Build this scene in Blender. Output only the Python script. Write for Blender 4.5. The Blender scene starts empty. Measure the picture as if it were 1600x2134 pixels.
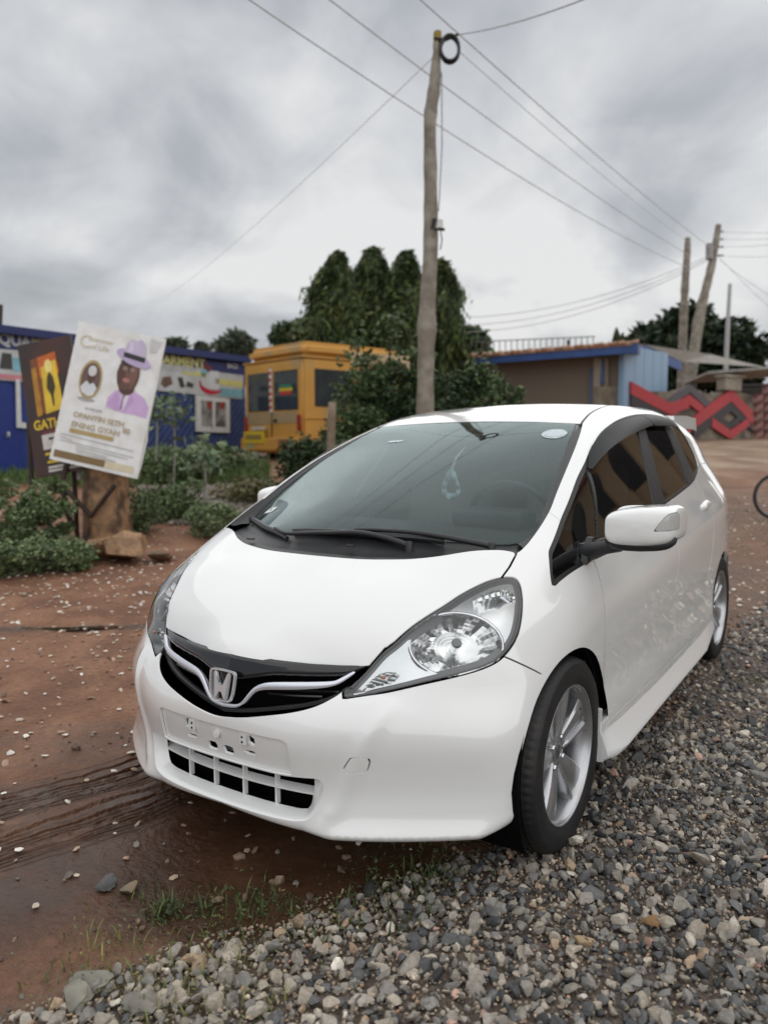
import bpy, bmesh, math, random
import numpy as np
from mathutils import Vector, Matrix
random.seed(7); RNG=np.random.default_rng(11)
sc=bpy.context.scene
COL=sc.collection
R=math.radians
# ------------------------------------------------------------------ camera
cam_d=bpy.data.cameras.new('camera'); cam_o=bpy.data.objects.new('camera',cam_d); COL.objects.link(cam_o)
def _cam_axes(yaw,pitch,roll):
    fw=Vector((-math.sin(yaw)*math.cos(pitch),math.cos(yaw)*math.cos(pitch),math.sin(pitch)))
    r=fw.cross(Vector((0,0,1))).normalized(); u=r.cross(fw)
    return r*math.cos(roll)+u*math.sin(roll), -r*math.sin(roll)+u*math.cos(roll), fw
_r,_u,_f=_cam_axes(R(33.442),R(-5.391),R(-.291))
CAM=Vector((1.6230,-2.2569,1.2882))
cam_o.matrix_world=Matrix(((_r.x,_u.x,-_f.x,CAM.x),(_r.y,_u.y,-_f.y,CAM.y),(_r.z,_u.z,-_f.z,CAM.z),(0,0,0,1)))
cam_d.sensor_fit='HORIZONTAL'; cam_d.sensor_width=36; cam_d.lens=36*1600.8/1600
cam_d.clip_start=.05; cam_d.clip_end=2000
cam_d.dof.use_dof=True; cam_d.dof.focus_distance=2.45; cam_d.dof.aperture_fstop=3.0
sc.camera=cam_o
# ------------------------------------------------------------------ world: overcast sky
w=bpy.data.worlds.new('World'); sc.world=w; w.use_nodes=True
nt=w.node_tree; nt.nodes.clear()
def nd(t,**k):
    n=nt.nodes.new(t)
    for a,b in k.items(): setattr(n,a,b)
    return n
SUN_EL,SUN_AZ=R(62),R(68)
sky=nd('ShaderNodeTexSky',sky_type='NISHITA',sun_disc=False,sun_elevation=SUN_EL,sun_rotation=SUN_AZ,air_density=1.5,dust_density=3.0)
geo=nd('ShaderNodeNewGeometry'); sep=nd('ShaderNodeSeparateXYZ')
tc=nd('ShaderNodeTexCoord')
nt.links.new(tc.outputs['Generated'],sep.inputs[0])
def mth(op,a,b=None,clamp=False):
    n=nd('ShaderNodeMath',operation=op,use_clamp=clamp)
    for i,v in enumerate((a,b)):
        if v is None: continue
        if isinstance(v,(int,float)): n.inputs[i].default_value=v
        else: nt.links.new(v,n.inputs[i])
    return n.outputs[0]
za=mth('ADD',mth('ABSOLUTE',sep.outputs[2]),.42)
comb=nd('ShaderNodeCombineXYZ')
nt.links.new(mth('DIVIDE',sep.outputs[0],za),comb.inputs[0]); nt.links.new(mth('DIVIDE',sep.outputs[1],za),comb.inputs[1])
def noise(scale,detail,rough,dist,off):
    mp=nd('ShaderNodeMapping'); mp.inputs['Location'].default_value=off; mp.inputs['Scale'].default_value=(1,1,1)
    nt.links.new(comb.outputs[0],mp.inputs[0])
    n=nd('ShaderNodeTexNoise'); n.inputs['Scale'].default_value=scale; n.inputs['Detail'].default_value=detail; n.inputs['Roughness'].default_value=rough; n.inputs['Distortion'].default_value=dist
    nt.links.new(mp.outputs[0],n.inputs['Vector']); return n.outputs['Fac']
n1=noise(1.7,9,.50,.45,(3.1,1.7,.3)); n2=noise(4.2,8,.52,.5,(8.2,4.4,1.9)); n3=noise(.6,3,.5,0,(1.2,6.1,4.))
s=mth('ADD',mth('ADD',mth('MULTIPLY',n1,.55),mth('MULTIPLY',n2,.27)),mth('MULTIPLY',n3,.30))
ramp=nd('ShaderNodeValToRGB'); nt.links.new(s,ramp.inputs[0])
e=ramp.color_ramp.elements; e[0].position=.45; e[0].color=(.50,.525,.56,1); e[1].position=.66; e[1].color=(1.08,1.08,1.08,1)
x=e.new(.52); x.color=(.62,.645,.685,1); x=e.new(.585); x.color=(.82,.84,.87,1)
skm=nd('ShaderNodeMix',data_type='RGBA'); skm.inputs['Factor'].default_value=.90
sc_mul=nd('ShaderNodeVectorMath',operation='SCALE'); sc_mul.inputs['Scale'].default_value=.09
nt.links.new(sky.outputs[0],sc_mul.inputs[0]); nt.links.new(sc_mul.outputs[0],skm.inputs['A']); nt.links.new(ramp.outputs[0],skm.inputs['B'])
bg=nd('ShaderNodeBackground'); bg.inputs['Strength'].default_value=.58
out=nd('ShaderNodeOutputWorld')
nt.links.new(skm.outputs['Result'],bg.inputs['Color']); nt.links.new(bg.outputs[0],out.inputs[0])
# ------------------------------------------------------------------ sun widened to a dome: added light the camera never sees
sl=bpy.data.lights.new('sun_fill','SUN'); so=bpy.data.objects.new('sun_fill',sl); COL.objects.link(so)
sl.energy=1.5; sl.angle=R(175); sl.color=(1,.97,.93)
_sd=Vector((math.sin(SUN_AZ)*math.cos(SUN_EL),math.cos(SUN_AZ)*math.cos(SUN_EL),math.sin(SUN_EL)))
so.rotation_euler=(-_sd).to_track_quat('-Z','Y').to_euler()
# ------------------------------------------------------------------ exposure
sc.view_settings.view_transform='Standard'; sc.view_settings.look='None'; sc.view_settings.exposure=.45; sc.view_settings.gamma=1
sc.view_settings.use_curve_mapping=False
sc.cycles.use_denoising=True; sc.cycles.max_bounces=8; sc.cycles.transparent_max_bounces=16
sc.cycles.glossy_bounces=4; sc.cycles.diffuse_bounces=3; sc.cycles.caustics_reflective=False; sc.cycles.caustics_refractive=False
# ------------------------------------------------------------------ helpers
MATS={}
def M(name,col=(.5,.5,.5),rough=.5,metal=0,coat=0,spec=.5,vary=0,vscale=8,bump=0,bscale=60,col2=None,c2scale=3,c2lo=.45,c2hi=.6,rvary=0,attr=None,emis=None,detail=6,sheen=0,coat_rough=.03,coat_ior=1.5):
    """principled material with procedural variation"""
    if name in MATS: return MATS[name]
    m=bpy.data.materials.new(name); m.use_nodes=True; t=m.node_tree; b=t.nodes['Principled BSDF']
    L=t.links.new
    b.inputs['Roughness'].default_value=rough; b.inputs['Metallic'].default_value=metal
    b.inputs['Coat Weight'].default_value=coat; b.inputs['Coat Roughness'].default_value=coat_rough
    b.inputs['Specular IOR Level'].default_value=spec; b.inputs['Coat IOR'].default_value=coat_ior
    tcn=t.nodes.new('ShaderNodeTexCoord')
    def nz(scale,det=detail):
        n=t.nodes.new('ShaderNodeTexNoise'); n.inputs['Scale'].default_value=scale; n.inputs['Detail'].default_value=det; L(tcn.outputs['Object'],n.inputs['Vector']); return n.outputs['Fac']
    def rgb(c):
        n=t.nodes.new('ShaderNodeRGB'); n.outputs[0].default_value=(*c,1); return n.outputs[0]
    if attr:
        a=t.nodes.new('ShaderNodeAttribute'); a.attribute_name=attr; c=a.outputs['Color']
    else: c=rgb(col)
    if col2:
        mr=t.nodes.new('ShaderNodeMapRange'); mr.inputs[1].default_value=c2lo; mr.inputs[2].default_value=c2hi; L(nz(c2scale),mr.inputs[0])
        mx=t.nodes.new('ShaderNodeMix'); mx.data_type='RGBA'; L(mr.outputs[0],mx.inputs['Factor']); L(c,mx.inputs['A']); mx.inputs['B'].default_value=(*col2,1); c=mx.outputs['Result']
    if vary:
        mr=t.nodes.new('ShaderNodeMapRange'); mr.inputs[1].default_value=.25; mr.inputs[2].default_value=.75; mr.inputs[3].default_value=1-vary; mr.inputs[4].default_value=1+vary; L(nz(vscale),mr.inputs[0])
        vm=t.nodes.new('ShaderNodeVectorMath'); vm.operation='SCALE'; L(c,vm.inputs[0]); L(mr.outputs[0],vm.inputs['Scale']); c=vm.outputs[0]
    L(c,b.inputs['Base Color'])
    if rvary:
        mr=t.nodes.new('ShaderNodeMapRange'); mr.inputs[1].default_value=.3; mr.inputs[2].default_value=.7; mr.inputs[3].default_value=max(rough-rvary,.02); mr.inputs[4].default_value=rough+rvary; L(nz(vscale*1.7),mr.inputs[0]); L(mr.outputs[0],b.inputs['Roughness'])
    if bump:
        bp=t.nodes.new('ShaderNodeBump'); bp.inputs['Strength'].default_value=1; bp.inputs['Distance'].default_value=bump; L(nz(bscale,4),bp.inputs['Height']); L(bp.outputs[0],b.inputs['Normal'])
    if emis: b.inputs['Emission Color'].default_value=(*emis[:3],1); b.inputs['Emission Strength'].default_value=emis[3]
    MATS[name]=m; return m
def GLASS(name,tint=(.8,.85,.85),gain=1.8,ior=1.45,rough=0.0,base=.0,gcol=(1,1,1)):
    if name in MATS: return MATS[name]
    m=bpy.data.materials.new(name); m.use_nodes=True; t=m.node_tree; t.nodes.clear(); L=t.links.new
    o=t.nodes.new('ShaderNodeOutputMaterial'); mx=t.nodes.new('ShaderNodeMixShader'); tr=t.nodes.new('ShaderNodeBsdfTransparent'); gl=t.nodes.new('ShaderNodeBsdfGlossy'); fr=t.nodes.new('ShaderNodeFresnel')
    tr.inputs[0].default_value=(*tint,1); gl.inputs['Roughness'].default_value=rough; gl.inputs['Color'].default_value=(*gcol,1); fr.inputs[0].default_value=ior
    mm=t.nodes.new('ShaderNodeMath'); mm.operation='MULTIPLY_ADD'; mm.use_clamp=True; mm.inputs[1].default_value=gain; mm.inputs[2].default_value=base
    L(fr.outputs[0],mm.inputs[0]); L(mm.outputs[0],mx.inputs[0]); L(tr.outputs[0],mx.inputs[1]); L(gl.outputs[0],mx.inputs[2]); L(mx.outputs[0],o.inputs[0])
    MATS[name]=m; return m
def link(o,parent=None):
    COL.objects.link(o)
    if parent is not None: o.parent=parent
    return o
def thing(name,label,cat,loc=(0,0,0),rotz=0,group=None):
    o=bpy.data.objects.new(name,None); o.empty_display_size=.1; link(o); o.location=loc; o.rotation_euler=(0,0,rotz)
    return tag(o,label,cat,group)
def tag(o,label=None,cat=None,group=None,kind=None):
    if label: o['label']=label
    if cat: o['category']=cat
    if group: o['group']=group
    if kind: o['kind']=kind
    return o
def mesh_np(name,V,F,mat,parent=None,N=None,smooth=True,attrs=None):
    """V (n,3) float, F (m,3) or (m,4) int numpy -> object"""
    V=np.ascontiguousarray(V,np.float32); F=np.ascontiguousarray(F,np.int32)
    me=bpy.data.meshes.new(name); k=F.shape[1]
    me.vertices.add(len(V)); me.vertices.foreach_set('co',V.ravel())
    me.loops.add(F.size); me.loops.foreach_set('vertex_index',F.ravel())
    me.polygons.add(len(F)); me.polygons.foreach_set('loop_start',np.arange(0,F.size,k,dtype=np.int32)); 
    me.polygons.foreach_set('use_smooth',np.full(len(F),smooth))
    me.update(calc_edges=True)
    if attrs:
        for an,ac in attrs.items():
            a=me.color_attributes.new(an,'FLOAT_COLOR','POINT'); a.data.foreach_set('color',np.ascontiguousarray(np.c_[ac,np.ones(len(ac))],np.float32).ravel())
    if N is not None: me.normals_split_custom_set_from_vertices(np.ascontiguousarray(N,np.float32))
    if mat: me.materials.append(mat)
    return link(bpy.data.objects.new(name,me),parent)
def bm_obj(name,bm,mat,parent=None,smooth=False,angle=None):
    me=bpy.data.meshes.new(name); bmesh.ops.recalc_face_normals(bm,faces=bm.faces)
    if smooth:
        for f in bm.faces: f.smooth=True
        if angle:
            for e in bm.edges:
                if len(e.link_faces)==2 and e.calc_face_angle(0)>R(angle): e.smooth=False
    bm.to_mesh(me); bm.free()
    if mat: me.materials.append(mat)
    return link(bpy.data.objects.new(name,me),parent)
def bm_box(bm,c,s,rot=None,bev=0):
    """axis box centre c, size s, optional 3x3 rot"""
    r=bmesh.ops.create_cube(bm,size=1); vs=r['verts']
    for v in vs:
        p=Vector((v.co.x*s[0],v.co.y*s[1],v.co.z*s[2])); v.co=(rot@p if rot else p)+Vector(c)
    if bev:
        es=list({e for v in vs for e in v.link_edges}); bmesh.ops.bevel(bm,geom=es,offset=bev,segments=2,affect='EDGES',profile=.6)
def box(name,c,s,mat,parent=None,rot=None,bev=0):
    bm=bmesh.new(); bm_box(bm,c,s,rot,bev); return bm_obj(name,bm,mat,parent)
def bm_tube(bm,pts,rad,n=8,caps=True,closed=False):
    pts=[Vector(p) for p in pts]; m=len(pts); rads=rad if hasattr(rad,'__len__') else [rad]*m
    rings=[]; up=None
    for i,p in enumerate(pts):
        if closed: d=(pts[(i+1)%m]-pts[i-1]).normalized()
        else: d=((pts[min(i+1,m-1)]-pts[max(i-1,0)])).normalized()
        if up is None: up=Vector((0,0,1)) if abs(d.z)<.9 else Vector((1,0,0))
        a=d.cross(up).normalized(); b=a.cross(d).normalized(); up=b
        rings.append([bm.verts.new(p+(a*math.cos(2*math.pi*k/n)+b*math.sin(2*math.pi*k/n))*rads[i]) for k in range(n)])
    for i in range(m if closed else m-1):
        A,B=rings[i],rings[(i+1)%m]
        for k in range(n): bm.faces.new((A[k],A[(k+1)%n],B[(k+1)%n],B[k]))
    if caps and not closed: bm.faces.new(rings[0][::-1]); bm.faces.new(rings[-1])
def tube(name,pts,rad,mat,parent=None,n=8,closed=False):
    bm=bmesh.new(); bm_tube(bm,pts,rad,n,closed=closed); return bm_obj(name,bm,mat,parent,smooth=True,angle=50)
def bm_prism(bm,poly,frame,depth,z0=0):
    """2-D polygon extruded; frame = (origin, ex, ey, ez)"""
    o,ex,ey,ez=[Vector(a) for a in frame]
    a=[bm.verts.new(o+ex*p[0]+ey*p[1]+ez*z0) for p in poly]; b=[bm.verts.new(o+ex*p[0]+ey*p[1]+ez*(z0+depth)) for p in poly]
    n=len(poly); bm.faces.new(a[::-1]); bm.faces.new(b)
    for i in range(n): bm.faces.new((a[i],a[(i+1)%n],b[(i+1)%n],b[i]))
def prism(name,poly,frame,depth,mat,parent=None,z0=0,smooth=False):
    bm=bmesh.new(); bm_prism(bm,poly,frame,depth,z0); return bm_obj(name,bm,mat,parent,smooth=smooth,angle=40 if smooth else None)
def bm_lathe(bm,prof,n,axis='x',rfun=None):
    """prof list (a,r): a along axis"""
    rings=[]
    for i,(a,r) in enumerate(prof):
        ring=[]
        for k in range(n):
            t=2*math.pi*k/n; rr=r+(rfun(i,k) if rfun else 0); c,s_=math.cos(t)*rr,math.sin(t)*rr
            ring.append(bm.verts.new({'x':(a,c,s_),'y':(c,a,s_),'z':(c,s_,a)}[axis]))
        rings.append(ring)
    for A,B in zip(rings,rings[1:]):
        for k in range(n): bm.faces.new((A[k],A[(k+1)%n],B[(k+1)%n],B[k]))
    return rings
def lathe(name,prof,n,mat,parent=None,axis='x',rfun=None,angle=35):
    bm=bmesh.new(); bm_lathe(bm,prof,n,axis,rfun); return bm_obj(name,bm,mat,parent,smooth=True,angle=angle)
def copy_tree(o,parent=None,mesh_link=True):
    c=o.copy(); COL.objects.link(c); c.parent=parent
    for ch in list(o.children): copy_tree(ch,c)
    return c
def curve_pts(P,corners=(),n=8,closed=True):
    """Catmull-Rom through P with sharp corners at the listed indices"""
    P=np.array(P,float); m=len(P); out=[]; cs=set(corners)
    for i in range(m if closed else m-1):
        a,b=P[i],P[(i+1)%m]; p=P[i-1] if (closed or i>0) else a; q=P[(i+2)%m] if (closed or i+2<m) else b
        ta=(b-a) if i in cs else (b-p)*.5; tb=(b-a) if ((i+1)%m) in cs else (q-a)*.5
        # limit tangents on uneven spacing
        L=np.linalg.norm(b-a)
        for t_ in (ta,tb):
            l=np.linalg.norm(t_)
            if l>1.3*L: t_*=1.3*L/l
        for k in range(n):
            t=k/n; h=(2*t**3-3*t*t+1,t**3-2*t*t+t,-2*t**3+3*t*t,t**3-t*t); out.append(h[0]*a+h[1]*ta+h[2]*b+h[3]*tb)
    if not closed: out.append(P[-1])
    return np.array(out)
def sdf(Q,poly):
    """signed distance (negative inside) of points Q to a closed 2-D polygon"""
    Q=np.asarray(Q,float); poly=np.asarray(poly,float); d=np.full(len(Q),1e9); ins=np.zeros(len(Q),bool)
    for a,b in zip(poly,np.roll(poly,-1,0)):
        e=b-a; w_=Q-a; t=np.clip((w_@e)/max(e@e,1e-12),0,1); v=w_-t[:,None]*e; d=np.minimum(d,(v*v).sum(1))
        c=((a[1]<=Q[:,1])&(b[1]>Q[:,1]))|((b[1]<=Q[:,1])&(a[1]>Q[:,1]))
        if e[1]!=0: ins^=c&(Q[:,0]<a[0]+(Q[:,1]-a[1])*e[0]/e[1])
    d=np.sqrt(d); return np.where(ins,-d,d)
# --- triangle soup panels: dict V,N,F
def clip(m,g):
    """keep the part of the mesh with g<=0, cutting triangles along g=0"""
    V,N,F=m; s=g>0; k=s[F].sum(1)
    keep=[F[k==0]]; newV=[];newN=[];off=len(V); cache_e=[]; 
    mix=F[(k==1)|(k==2)]
    if len(mix):
        sm=s[mix]; kk=sm.sum(1)
        lone=np.where(kk==1,np.argmax(sm,1),np.argmin(sm,1))
        r=np.arange(len(mix)); a=mix[r,lone]; b=mix[r,(lone+1)%3]; c=mix[r,(lone+2)%3]
        def edge(p,q):
            lo,hi=np.minimum(p,q),np.maximum(p,q); return lo.astype(np.int64)*len(V)+hi
        e1,e2=edge(a,b),edge(a,c); u,inv=np.unique(np.r_[e1,e2],return_inverse=True)
        p,q=u//len(V),u%len(V); t=(g[p]/(g[p]-g[q]))[:,None]
        newV=V[p]+(V[q]-V[p])*t; nn=N[p]+(N[q]-N[p])*t; newN=nn/np.linalg.norm(nn,axis=1)[:,None]
        i1=off+inv[:len(a)]; i2=off+inv[len(a):]
        one=kk==1   # lone is outside: keep quad b,c
        keep.append(np.stack([i1[one],b[one],c[one]],1)); keep.append(np.stack([i1[one],c[one],i2[one]],1))
        two=~one    # lone is inside
        keep.append(np.stack([a[two],i1[two],i2[two]],1))
        V=np.r_[V,newV]; N=np.r_[N,newN]
    F=np.concatenate(keep)
    return compact((V,N,F))
def compact(m):
    V,N,F=m
    if len(F)==0: return (np.zeros((0,3)),np.zeros((0,3)),np.zeros((0,3),int))
    u,inv=np.unique(F,return_inverse=True); return (V[u],N[u],inv.reshape(F.shape))
def split(m,fn,gap=.004):
    g=fn(m[0],m[1]); a=clip(m,g+gap/2); b=clip(m,-(g-gap/2)); return a,b
def mirror(m): V,N,F=m; return (V*[-1,1,1],N*[-1,1,1],F[:,::-1])
def join(*ms):
    V=np.concatenate([m[0] for m in ms]);N=np.concatenate([m[1] for m in ms]);o=0;F=[]
    for m in ms: F.append(m[2]+o);o+=len(m[0])
    return (V,N,np.concatenate(F))
def flange(m,depth=.014):
    """turn the free edges inward so that a panel shows an edge"""
    V,N,F=m; E=np.concatenate([F[:,[0,1]],F[:,[1,2]],F[:,[2,0]]]); k=np.sort(E,1); key=k[:,0].astype(np.int64)*len(V)+k[:,1]
    u,idx,cnt=np.unique(key,return_index=True,return_counts=True); B=E[idx[cnt==1]]
    B=B[~((np.abs(V[B[:,0],0])<1e-4)&(np.abs(V[B[:,1],0])<1e-4))]
    if len(B)==0: return m
    a,b=B[:,0],B[:,1]; d=V[b]-V[a]; n=np.cross(d,N[a]+N[b]); n/=np.linalg.norm(n,axis=1)[:,None]+1e-12
    W=np.concatenate([V[a],V[b],V[b]-N[b]*depth,V[a]-N[a]*depth]); q=len(B); i=np.arange(q)
    # small rounded lip: normals blend with the face
    nn=np.concatenate([n*.6+N[a],n*.6+N[b],n,n]); nn/=np.linalg.norm(nn,axis=1)[:,None]
    Fq=np.concatenate([np.stack([i+q,i,i+2*q],1),np.stack([i,i+3*q,i+2*q],1)])
    return join(m,(W,nn,Fq))
def panel(name,m,mat,parent,edge=.014,both=False):
    if edge: m=flange(m,edge)
    if both: m=join(m,mirror(m))
    return mesh_np(name,m[0],m[2],mat,parent,N=m[1])
def offset(m,d): return (m[0]+m[1]*(d if np.isscalar(d) else np.asarray(d)[:,None]),m[1],m[2])

# ---------- smooth tables
def pchip(x,y,q):
    x=np.asarray(x,float);y=np.asarray(y,float);q=np.clip(q,x[0],x[-1])
    h=np.diff(x);d=np.diff(y)/h;m=np.zeros_like(y)
    for i in range(1,len(x)-1):
        if d[i-1]*d[i]>0:
            w1=2*h[i]+h[i-1];w2=h[i]+2*h[i-1];m[i]=(w1+w2)/(w1/d[i-1]+w2/d[i])
    m[0]=d[0];m[-1]=d[-1]
    i=np.clip(np.searchsorted(x,q)-1,0,len(h)-1);t=(q-x[i])/h[i]
    return ((1+2*t)*(1-t)**2)*y[i]+t*(1-t)**2*h[i]*m[i]+t*t*(3-2*t)*y[i+1]+t*t*(t-1)*h[i]*m[i+1]
def wts(t):
    return ((1-t)**3/6,(3*t**3-6*t**2+4)/6,(-3*t**3+3*t**2+3*t+1)/6,t**3/6)
class S1:
    def __init__(s,x,y,dx):
        s.x0=x[0];s.dx=dx;n=int(round((x[-1]-x[0])/dx));g=pchip(x,y,s.x0+dx*np.arange(-2,n+3))
        g[:2]=2*g[2]-g[4:2:-1];g[-2:]=2*g[-3]-g[-4:-6:-1];s.g=g;s.n=n
    def __call__(s,x):
        u=np.clip((x-s.x0)/s.dx,-.999,s.n+.999);i=np.floor(u).astype(int);w=wts(u-i)
        return sum(w[k]*s.g[i+1+k] for k in range(4))
class S2:
    def __init__(s,u0,du,v0,dv,g): s.a=(u0,du,v0,dv);s.g=np.pad(g,2,mode='edge');s.sh=g.shape
    def __call__(s,u,v):
        u0,du,v0,dv=s.a
        a=np.clip((u-u0)/du,0,s.sh[0]-1.001);b=np.clip((v-v0)/dv,0,s.sh[1]-1.001)
        i=np.floor(a).astype(int);j=np.floor(b).astype(int);wa=wts(a-i);wb=wts(b-j)
        r=0
        for k in range(4):
            for l in range(4): r=r+wa[k]*wb[l]*s.g[i+1+k,j+1+l]
        return r
def smax(a,b,k):
    h=np.maximum(k-np.abs(a-b),0)/k
    return np.maximum(a,b)+h*h*k*.25
def smin(a,b,k): return -smax(-a,-b,k)
# ---------- body data (metres, front axle at y=0, nose towards -y)
WZ=S1([.05,.12,.2,.26,.32,.38,.44,.52,.6,.7,.8,.9,1.0,1.15],[.79,.81,.828,.838,.842,.838,.832,.834,.838,.838,.833,.816,.785,.72],.03)
YC=.3
PL=([0,.15,.26,.36,.456,.55,.65,.735,.775,.80,.815,.829],[0,.004,.014,.045,.095,.152,.222,.286,.325,.36,.42,.55])
PU=([0,.2,.3,.393,.512,.586,.662,.725,.775,.805,.822,.834],[0,.025,.045,.072,.137,.186,.253,.32,.38,.44,.53,.65])
Y0=([.02,.10,.17,.2,.24,.3,.38,.45,.49,.53,.58,.62,.65,1.2],[-.62,-.66,-.693,-.699,-.698,-.683,-.694,-.710,-.712,-.70,-.672,-.655,-.65,-.65])
PLAN={
.65:[(0,-.65),(.2,-.617),(.345,-.575),(.43,-.535),(.52,-.490),(.60,-.440),(.65,-.404),(.695,-.364),(.735,-.315),(.775,-.24),(.808,-.14),(.832,0)],
.75:[(0,-.65),(.2,-.617),(.345,-.575),(.43,-.535),(.52,-.480),(.60,-.420),(.65,-.372),(.69,-.325),(.73,-.262),(.77,-.175),(.805,-.07),(.828,.07)],
.90:[(0,-.65),(.2,-.617),(.345,-.575),(.43,-.53),(.52,-.470),(.60,-.395),(.65,-.335),(.69,-.27),(.73,-.18),(.765,-.07),(.792,.05),(.808,.17)],
1.1:[(0,-.65),(.2,-.617),(.345,-.575),(.43,-.53),(.52,-.470),(.60,-.39),(.65,-.32),(.68,-.25),(.70,-.17),(.715,-.07),(.727,.05),(.736,.17)]}
def _plan():
    lv=dict(PLAN)
    for z in np.arange(.02,.61,.03):
        s=np.clip((z-.42)/.18,0,1);s=s*s*(3-2*s);y0=pchip(*Y0,np.array([z]))[0]
        w=float(WZ(np.array([z]))[0])
        xs=np.array([0,.1,.2,.3,.36,.42,.48,.55,.62,.68,.73,.77,.79,.805,.818,.827])
        pp=(1-s)*pchip(*PL,xs)+s*pchip(*PU,xs)
        lv[z]=[(x*w/.838,y0+p) for x,p in zip(xs,pp)]
    th=np.radians(np.arange(0,91,3.));zs=sorted(lv);R=[]
    for z in zs:
        w=float(WZ(np.array([z]))[0]);e=lv[z][-1];q=[(e[0]+(w-e[0])*(1-(1-t)**2),e[1]+(YC-e[1])*t) for t in (.2,.4,.6,.8,.9,1.)]
        p=np.array(lv[z]+q)
        a=np.arctan2(p[:,0],YC-p[:,1]);r=np.hypot(p[:,0],YC-p[:,1])
        a=np.r_[-a[2:0:-1],a];r=np.r_[r[2:0:-1],r]
        R.append(pchip(a,r,th))
    R=np.array(R);zz=np.arange(.05,1.13,.03)
    G=np.stack([pchip(zs,R[:,i],zz) for i in range(len(th))],1)   # z,theta
    for _ in range(2):
        Q=np.pad(G,((0,0),(1,1)),mode='reflect');G=.25*Q[:,:-2]+.5*Q[:,1:-1]+.25*Q[:,2:]
    Q=np.pad(G,((1,1),(0,0)),mode='edge');G=.2*Q[:-2]+.6*Q[1:-1]+.2*Q[2:]
    return zz,G
_zz,_G=_plan()
_Gp=np.concatenate([_G[:,2:0:-1],_G,_G[:,-2:-4:-1]],1)
RHO=S2(.05,.03,np.radians(-6),np.radians(3),_Gp)
WY=S1([.2,.6,1.0,1.6,2.2,2.5,2.75,3.1],[0,.002,.004,.003,.004,0,-.025,-.09],.1)
ZC=S1([-.8,-.70,-.65,-.6,-.55,-.5,-.45,-.35,-.25,-.15,-.05,.05,.2,.4,1.0,1.8,2.4,3.1],[.44,.575,.64,.690,.735,.772,.805,.860,.905,.948,.985,1.02,1.06,1.075,1.10,1.175,1.2,1.2],.05)
KC=S1([-.8,-.65,-.6,-.557,-.53,-.5,-.464,-.38,-.274,-.2,0,.2,3.1],[2.6,2.2,1.5,.97,.62,.47,.365,.273,.218,.205,.2,.19,.19],.03)
ZT=S1([-.8,-.3,-.16,.0,.2,.4,.6,.8,.945,1.1,1.3,1.6,1.9,2.3,2.7,3.1],[.30,.70,.93,1.025,1.11,1.186,1.257,1.324,1.368,1.409,1.444,1.472,1.472,1.442,1.375,1.28],.1)
KT=S1([-.8,.0,.25,.45,.6,.8,.94,1.2,1.6,3.1],[.35,.25,.17,.11,.085,.07,.065,.075,.09,.10],.1)
XB=S1([-.8,-.2,0,.2,.4,.6,.9,1.2,1.6,2.0,2.4,2.8,3.1],[.50,.655,.705,.740,.765,.782,.796,.801,.800,.793,.775,.735,.69],.1)
YR=S1([0,.3,.6,.9,1.05,1.3,1.5],[2.98,3.03,3.06,3.02,2.95,2.78,2.6],.1)
def d1(f,y,e=.01): return (f(y+e)-f(y-e))/(2*e)
def zhood(x,y): 
    xx=np.maximum(np.abs(x)-.58,0)
    return smax(ZC(y)-KC(y)*x*x-1.6*xx*xx,.600,.03)
def zbottom(x,y):
    ax=np.abs(x)
    front=.178+.022*np.clip(1-ax/.36,0,1)**.7+.05*np.clip((ax-.72)/.1,0,1)
    return np.where(y<0,front,.225)
def side_w(y,z):
    zc=.735+.085*y
    t=(z-zc)/.035
    crease=.010*(np.tanh(-t))*np.exp(-((z-zc)/.16)**2)*np.clip((y-.25)/.5,0,1)
    return WZ(z)+WY(y)+crease
def field(x,y,z):
    ax=np.abs(x)
    th=np.arctan2(ax,YC-y);r=np.hypot(ax,YC-y)
    xr=.285+.41*(z-.02)
    ridge=.009*np.exp(-((ax-xr)/.026)**2)*np.clip((z-.2)/.06,0,1)*np.clip((.60-z)/.06,0,1)
    lip=.020*np.clip(1-(z-.200)/.060,0,1)**1.9*np.clip((ax-.29)/.09,0,1)*np.clip((.83-ax)/.10,0,1)
    fp=np.where(y<YC,r-ridge-lip-RHO(np.minimum(z,1.1),np.minimum(th,np.pi/2)),ax-side_w(y,z))
    Z=zhood(ax,y);gx=2*KC(y)*ax+3.2*np.maximum(ax-.58,0);gy=d1(ZC,y)
    ft=(z-Z)/np.sqrt(1+gx*gx+gy*gy)
    k1=.045+.05*np.clip((y+.5)/.6,0,1)
    fl=smax(fp,ft,k1)
    Zt=ZT(y)-KT(y)*ax*ax
    fr=(z-Zt)/np.sqrt(1+(2*KT(y)*ax)**2+d1(ZT,y)**2)
    TT=.43-.07*np.clip((y-.9)/1.0,0,1)
    fs=(ax-(XB(y)-TT*(.95+.03*np.logaddexp(0,(z-.95)/.03)-.97)-.06*np.maximum(z-1.0,0)**2))/1.09
    fg=smax(fs,fr,.11)
    fg=np.maximum(fg,-.33-y)
    f=smin(fl,fg,.07)
    f=smax(f,(y-YR(z))/1.1,.14)
    return smax(f,zbottom(ax,y)-z,.036)
def grad(p,e=.002):
    g=np.empty_like(p)
    for i in range(3):
        d=np.zeros(3);d[i]=e
        a=p+d;b=p-d
        g[:,i]=(field(a[:,0],a[:,1],a[:,2])-field(b[:,0],b[:,1],b[:,2]))/(2*e)
    return g
KG=S1([-.4,-.2,0,.15,.32,.6,.93,1.1],[.45,.42,.37,.33,.24,.139,.06,.06],.05)
def zglass(x,y): return ZT(y)-KG(y)*x*x
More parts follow.
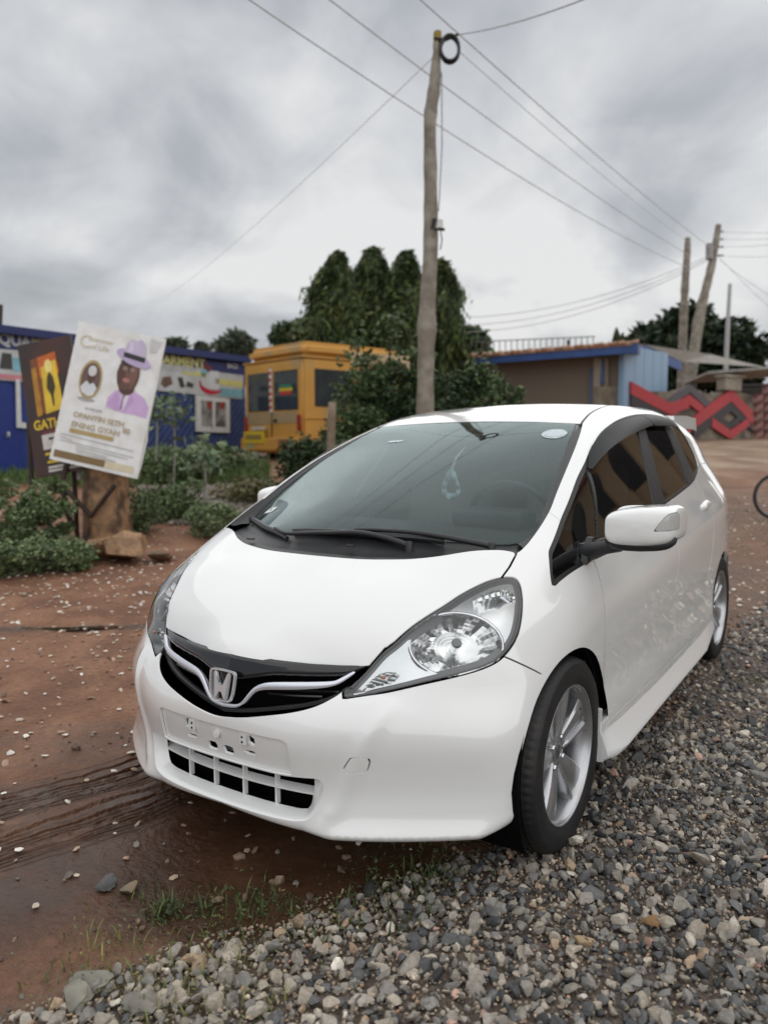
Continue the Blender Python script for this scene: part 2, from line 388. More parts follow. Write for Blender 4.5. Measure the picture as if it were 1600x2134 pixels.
def body_mesh(h=.0115):
    """surface nets of the body field on the +x half, vertices pulled onto the surface"""
    x0,y0,z0=-3*h,-.80,.12; nx,ny,nz=int(.93/h),int(3.95/h),int(1.42/h)
    nx,ny,nz=[(n//4+1)*4+1 for n in (nx,ny,nz)]
    gx=x0+h*np.arange(nx);gy=y0+h*np.arange(ny);gz=z0+h*np.arange(nz)
    A=np.stack(np.meshgrid(gx[::4],gy[::4],gz[::4],indexing='ij'),-1).reshape(-1,3)
    c=field(A[:,0],A[:,1],A[:,2]).reshape(len(gx[::4]),len(gy[::4]),len(gz[::4]))
    f=np.repeat(np.repeat(np.repeat(c,4,0),4,1),4,2)[:nx,:ny,:nz].astype(np.float64)
    near=np.abs(f)<.115
    i,j,k=np.nonzero(near); f[i,j,k]=field(gx[i],gy[j],gz[k])
    s=f>0
    cell=np.zeros((nx-1,ny-1,nz-1),np.int8)
    for a in (0,1):
        for b in (0,1):
            for d in (0,1): cell+=s[a:nx-1+a,b:ny-1+b,d:nz-1+d]
    act=(cell>0)&(cell<8); idx=-np.ones(act.shape,np.int64); ci,cj,ck=np.nonzero(act); idx[ci,cj,ck]=np.arange(len(ci))
    V=np.stack([gx[ci]+h/2,gy[cj]+h/2,gz[ck]+h/2],1)
    Q=[]
    for ax in range(3):
        sl0=[slice(0,-1) if q==ax else slice(1,-1) for q in range(3)]; sl1=[slice(1,None) if q==ax else slice(1,-1) for q in range(3)]
        A0=s[tuple(sl0)];A1=s[tuple(sl1)]; ii=np.stack(np.nonzero(A0!=A1),1)
        o=np.array([0 if q==ax else 1 for q in range(3)]); e=ii+o
        b,d=[(1,2),(2,0),(0,1)][ax]
        def at(db,dd):
            t=e.copy(); t[:,b]+=db; t[:,d]+=dd; return idx[t[:,0],t[:,1],t[:,2]]
        q=np.stack([at(-1,-1),at(0,-1),at(0,0),at(-1,0)],1); fl=A0[tuple(ii.T)]
        q[fl]=q[fl][:,::-1]; Q.append(q)
    Q=np.concatenate(Q); Q=Q[(Q>=0).all(1)]
    for it in range(4):
        v=field(V[:,0],V[:,1],V[:,2]); g=grad(V); V=V-np.clip(v,-.02,.02)[:,None]*g/np.maximum((g*g).sum(1),.3)[:,None]
    g=grad(V,.004); N=g/np.linalg.norm(g,axis=1)[:,None]
    d1_=np.linalg.norm(V[Q[:,0]]-V[Q[:,2]],axis=1);d2_=np.linalg.norm(V[Q[:,1]]-V[Q[:,3]],axis=1); w_=d1_<d2_
    F=np.concatenate([Q[w_][:,[0,1,2]],Q[w_][:,[0,2,3]],Q[~w_][:,[0,1,3]],Q[~w_][:,[1,2,3]]])
    m=compact((V,N,F)); m=clip(m,-m[0][:,0]); m[0][np.abs(m[0][:,0])<1e-6,0]=0
    return m
# ================================================================== the parked car
WHITE=M('white_paint',(.83,.84,.835),.22,coat=1,spec=.5,vary=.012,vscale=2.5,coat_rough=.012,coat_ior=1.65)
BLACKP=M('black_plastic',(.022,.023,.025),.42,vary=.15,vscale=30,bump=.0002,bscale=900)
GLOSSB=M('gloss_black',(.010,.010,.012),.12,coat=.6)
SEAL=M('rubber_seal',(.012,.012,.013),.55,vary=.2)
VOID=M('recess_shade_black',(.0025,.0025,.0025),.95,vary=.2,spec=.1)  # near-black: the shade inside gaps, holes and openings is in the colour
CHROME=M('chrome',(.82,.83,.86),.10,metal=1,vary=.02)
SATIN=M('satin_chrome',(.78,.80,.88),.25,metal=.65,vary=.03)
GREYP=M('grey_plastic',(.12,.125,.13),.5,vary=.1,vscale=40)
CAR=thing('parked_car','white compact hatchback parked on the wet gravel without number plate','car')
BODY=body_mesh()
XZ=lambda V:V[:,[0,2]]; XY=lambda V:V[:,[0,1]]; YZ=lambda V:V[:,[1,2]]
# ---- outlines (metres, left half; the right half is the mirror image)
HL3=np.array([(.390,-.600,.578),(.380,-.589,.595),(.409,-.535,.631),(.421,-.524,.648),(.445,-.492,.687),(.471,-.461,.716),(.497,-.412,.753),(.527,-.361,.783),(.551,-.317,.804),(.577,-.258,.831),(.606,-.201,.852),(.625,-.168,.862),(.648,-.135,.868),(.667,-.114,.868),(.682,-.103,.863),(.698,-.110,.848),(.715,-.133,.821),(.727,-.157,.795),(.738,-.189,.762),(.744,-.224,.727),(.742,-.259,.700),(.732,-.296,.676),(.718,-.327,.661),(.689,-.366,.647),(.644,-.414,.634),(.587,-.463,.620),(.506,-.522,.599),(.441,-.568,.588)])
HD=np.array([.46,-.74,.49]);HD/=np.linalg.norm(HD);HE1=np.cross([0,0,1],HD);HE1/=np.linalg.norm(HE1);HE2=np.cross(HD,HE1)
h2=lambda V:np.stack([V@HE1,V@HE2],1)
HLP=curve_pts(h2(HL3),corners=(0,1,3),n=5)
def f_head(V,N): return np.where((V[:,0]>.3)&(V[:,1]<.05)&(N@HD>.05),sdf(h2(V),HLP),.5)
ZE=([0,.072,.154,.25,.35,.40,.424,.45],[.646,.643,.640,.641,.644,.647,.651,.70])
zedge=lambda x:np.interp(np.abs(x),*ZE)
GRI=curve_pts([(-.1,.640),(0,.646),(.1,.6415),(.2,.6405),(.3,.6425),(.4,.6465),(.424,.651),(.405,.622),(.383,.597),(.366,.578),(.334,.557),(.295,.541),(.248,.528),(.198,.517),(.152,.507),(.105,.497),(.062,.490),(0,.484),(-.1,.49)],corners=(0,6,9,18),n=4)
def f_gri(V,N): return np.where(V[:,1]<-.4,sdf(XZ(V),GRI),.5)
OPN=curve_pts([(-.2,.347),(0,.347),(.24,.347),(.29,.350),(.335,.352),(.352,.338),(.348,.30),(.331,.255),(.305,.231),(.25,.222),(0,.218),(-.2,.22)],corners=(0,2,11),n=4)
def f_opn(V,N): return np.where(V[:,1]<-.4,sdf(XZ(V),OPN),.5)
PLT=curve_pts([(-.2,.458),(0,.459),(.20,.458),(.248,.457),(.262,.445),(.263,.40),(.262,.352),(.2,.3505),(0,.3505),(-.2,.3505)],corners=(0,6,9),n=4)
def f_plt(V,N): return np.where(V[:,1]<-.4,sdf(XZ(V),PLT),.5)
TOW=curve_pts([(.409,.386),(.432,.424),(.44,.428),(.472,.426),(.478,.420),(.470,.392),(.460,.382),(.417,.381)],n=4)
def f_tow(V,N): return np.where(V[:,1]<-.4,sdf(XZ(V),TOW),.5)
HOODF0=0
HOODF=[(0,-.652),(.072,-.637),(.154,-.614),(.25,-.580),(.35,-.544),(.40,-.529),(.424,-.524)]
COWL=[(.645,-.014),(.62,-.022),(.58,-.042),(.52,-.080),(.449,-.135),(.385,-.174),(.321,-.202),(.22,-.232),(.12,-.248),(0,-.254)]
HOOD=np.r_[[(-.1,-.80),(.418,-.80),(.421,-.524)],HL3[3:13,:2][1:],[(.650,-.078)],curve_pts(COWL+[(-.12,-.248)],n=4,closed=False)[:-4],[(-.1,-.25)]]
def f_hood(V,N): return np.where((V[:,2]>.56)&(V[:,1]<.1),np.maximum(sdf(XY(V),HOOD),zedge(V[:,0])+.001-V[:,2]),.5)
WSO=[(.615,-.024),(.645,-.014),(.6545,.03),(.6575,.08),(.658,.15),(.6525,.248),(.642,.322),(.631,.399),(.619,.48),(.605,.565),(.589,.654),(.570,.747),(.548,.843),(.5225,.938)]
WSP=np.r_[curve_pts(WSO,n=4,closed=False),[(.35,.942),(0,.946),(-.1,.946),(-.1,-.25),(0,-.254)],curve_pts(COWL[1:],n=4,closed=False)[::-1][1:-1]]
def f_ws(V,N): return np.where((N[:,2]>.2)&(V[:,2]>.8),sdf(XY(V),WSP),.5)
DLO=curve_pts([(.000,.832),(.022,.866),(.070,.918),(.099,.938),(.230,1.010),(.276,1.035),(.463,1.135),(.609,1.199),(.716,1.243),(.873,1.299),(1.024,1.340),(1.205,1.374),(1.434,1.399),(1.674,1.409),(1.881,1.407),(2.038,1.392),(2.15,1.355),(2.25,1.29),(2.305,1.22),(2.315,1.16),(2.26,1.12),(2.12,1.085),(1.952,1.057),(1.65,1.028),(1.309,.997),(1.0,.966),(.65,.925),(.284,.877),(.154,.862),(.056,.842),(.018,.831)],n=5)
def f_dlo(V,N): return np.where((V[:,0]>.45)&(N[:,0]>.3),sdf(YZ(V),DLO),.5)
def f_arch(V,N):
    a=np.hypot(V[:,1]*1.0,V[:,2]-.30)-.338; b=np.hypot((V[:,1]-2.5),V[:,2]-.30)-.338
    low=np.where(V[:,2]<.3,np.abs(V[:,1])-.338,9.); low2=np.where(V[:,2]<.3,np.abs(V[:,1]-2.5)-.338,9.)
    return np.where(V[:,0]>.5,np.minimum(np.minimum(a,b),np.minimum(low,low2)),.5)
pl=lambda p:(np.array([q[1] for q in p][::-1] if p[0][1]>p[-1][1] else [q[1] for q in p]),np.array([q[0] for q in p][::-1] if p[0][1]>p[-1][1] else [q[0] for q in p]))
DF=pl([(.296,.90),(.298,.831),(.29,.792),(.283,.754),(.283,.6),(.295,.45),(.33,.28)])
DM=pl([(1.30,1.02),(1.313,.85),(1.29,.72),(1.27,.5),(1.27,.28)])
DR=pl([(2.02,1.08),(2.10,.95),(2.13,.82),(2.09,.68),(2.0,.5),(2.0,.28)])
yz=lambda P,z:np.interp(z,P[0],P[1])
def f_bump(V,N):   # in front of the bumper/fender seam
    a=np.array([-.310,.684]);b=np.array([-.150,.580]); n=np.array([(b-a)[1],-(b-a)[0]]);n/=np.linalg.norm(n)
    d=(V[:,[1,2]]-a)@n; d=np.where(V[:,2]<.6,np.minimum(d,V[:,1]+.1),d)
    return np.where(V[:,1]<0,d,.5)
DITCH=pl([(.525,.90),(.509,.967),(.486,1.131),(.468,1.329),(.458,1.5),(.45,1.75),(.44,2.2),(.42,2.7)])
def f_roof(V,N): return np.maximum(V[:,0]-np.interp(V[:,1],DITCH[0],DITCH[1]),.935-V[:,1])
body0=clip(BODY,-f_arch(BODY[0],BODY[1]))
lens,b=split(body0,f_head,.007)
_,b=split(b,f_gri,.0); _,b=split(b,f_opn,.0); plate,b=split(b,f_plt,.0); tow,b=split(b,f_tow,.0028); _,b=split(b,f_ws,.0); dlo,b=split(b,f_dlo,.0)
hood,b=split(b,f_hood,.0065); roof,b=split(b,f_roof,.012); bumper,b=split(b,f_bump,.0055)
zmid=lambda y:np.interp(y,[-.5,.2,.3,1.3,1.95,2.4],[1.3,1.3,.95,1.03,1.09,1.14])
rear,b=split(b,lambda V,N:2.62-V[:,1]+np.where(V[:,2]>.75,.12,0),.004)
pill,b=split(b,lambda V,N:np.maximum(zmid(V[:,1])-V[:,2],.232-V[:,1]),.0) if False else split(b,lambda V,N:np.where(V[:,1]<.29,.232-V[:,1]+np.where(V[:,2]<.95,.5,0),zmid(V[:,1])-V[:,2]),.003)
fender,b=split(b,lambda V,N:V[:,1]-yz(DF,V[:,2]),.0055)
rocker,b=split(b,lambda V,N:np.where(V[:,1]<2.05,V[:,2]-.305,.5),.004)
fdoor,b=split(b,lambda V,N:V[:,1]-yz(DM,V[:,2]),.006)
rdoor,quart=split(b,lambda V,N:V[:,1]-yz(DR,V[:,2]),.006)
panel('hood',hood,WHITE,CAR,both=True,edge=.007); panel('roof',roof,WHITE,CAR,both=True)
BUMP=panel('front_bumper',bumper,WHITE,CAR,both=True,edge=.008); panel('rear_bumper',rear,WHITE,CAR,both=True)
def sided(name,m,mat,parent=CAR,**k):
    panel(name,m,mat,parent,**k); panel(name,mirror(m),mat,parent,**k)
sided('fender',fender,WHITE,edge=.002); sided('sill_panel',rocker,WHITE); sided('pillar_frame',pill,WHITE,edge=.02); sided('quarter_panel',quart,WHITE,edge=.0015)
fd=[panel('front_door',m,WHITE,CAR,edge=.0015) for m in (fdoor,mirror(fdoor))]; rd=[panel('rear_door',m,WHITE,CAR,edge=.0015) for m in (rdoor,mirror(rdoor))]
sided('tow_hook_cover',tow,WHITE,BUMP,edge=.006)
# roof ditch moulding
yy=np.linspace(.945,2.5,40); xx=np.interp(yy,DITCH[0],DITCH[1])
def surf_z(x,y):
    z=np.full(len(x),1.6)
    for _ in range(60): z=z-np.clip(field(x,y,z),-.05,.05)*.9
    return z
zz=surf_z(xx,yy)
for s_ in (1,-1): tube('roof_moulding',[(s_*a,b_,c-.007) for a,b_,c in zip(xx,yy,zz)],.008,SEAL,CAR,n=6)
# inner dark shell behind the gaps
inner=offset(BODY,-.006); g=np.minimum.reduce([f_arch(BODY[0],BODY[1])-.02,f_ws(BODY[0],BODY[1])-.01,f_dlo(BODY[0],BODY[1])-.0,f_head(BODY[0],BODY[1]),f_gri(BODY[0],BODY[1]),f_opn(BODY[0],BODY[1]),f_plt(BODY[0],BODY[1])])
panel('inner_shell',clip(inner,-g),VOID,CAR,edge=0,both=True)
# wheel wells + floor
for yc in (0,2.5):
    for s_ in (1,-1):
        bm=bmesh.new(); n=28; prof=[(.50,.345),(.80,.345)]
        rings=[[bm.verts.new((s_*a,yc+r*math.cos(t),.30+r*math.sin(t))) for t in [R(-35)+R(250)*k/n for k in range(n+1)]] for a,r in prof]
        for k in range(n): bm.faces.new((rings[0][k],rings[0][k+1],rings[1][k+1],rings[1][k]))
        bm.faces.new(rings[0]); bm_obj('wheel_well',bm,VOID,CAR)
box('underbody',(0,1.2,.26),(1.0,3.4,.10),VOID,CAR)
box('sump_shield',(0,-.15,.24),(.9,.8,.05),VOID,CAR)
# ---- plate recess with its holes
pp=offset(plate,-.009)
def rr(x0,x1,z0,z1,r):
    c=[];
    for cx,cz,a in ((x1-r,z1-r,0),(x0+r,z1-r,90),(x0+r,z0+r,180),(x1-r,z0+r,270)):
        for k in range(5): t=R(a+90*k/4); c.append((cx+r*math.cos(t),cz+r*math.sin(t)))
    return c
holes=[rr(.119,.144,.417,.447,.002),rr(.096,.143,.384,.3975,.005),rr(.011,.054,.366,.394,.008),rr(.1715,.1765,.449,.453,.002)]
pf=join(pp,mirror(pp))
for hpoly in holes:
    for sg in (1,-1):
        q=np.array(hpoly)*[sg,1]; pf=clip(pf,-sdf(XZ(pf[0]),q))
PB=panel('plate_bracket',pf,WHITE,CAR,edge=.010)
box('plate_back',(0,-.640,.404),(.50,.006,.104),VOID,PB)
for sg in (1,-1):
    box('nut_tab',(sg*.105,-.699,.432),(.026,.006,.032),M('tab_white',(.72,.73,.72),.45),PB,bev=.0015)
    for dz in (.006,-.009): lathe('nut_hole',[(-.7072,.0001),(-.7072,.0036),(-.702,.0036)],14,VOID,PB,axis='y').location=(sg*.103,.0045,.433+dz)
lathe('rivet_cap',[(-.7105,.0001),(-.7105,.003),(-.7085,.008),(-.7092,.0115),(-.704,.0125)],24,WHITE,PB,axis='y').location=(0,.0045,.428)
box('crash_bar',(.03,-.652,.372),(.07,.02,.012),M('bar_zinc',(.25,.26,.27),.4,metal=.5),PB)
# ---- lower intake: funnel, slats
inn=[(-.2,.352),(0,.352),(.24,.352),(.28,.352),(.304,.346),(.306,.325),(.303,.296),(.296,.262),(.285,.244),(.25,.238),(0,.236),(-.2,.236)]
A=[p for p in OPN if p[0]>=-1e-6]; 
def yfront(x,z):
    y=np.full(len(x),-.9)
    for _ in range(80): y=y+np.clip(field(x,y,z),-.05,.05)*.8
    return y
oc=np.array([p for p in OPN if p[0]>.0]); o2=np.array(curve_pts(inn,corners=(0,4,8,11),n=4)); o2=o2[:len(OPN)]
sel=[i for i,p in enumerate(OPN) if p[0]>=-1e-4]
seq=sel[:]; k0=[i for i in range(1,len(seq)) if seq[i]!=seq[i-1]+1]
if k0: seq=seq[k0[0]:]+seq[:k0[0]]
ox,oz=OPN[seq].T; oy=yfront(ox,oz)
ixz=o2[seq]; iy=-.648+.35*np.maximum(np.abs(ixz[:,0])-.05,0)**2
steps=[(0,0),(.10,.002),(.45,.55),(1,1)]
def funnel(sg):
    V=[];F=[]
    n=len(seq)
    for t,u in ((0,0),(.12,.03),(.5,.45),(1,1)):
        for a in range(n): V.append((sg*(ox[a]+(ixz[a,0]-ox[a])*t),oy[a]+(iy[a]-oy[a])*(u if u>.03 else u),oz[a]+(ixz[a,1]-oz[a])*t))
    for l in range(3):
        for a in range(n-1): F.append((l*n+a,l*n+a+1,(l+1)*n+a+1,(l+1)*n+a) if sg<0 else (l*n+a+1,l*n+a,(l+1)*n+a,(l+1)*n+a+1))
    return V,F
V1,F1=funnel(1);V2,F2=funnel(-1)
INTK=mesh_np('lower_intake_frame',np.array(V1+V2),np.array(F1+[tuple(i+len(V1) for i in f) for f in F2]),WHITE,CAR)
box('intake_void',(0,-.56,.29),(.66,.012,.16),VOID,INTK)
def ysl(x): return -.660+.40*max(abs(x)-.02,0)**2
def slat(name,z,x1,dep,th,dy=0):
    bm=bmesh.new(); xs=np.linspace(-x1,x1,25); rings=[]
    for x in xs:
        e=1-max(0,(abs(x)-x1+.03)/.03)*.7; y=ysl(x)+dy
        prof=[(y+.004,-th/2*e),(y,-th*.2*e),(y,th*.2*e),(y+.006,th/2*e),(y+dep,th/2*e+.006),(y+dep,-th/2*e+.002)]
        rings.append([bm.verts.new((x,p,z+q+.0)) for p,q in prof])
    for A_,B_ in zip(rings,rings[1:]):
        for k in range(6): bm.faces.new((A_[k],A_[(k+1)%6],B_[(k+1)%6],B_[k]))
    bm.faces.new(rings[0]);bm.faces.new(rings[-1]); return bm_obj(name,bm,WHITE,INTK,smooth=True,angle=30)
slat('intake_slat',.290,.328,.030,.009)
for x in (-.179,-.060,.060,.179):
    for z0,z1 in ((.237,.284),(.292,.350)): box('intake_divider',(x,ysl(x)+.012,(z0+z1)/2),(.0055,.018,z1-z0+.004),WHITE,INTK,bev=.001)
# ---- upper grille
GR=bpy.data.objects.new('grille',None); link(GR,CAR)
def ygr(x,z): return pchip([0,.2,.3,.42],[-.655,-.624,-.597,-.545],np.abs(x))+pchip([.45,.5,.58,.66],[-.012,-.006,.002,.03],z)
def sheet(name,poly,yoff,mat,parent,nx=60,nz=16,dome=0):
    """grille sheet: grid clipped by a polygon (x,z)"""
    poly=np.asarray(poly); x0,z0=poly.min(0);x1,z1=poly.max(0); gx,gz=np.meshgrid(np.linspace(x0,x1,nx),np.linspace(z0,z1,nz),indexing='ij')
    X,Z=gx.ravel(),gz.ravel(); I=np.arange(nx*nz).reshape(nx,nz); F=np.concatenate([np.stack([I[:-1,:-1],I[1:,:-1],I[1:,1:]],-1).reshape(-1,3),np.stack([I[:-1,:-1],I[1:,1:],I[:-1,1:]],-1).reshape(-1,3)])
    d=sdf(np.stack([X,Z],1),poly); Y=ygr(X,Z)+yoff-dome*np.sqrt(np.clip(-d/.012,0,1))
    e=.001; nx_=-(ygr(X+e,Z)-ygr(X-e,Z))/(2*e); nz_=-(ygr(X,Z+e)-ygr(X,Z-e))/(2*e)
    dd=lambda a,b_:dome*np.sqrt(np.clip(-sdf(np.stack([a,b_],1),poly)/.012,0,1)) if dome else 0
    if dome: e=.003; nx_=nx_+(dd(X+e,Z)-dd(X-e,Z))/(2*e); nz_=nz_+(dd(X,Z+e)-dd(X,Z-e))/(2*e)
    # outward normal is (dY/dx, -1, dY/dz)
    N=np.stack([-nx_,-np.ones_like(X),-nz_],1); N/=np.linalg.norm(N,axis=1)[:,None]
    m=clip((np.stack([X,Y,Z],1),N,F),d); return panel(name,m,mat,parent,edge=.02)
full=lambda h:np.r_[np.array(h),np.array([(-x,z) for x,z in h[::-1]])]
sheet('grille_back',np.r_[full([(0,.484),(.1,.494),(.2,.515),(.295,.54),(.37,.578),(.43,.655),(.3,.65),(0,.656)][:6]+[(0,.66)])],.055,VOID,GR)
topb=[(0,.583),(.05,.586),(.098,.596),(.125,.603),(.16,.610),(.22,.6145),(.30,.6195),(.352,.6235),(.376,.628),(.398,.640),(.410,.650),(.40,.652),(.3,.650),(.15,.650),(0,.655)]
sheet('grille_upper_panel',full(topb),.004,GLOSSB,GR,nx=110,nz=26,dome=.009)
chr_out=[(0,.502),(.035,.503),(.058,.509),(.080,.525),(.100,.547),(.118,.562),(.145,.571),(.2,.578),(.26,.585),(.32,.594),(.352,.603),(.372,.615),(.395,.637)]
chr_in=[(.390,.640),(.362,.622),(.345,.6135),(.300,.6085),(.23,.602),(.17,.595),(.138,.588),(.115,.577),(.098,.562),(.080,.540),(.064,.522),(.045,.5145),(0,.5125)]
chp=curve_pts(chr_out+chr_in+[(-x,z) for x,z in chr_in[:-1][::-1]]+[(-x,z) for x,z in chr_out[1:][::-1]],n=3)
CHB=sheet('chrome_bar',chp,-.014,SATIN,GR,nx=300,nz=60,dome=.004)
lowp=[(0,.4835),(.062,.490),(.105,.497),(.152,.507),(.198,.517),(.248,.528),(.295,.541),(.334,.557),(.366,.578),(.378,.594),(.34,.588),(.25,.574),(.15,.562),(.11,.55),(.085,.523),(.06,.501),(0,.495)]
sheet('grille_lower_lip',full([(0,.4835),(.062,.490),(.105,.497),(.152,.507),(.198,.517),(.248,.528),(.295,.541),(.334,.557),(.366,.578),(.384,.598),(.374,.596),(.356,.578),(.325,.562),(.29,.549),(.245,.5365),(.195,.526),(.15,.516),(.10,.506),(.06,.499),(0,.494)]),-.004,BLACKP,GR,nx=120,nz=30)
for zz_,x0,x1 in ((.548,.13,.30),(.563,.15,.345)):
    for s_ in (1,-1): tube('grille_rib',[(s_*x,float(ygr(np.array([x]),np.array([zz_]))[0])+.022,zz_+(x-.13)*.06) for x in np.linspace(x0,x1,8)],.0045,GLOSSB,GR,n=6)
BADGE=M('badge_chrome',(.70,.72,.75),.18,metal=.45,vary=.02)
# badge: rounded frame with an H
def ext_badge(parent,frame,sc_,d=.004):
    def T(p): return [(x*sc_,z*sc_) for x,z in p]
    o=bpy.data.objects.new('front_badge',None); link(o,parent)
    out=[(-.060,.040),(-.058,.050),(-.048,.056),(0,.058),(.048,.056),(.058,.050),(.060,.040),(.056,-.010),(.047,-.040),(.040,-.048),(.030,-.051),(0,-.052),(-.030,-.051),(-.040,-.048),(-.047,-.040),(-.056,-.010)]
    oc_=curve_pts(out,n=4); ic=oc_*[.86,.85]+[0,.0005]
    O,ex,ey,ez=[Vector(a) for a in frame]; bm=bmesh.new()
    P=lambda p,h:bm.verts.new(O+ex*p[0]*sc_+ey*p[1]*sc_+ez*h)
    n=len(oc_); rg=[[P(p,0) for p in oc_],[P(p*.97+ic[i]*.03,d) for i,p in enumerate(oc_)],[P(oc_[i]*.3+ic[i]*.7,d) for i in range(n)],[P(p,0) for p in ic]]
    for A_,B_ in zip(rg,rg[1:]):
        for k in range(n): bm.faces.new((A_[k],A_[(k+1)%n],B_[(k+1)%n],B_[k]))
    bm_obj('badge_frame',bm,BADGE,o,smooth=True,angle=35)
    Hs=[(-.040,.050),(-.024,.050),(-.016,.006),(-.008,-.001),(.008,-.001),(.016,.006),(.024,.050),(.040,.050),(.030,-.045),(.015,-.045),(.011,-.018),(.006,-.013),(-.006,-.013),(-.011,-.018),(-.015,-.045),(-.030,-.045)]
    bm=bmesh.new(); bm_prism(bm,T(Hs),(O,ex,ey,ez),d*1.5); bmesh.ops.bevel(bm,geom=[e_ for e_ in bm.edges],offset=d*.45,segments=2,affect='EDGES'); bm_obj('badge_letter',bm,BADGE,o,smooth=True,angle=50)
    prism('badge_back',[tuple(p*sc_) for p in ic*.99],(O,ex,ey,ez),.0008,GLOSSB,o,z0=.0002)
    return o
ext_badge(GR,((0,-.668,.563),(1,0,0),(0,.14,.99),(0,-.99,.14)),.86,.009)
# ---- headlights
LENS=GLASS('headlight_lens',(.96,.97,.97),1.6,1.45)
REFL=M('lamp_reflector',(.90,.91,.91),.14,metal=1)
SILV=M('lamp_silver',(.80,.82,.83),.2,metal=.92)
DGREY=M('lamp_bezel',(.16,.165,.17),.25,metal=.5)
BULB=M('amber_bulb',(.42,.20,.12),.2)
def clipd(m,d): return clip(m,d)
def refine(m):
    V,N,F=m; E=np.sort(np.concatenate([F[:,[0,1]],F[:,[1,2]],F[:,[2,0]]]),1); u,inv=np.unique(E[:,0].astype(np.int64)*len(V)+E[:,1],return_inverse=True); p,q=u//len(V),u%len(V)
    nn=N[p]+N[q]; nn/=np.linalg.norm(nn,axis=1)[:,None]; n=len(F); a,b_,c=[len(V)+inv[i*n:(i+1)*n] for i in range(3)]
    return (np.r_[V,(V[p]+V[q])/2],np.r_[N,nn],np.concatenate([np.stack([F[:,0],a,c],1),np.stack([a,F[:,1],b_],1),np.stack([c,b_,F[:,2]],1),np.stack([a,b_,c],1)]))
lens=refine(refine(lens))
def headlight(sg):
    mm=(lambda m:m) if sg>0 else mirror
    root=bpy.data.objects.new('headlight',None); link(root,CAR)
    d=f_head(lens[0],lens[1])
    panel('lens',mm(offset(lens,.001)),LENS,root,edge=.006)
    band=clip(lens,-(d+.0075)); panel('lens_edge',mm(offset(band,-.003)),GLOSSB,root,edge=.0)
    dd=-d; dep=.008+.028*np.clip((dd-.010)/.020,0,1); q=offset(lens,-dep)
    q2=clip(q,(d+.009)); 
    # grey shelf then silver inner housing
    g2=f_head(*[a for a in (q2[0],q2[1])]) if False else None
    hl=lambda V:h2(V)
    panel('bezel',mm(clip(q,np.maximum(d+.005,-(d+.024)))),DGREY,root,edge=.0)
    q=offset(lens,-(.012+.040*np.clip((dd-.020)/.035,0,1)))
    # main reflector bowl
    c=np.array([.605,-.345,.70]); ax=np.array([.50,-.68,.53]);ax/=np.linalg.norm(ax)
    e1=np.cross([0,0,1],ax);e1/=np.linalg.norm(e1);e2=np.cross(ax,e1)
    w_=q[0]-c; hol=np.sqrt(((w_@e1)/.136)**2+((w_@e2)/.097)**2)
    panel('inner_housing',mm(clip(q,np.maximum(d+.018,(1-hol)*.1))),SILV,root,edge=.02)
    bm=bmesh.new(); nr,na=9,40; rings=[]
    for i in range(nr+1):
        r=.018+(.108-.018)*i/nr; ring=[]
        for k in range(na):
            t=2*math.pi*k/na; fac=.0016*(1 if (k//2)%2 else -1)*(1 if 4<i<nr else 0)
            rx=r*1.22; rz=r*.86; dpt=-.050+.050*(r/.108)**2+fac
            p=c+e1*math.cos(t)*rx+e2*math.sin(t)*rz+ax*dpt; ring.append(bm.verts.new((sg*p[0],p[1],p[2])))
        rings.append(ring)
    for A_,B_ in zip(rings,rings[1:]):
        for k in range(na): bm.faces.new((A_[k],A_[(k+1)%na],B_[(k+1)%na],B_[k]))
    bm.faces.new(rings[0]); bm_obj('reflector',bm,REFL,root)
    bm=bmesh.new(); pts=[]
    for k in range(44):
        t=2*math.pi*k/44; p=c+e1*math.cos(t)*.134+e2*math.sin(t)*.095+ax*.004; pts.append((sg*p[0],p[1],p[2]))
    bm_tube(bm,pts,.0055,8,closed=True); bm_obj('reflector_ring',bm,CHROME,root,smooth=True)
    p0=c-ax*.045;p1=c+ax*.018; tube('bulb',[(sg*p[0],p[1],p[2]) for p in (p0,p1)],[.014,.013],SILV,root,n=16)
    p2=c+ax*.028; tube('bulb_cap',[(sg*p[0],p[1],p[2]) for p in (p1,p2)],[.0155,.011],DGREY,root,n=16)
    # turn signal at the inner corner, stepped chrome
    poly=np.array([(.417,.5955),(.440,.6265),(.4595,.640),(.492,.644),(.500,.637),(.489,.612),(.470,.606)])
    V,N,F=lens; din=sdf(XZ(V),curve_pts(poly,n=3)); m=clip((V,N,F),np.where(V[:,1]<-.4,din,.5))
    zq=np.floor((m[0][:,2]+.12*m[0][:,0])/.0085); fr=(m[0][:,2]+.12*m[0][:,0])/.0085-zq
    m=clip((V,N,F),np.where(V[:,1]<-.4,din,.5)); m=(m[0]-m[1]*(.012+.010*fr)[:,None],m[1],m[2])
    mesh_np('turn_signal',mm(m)[0],mm(m)[2],REFL,root,smooth=False)
    box('signal_bulb',(sg*.474,-.524,.630),(.012,.012,.009),BULB,root,bev=.004)
    # upper marker strip
    st=[(.585,-.262,.800),(.620,-.205,.818),(.655,-.160,.826),(.685,-.150,.818),(.698,-.165,.795)]
    st=curve_pts(st,n=6,closed=False)
    bm=bmesh.new(); bm_tube(bm,[(sg*p[0],p[1]+.006,p[2]-.006) for p in st],[.003+.010*math.sin(math.pi*min(1,(i+2)/(len(st)+2)))**.7*(1+.35*(i%2)) for i in range(len(st))],8); bm_obj('marker_lamp',bm,REFL,root)
    rim=curve_pts([(.56,-.315,.780),(.60,-.25,.806),(.645,-.185,.822),(.69,-.165,.800),(.712,-.185,.765),(.715,-.225,.725),(.70,-.27,.69)],n=6,closed=False)
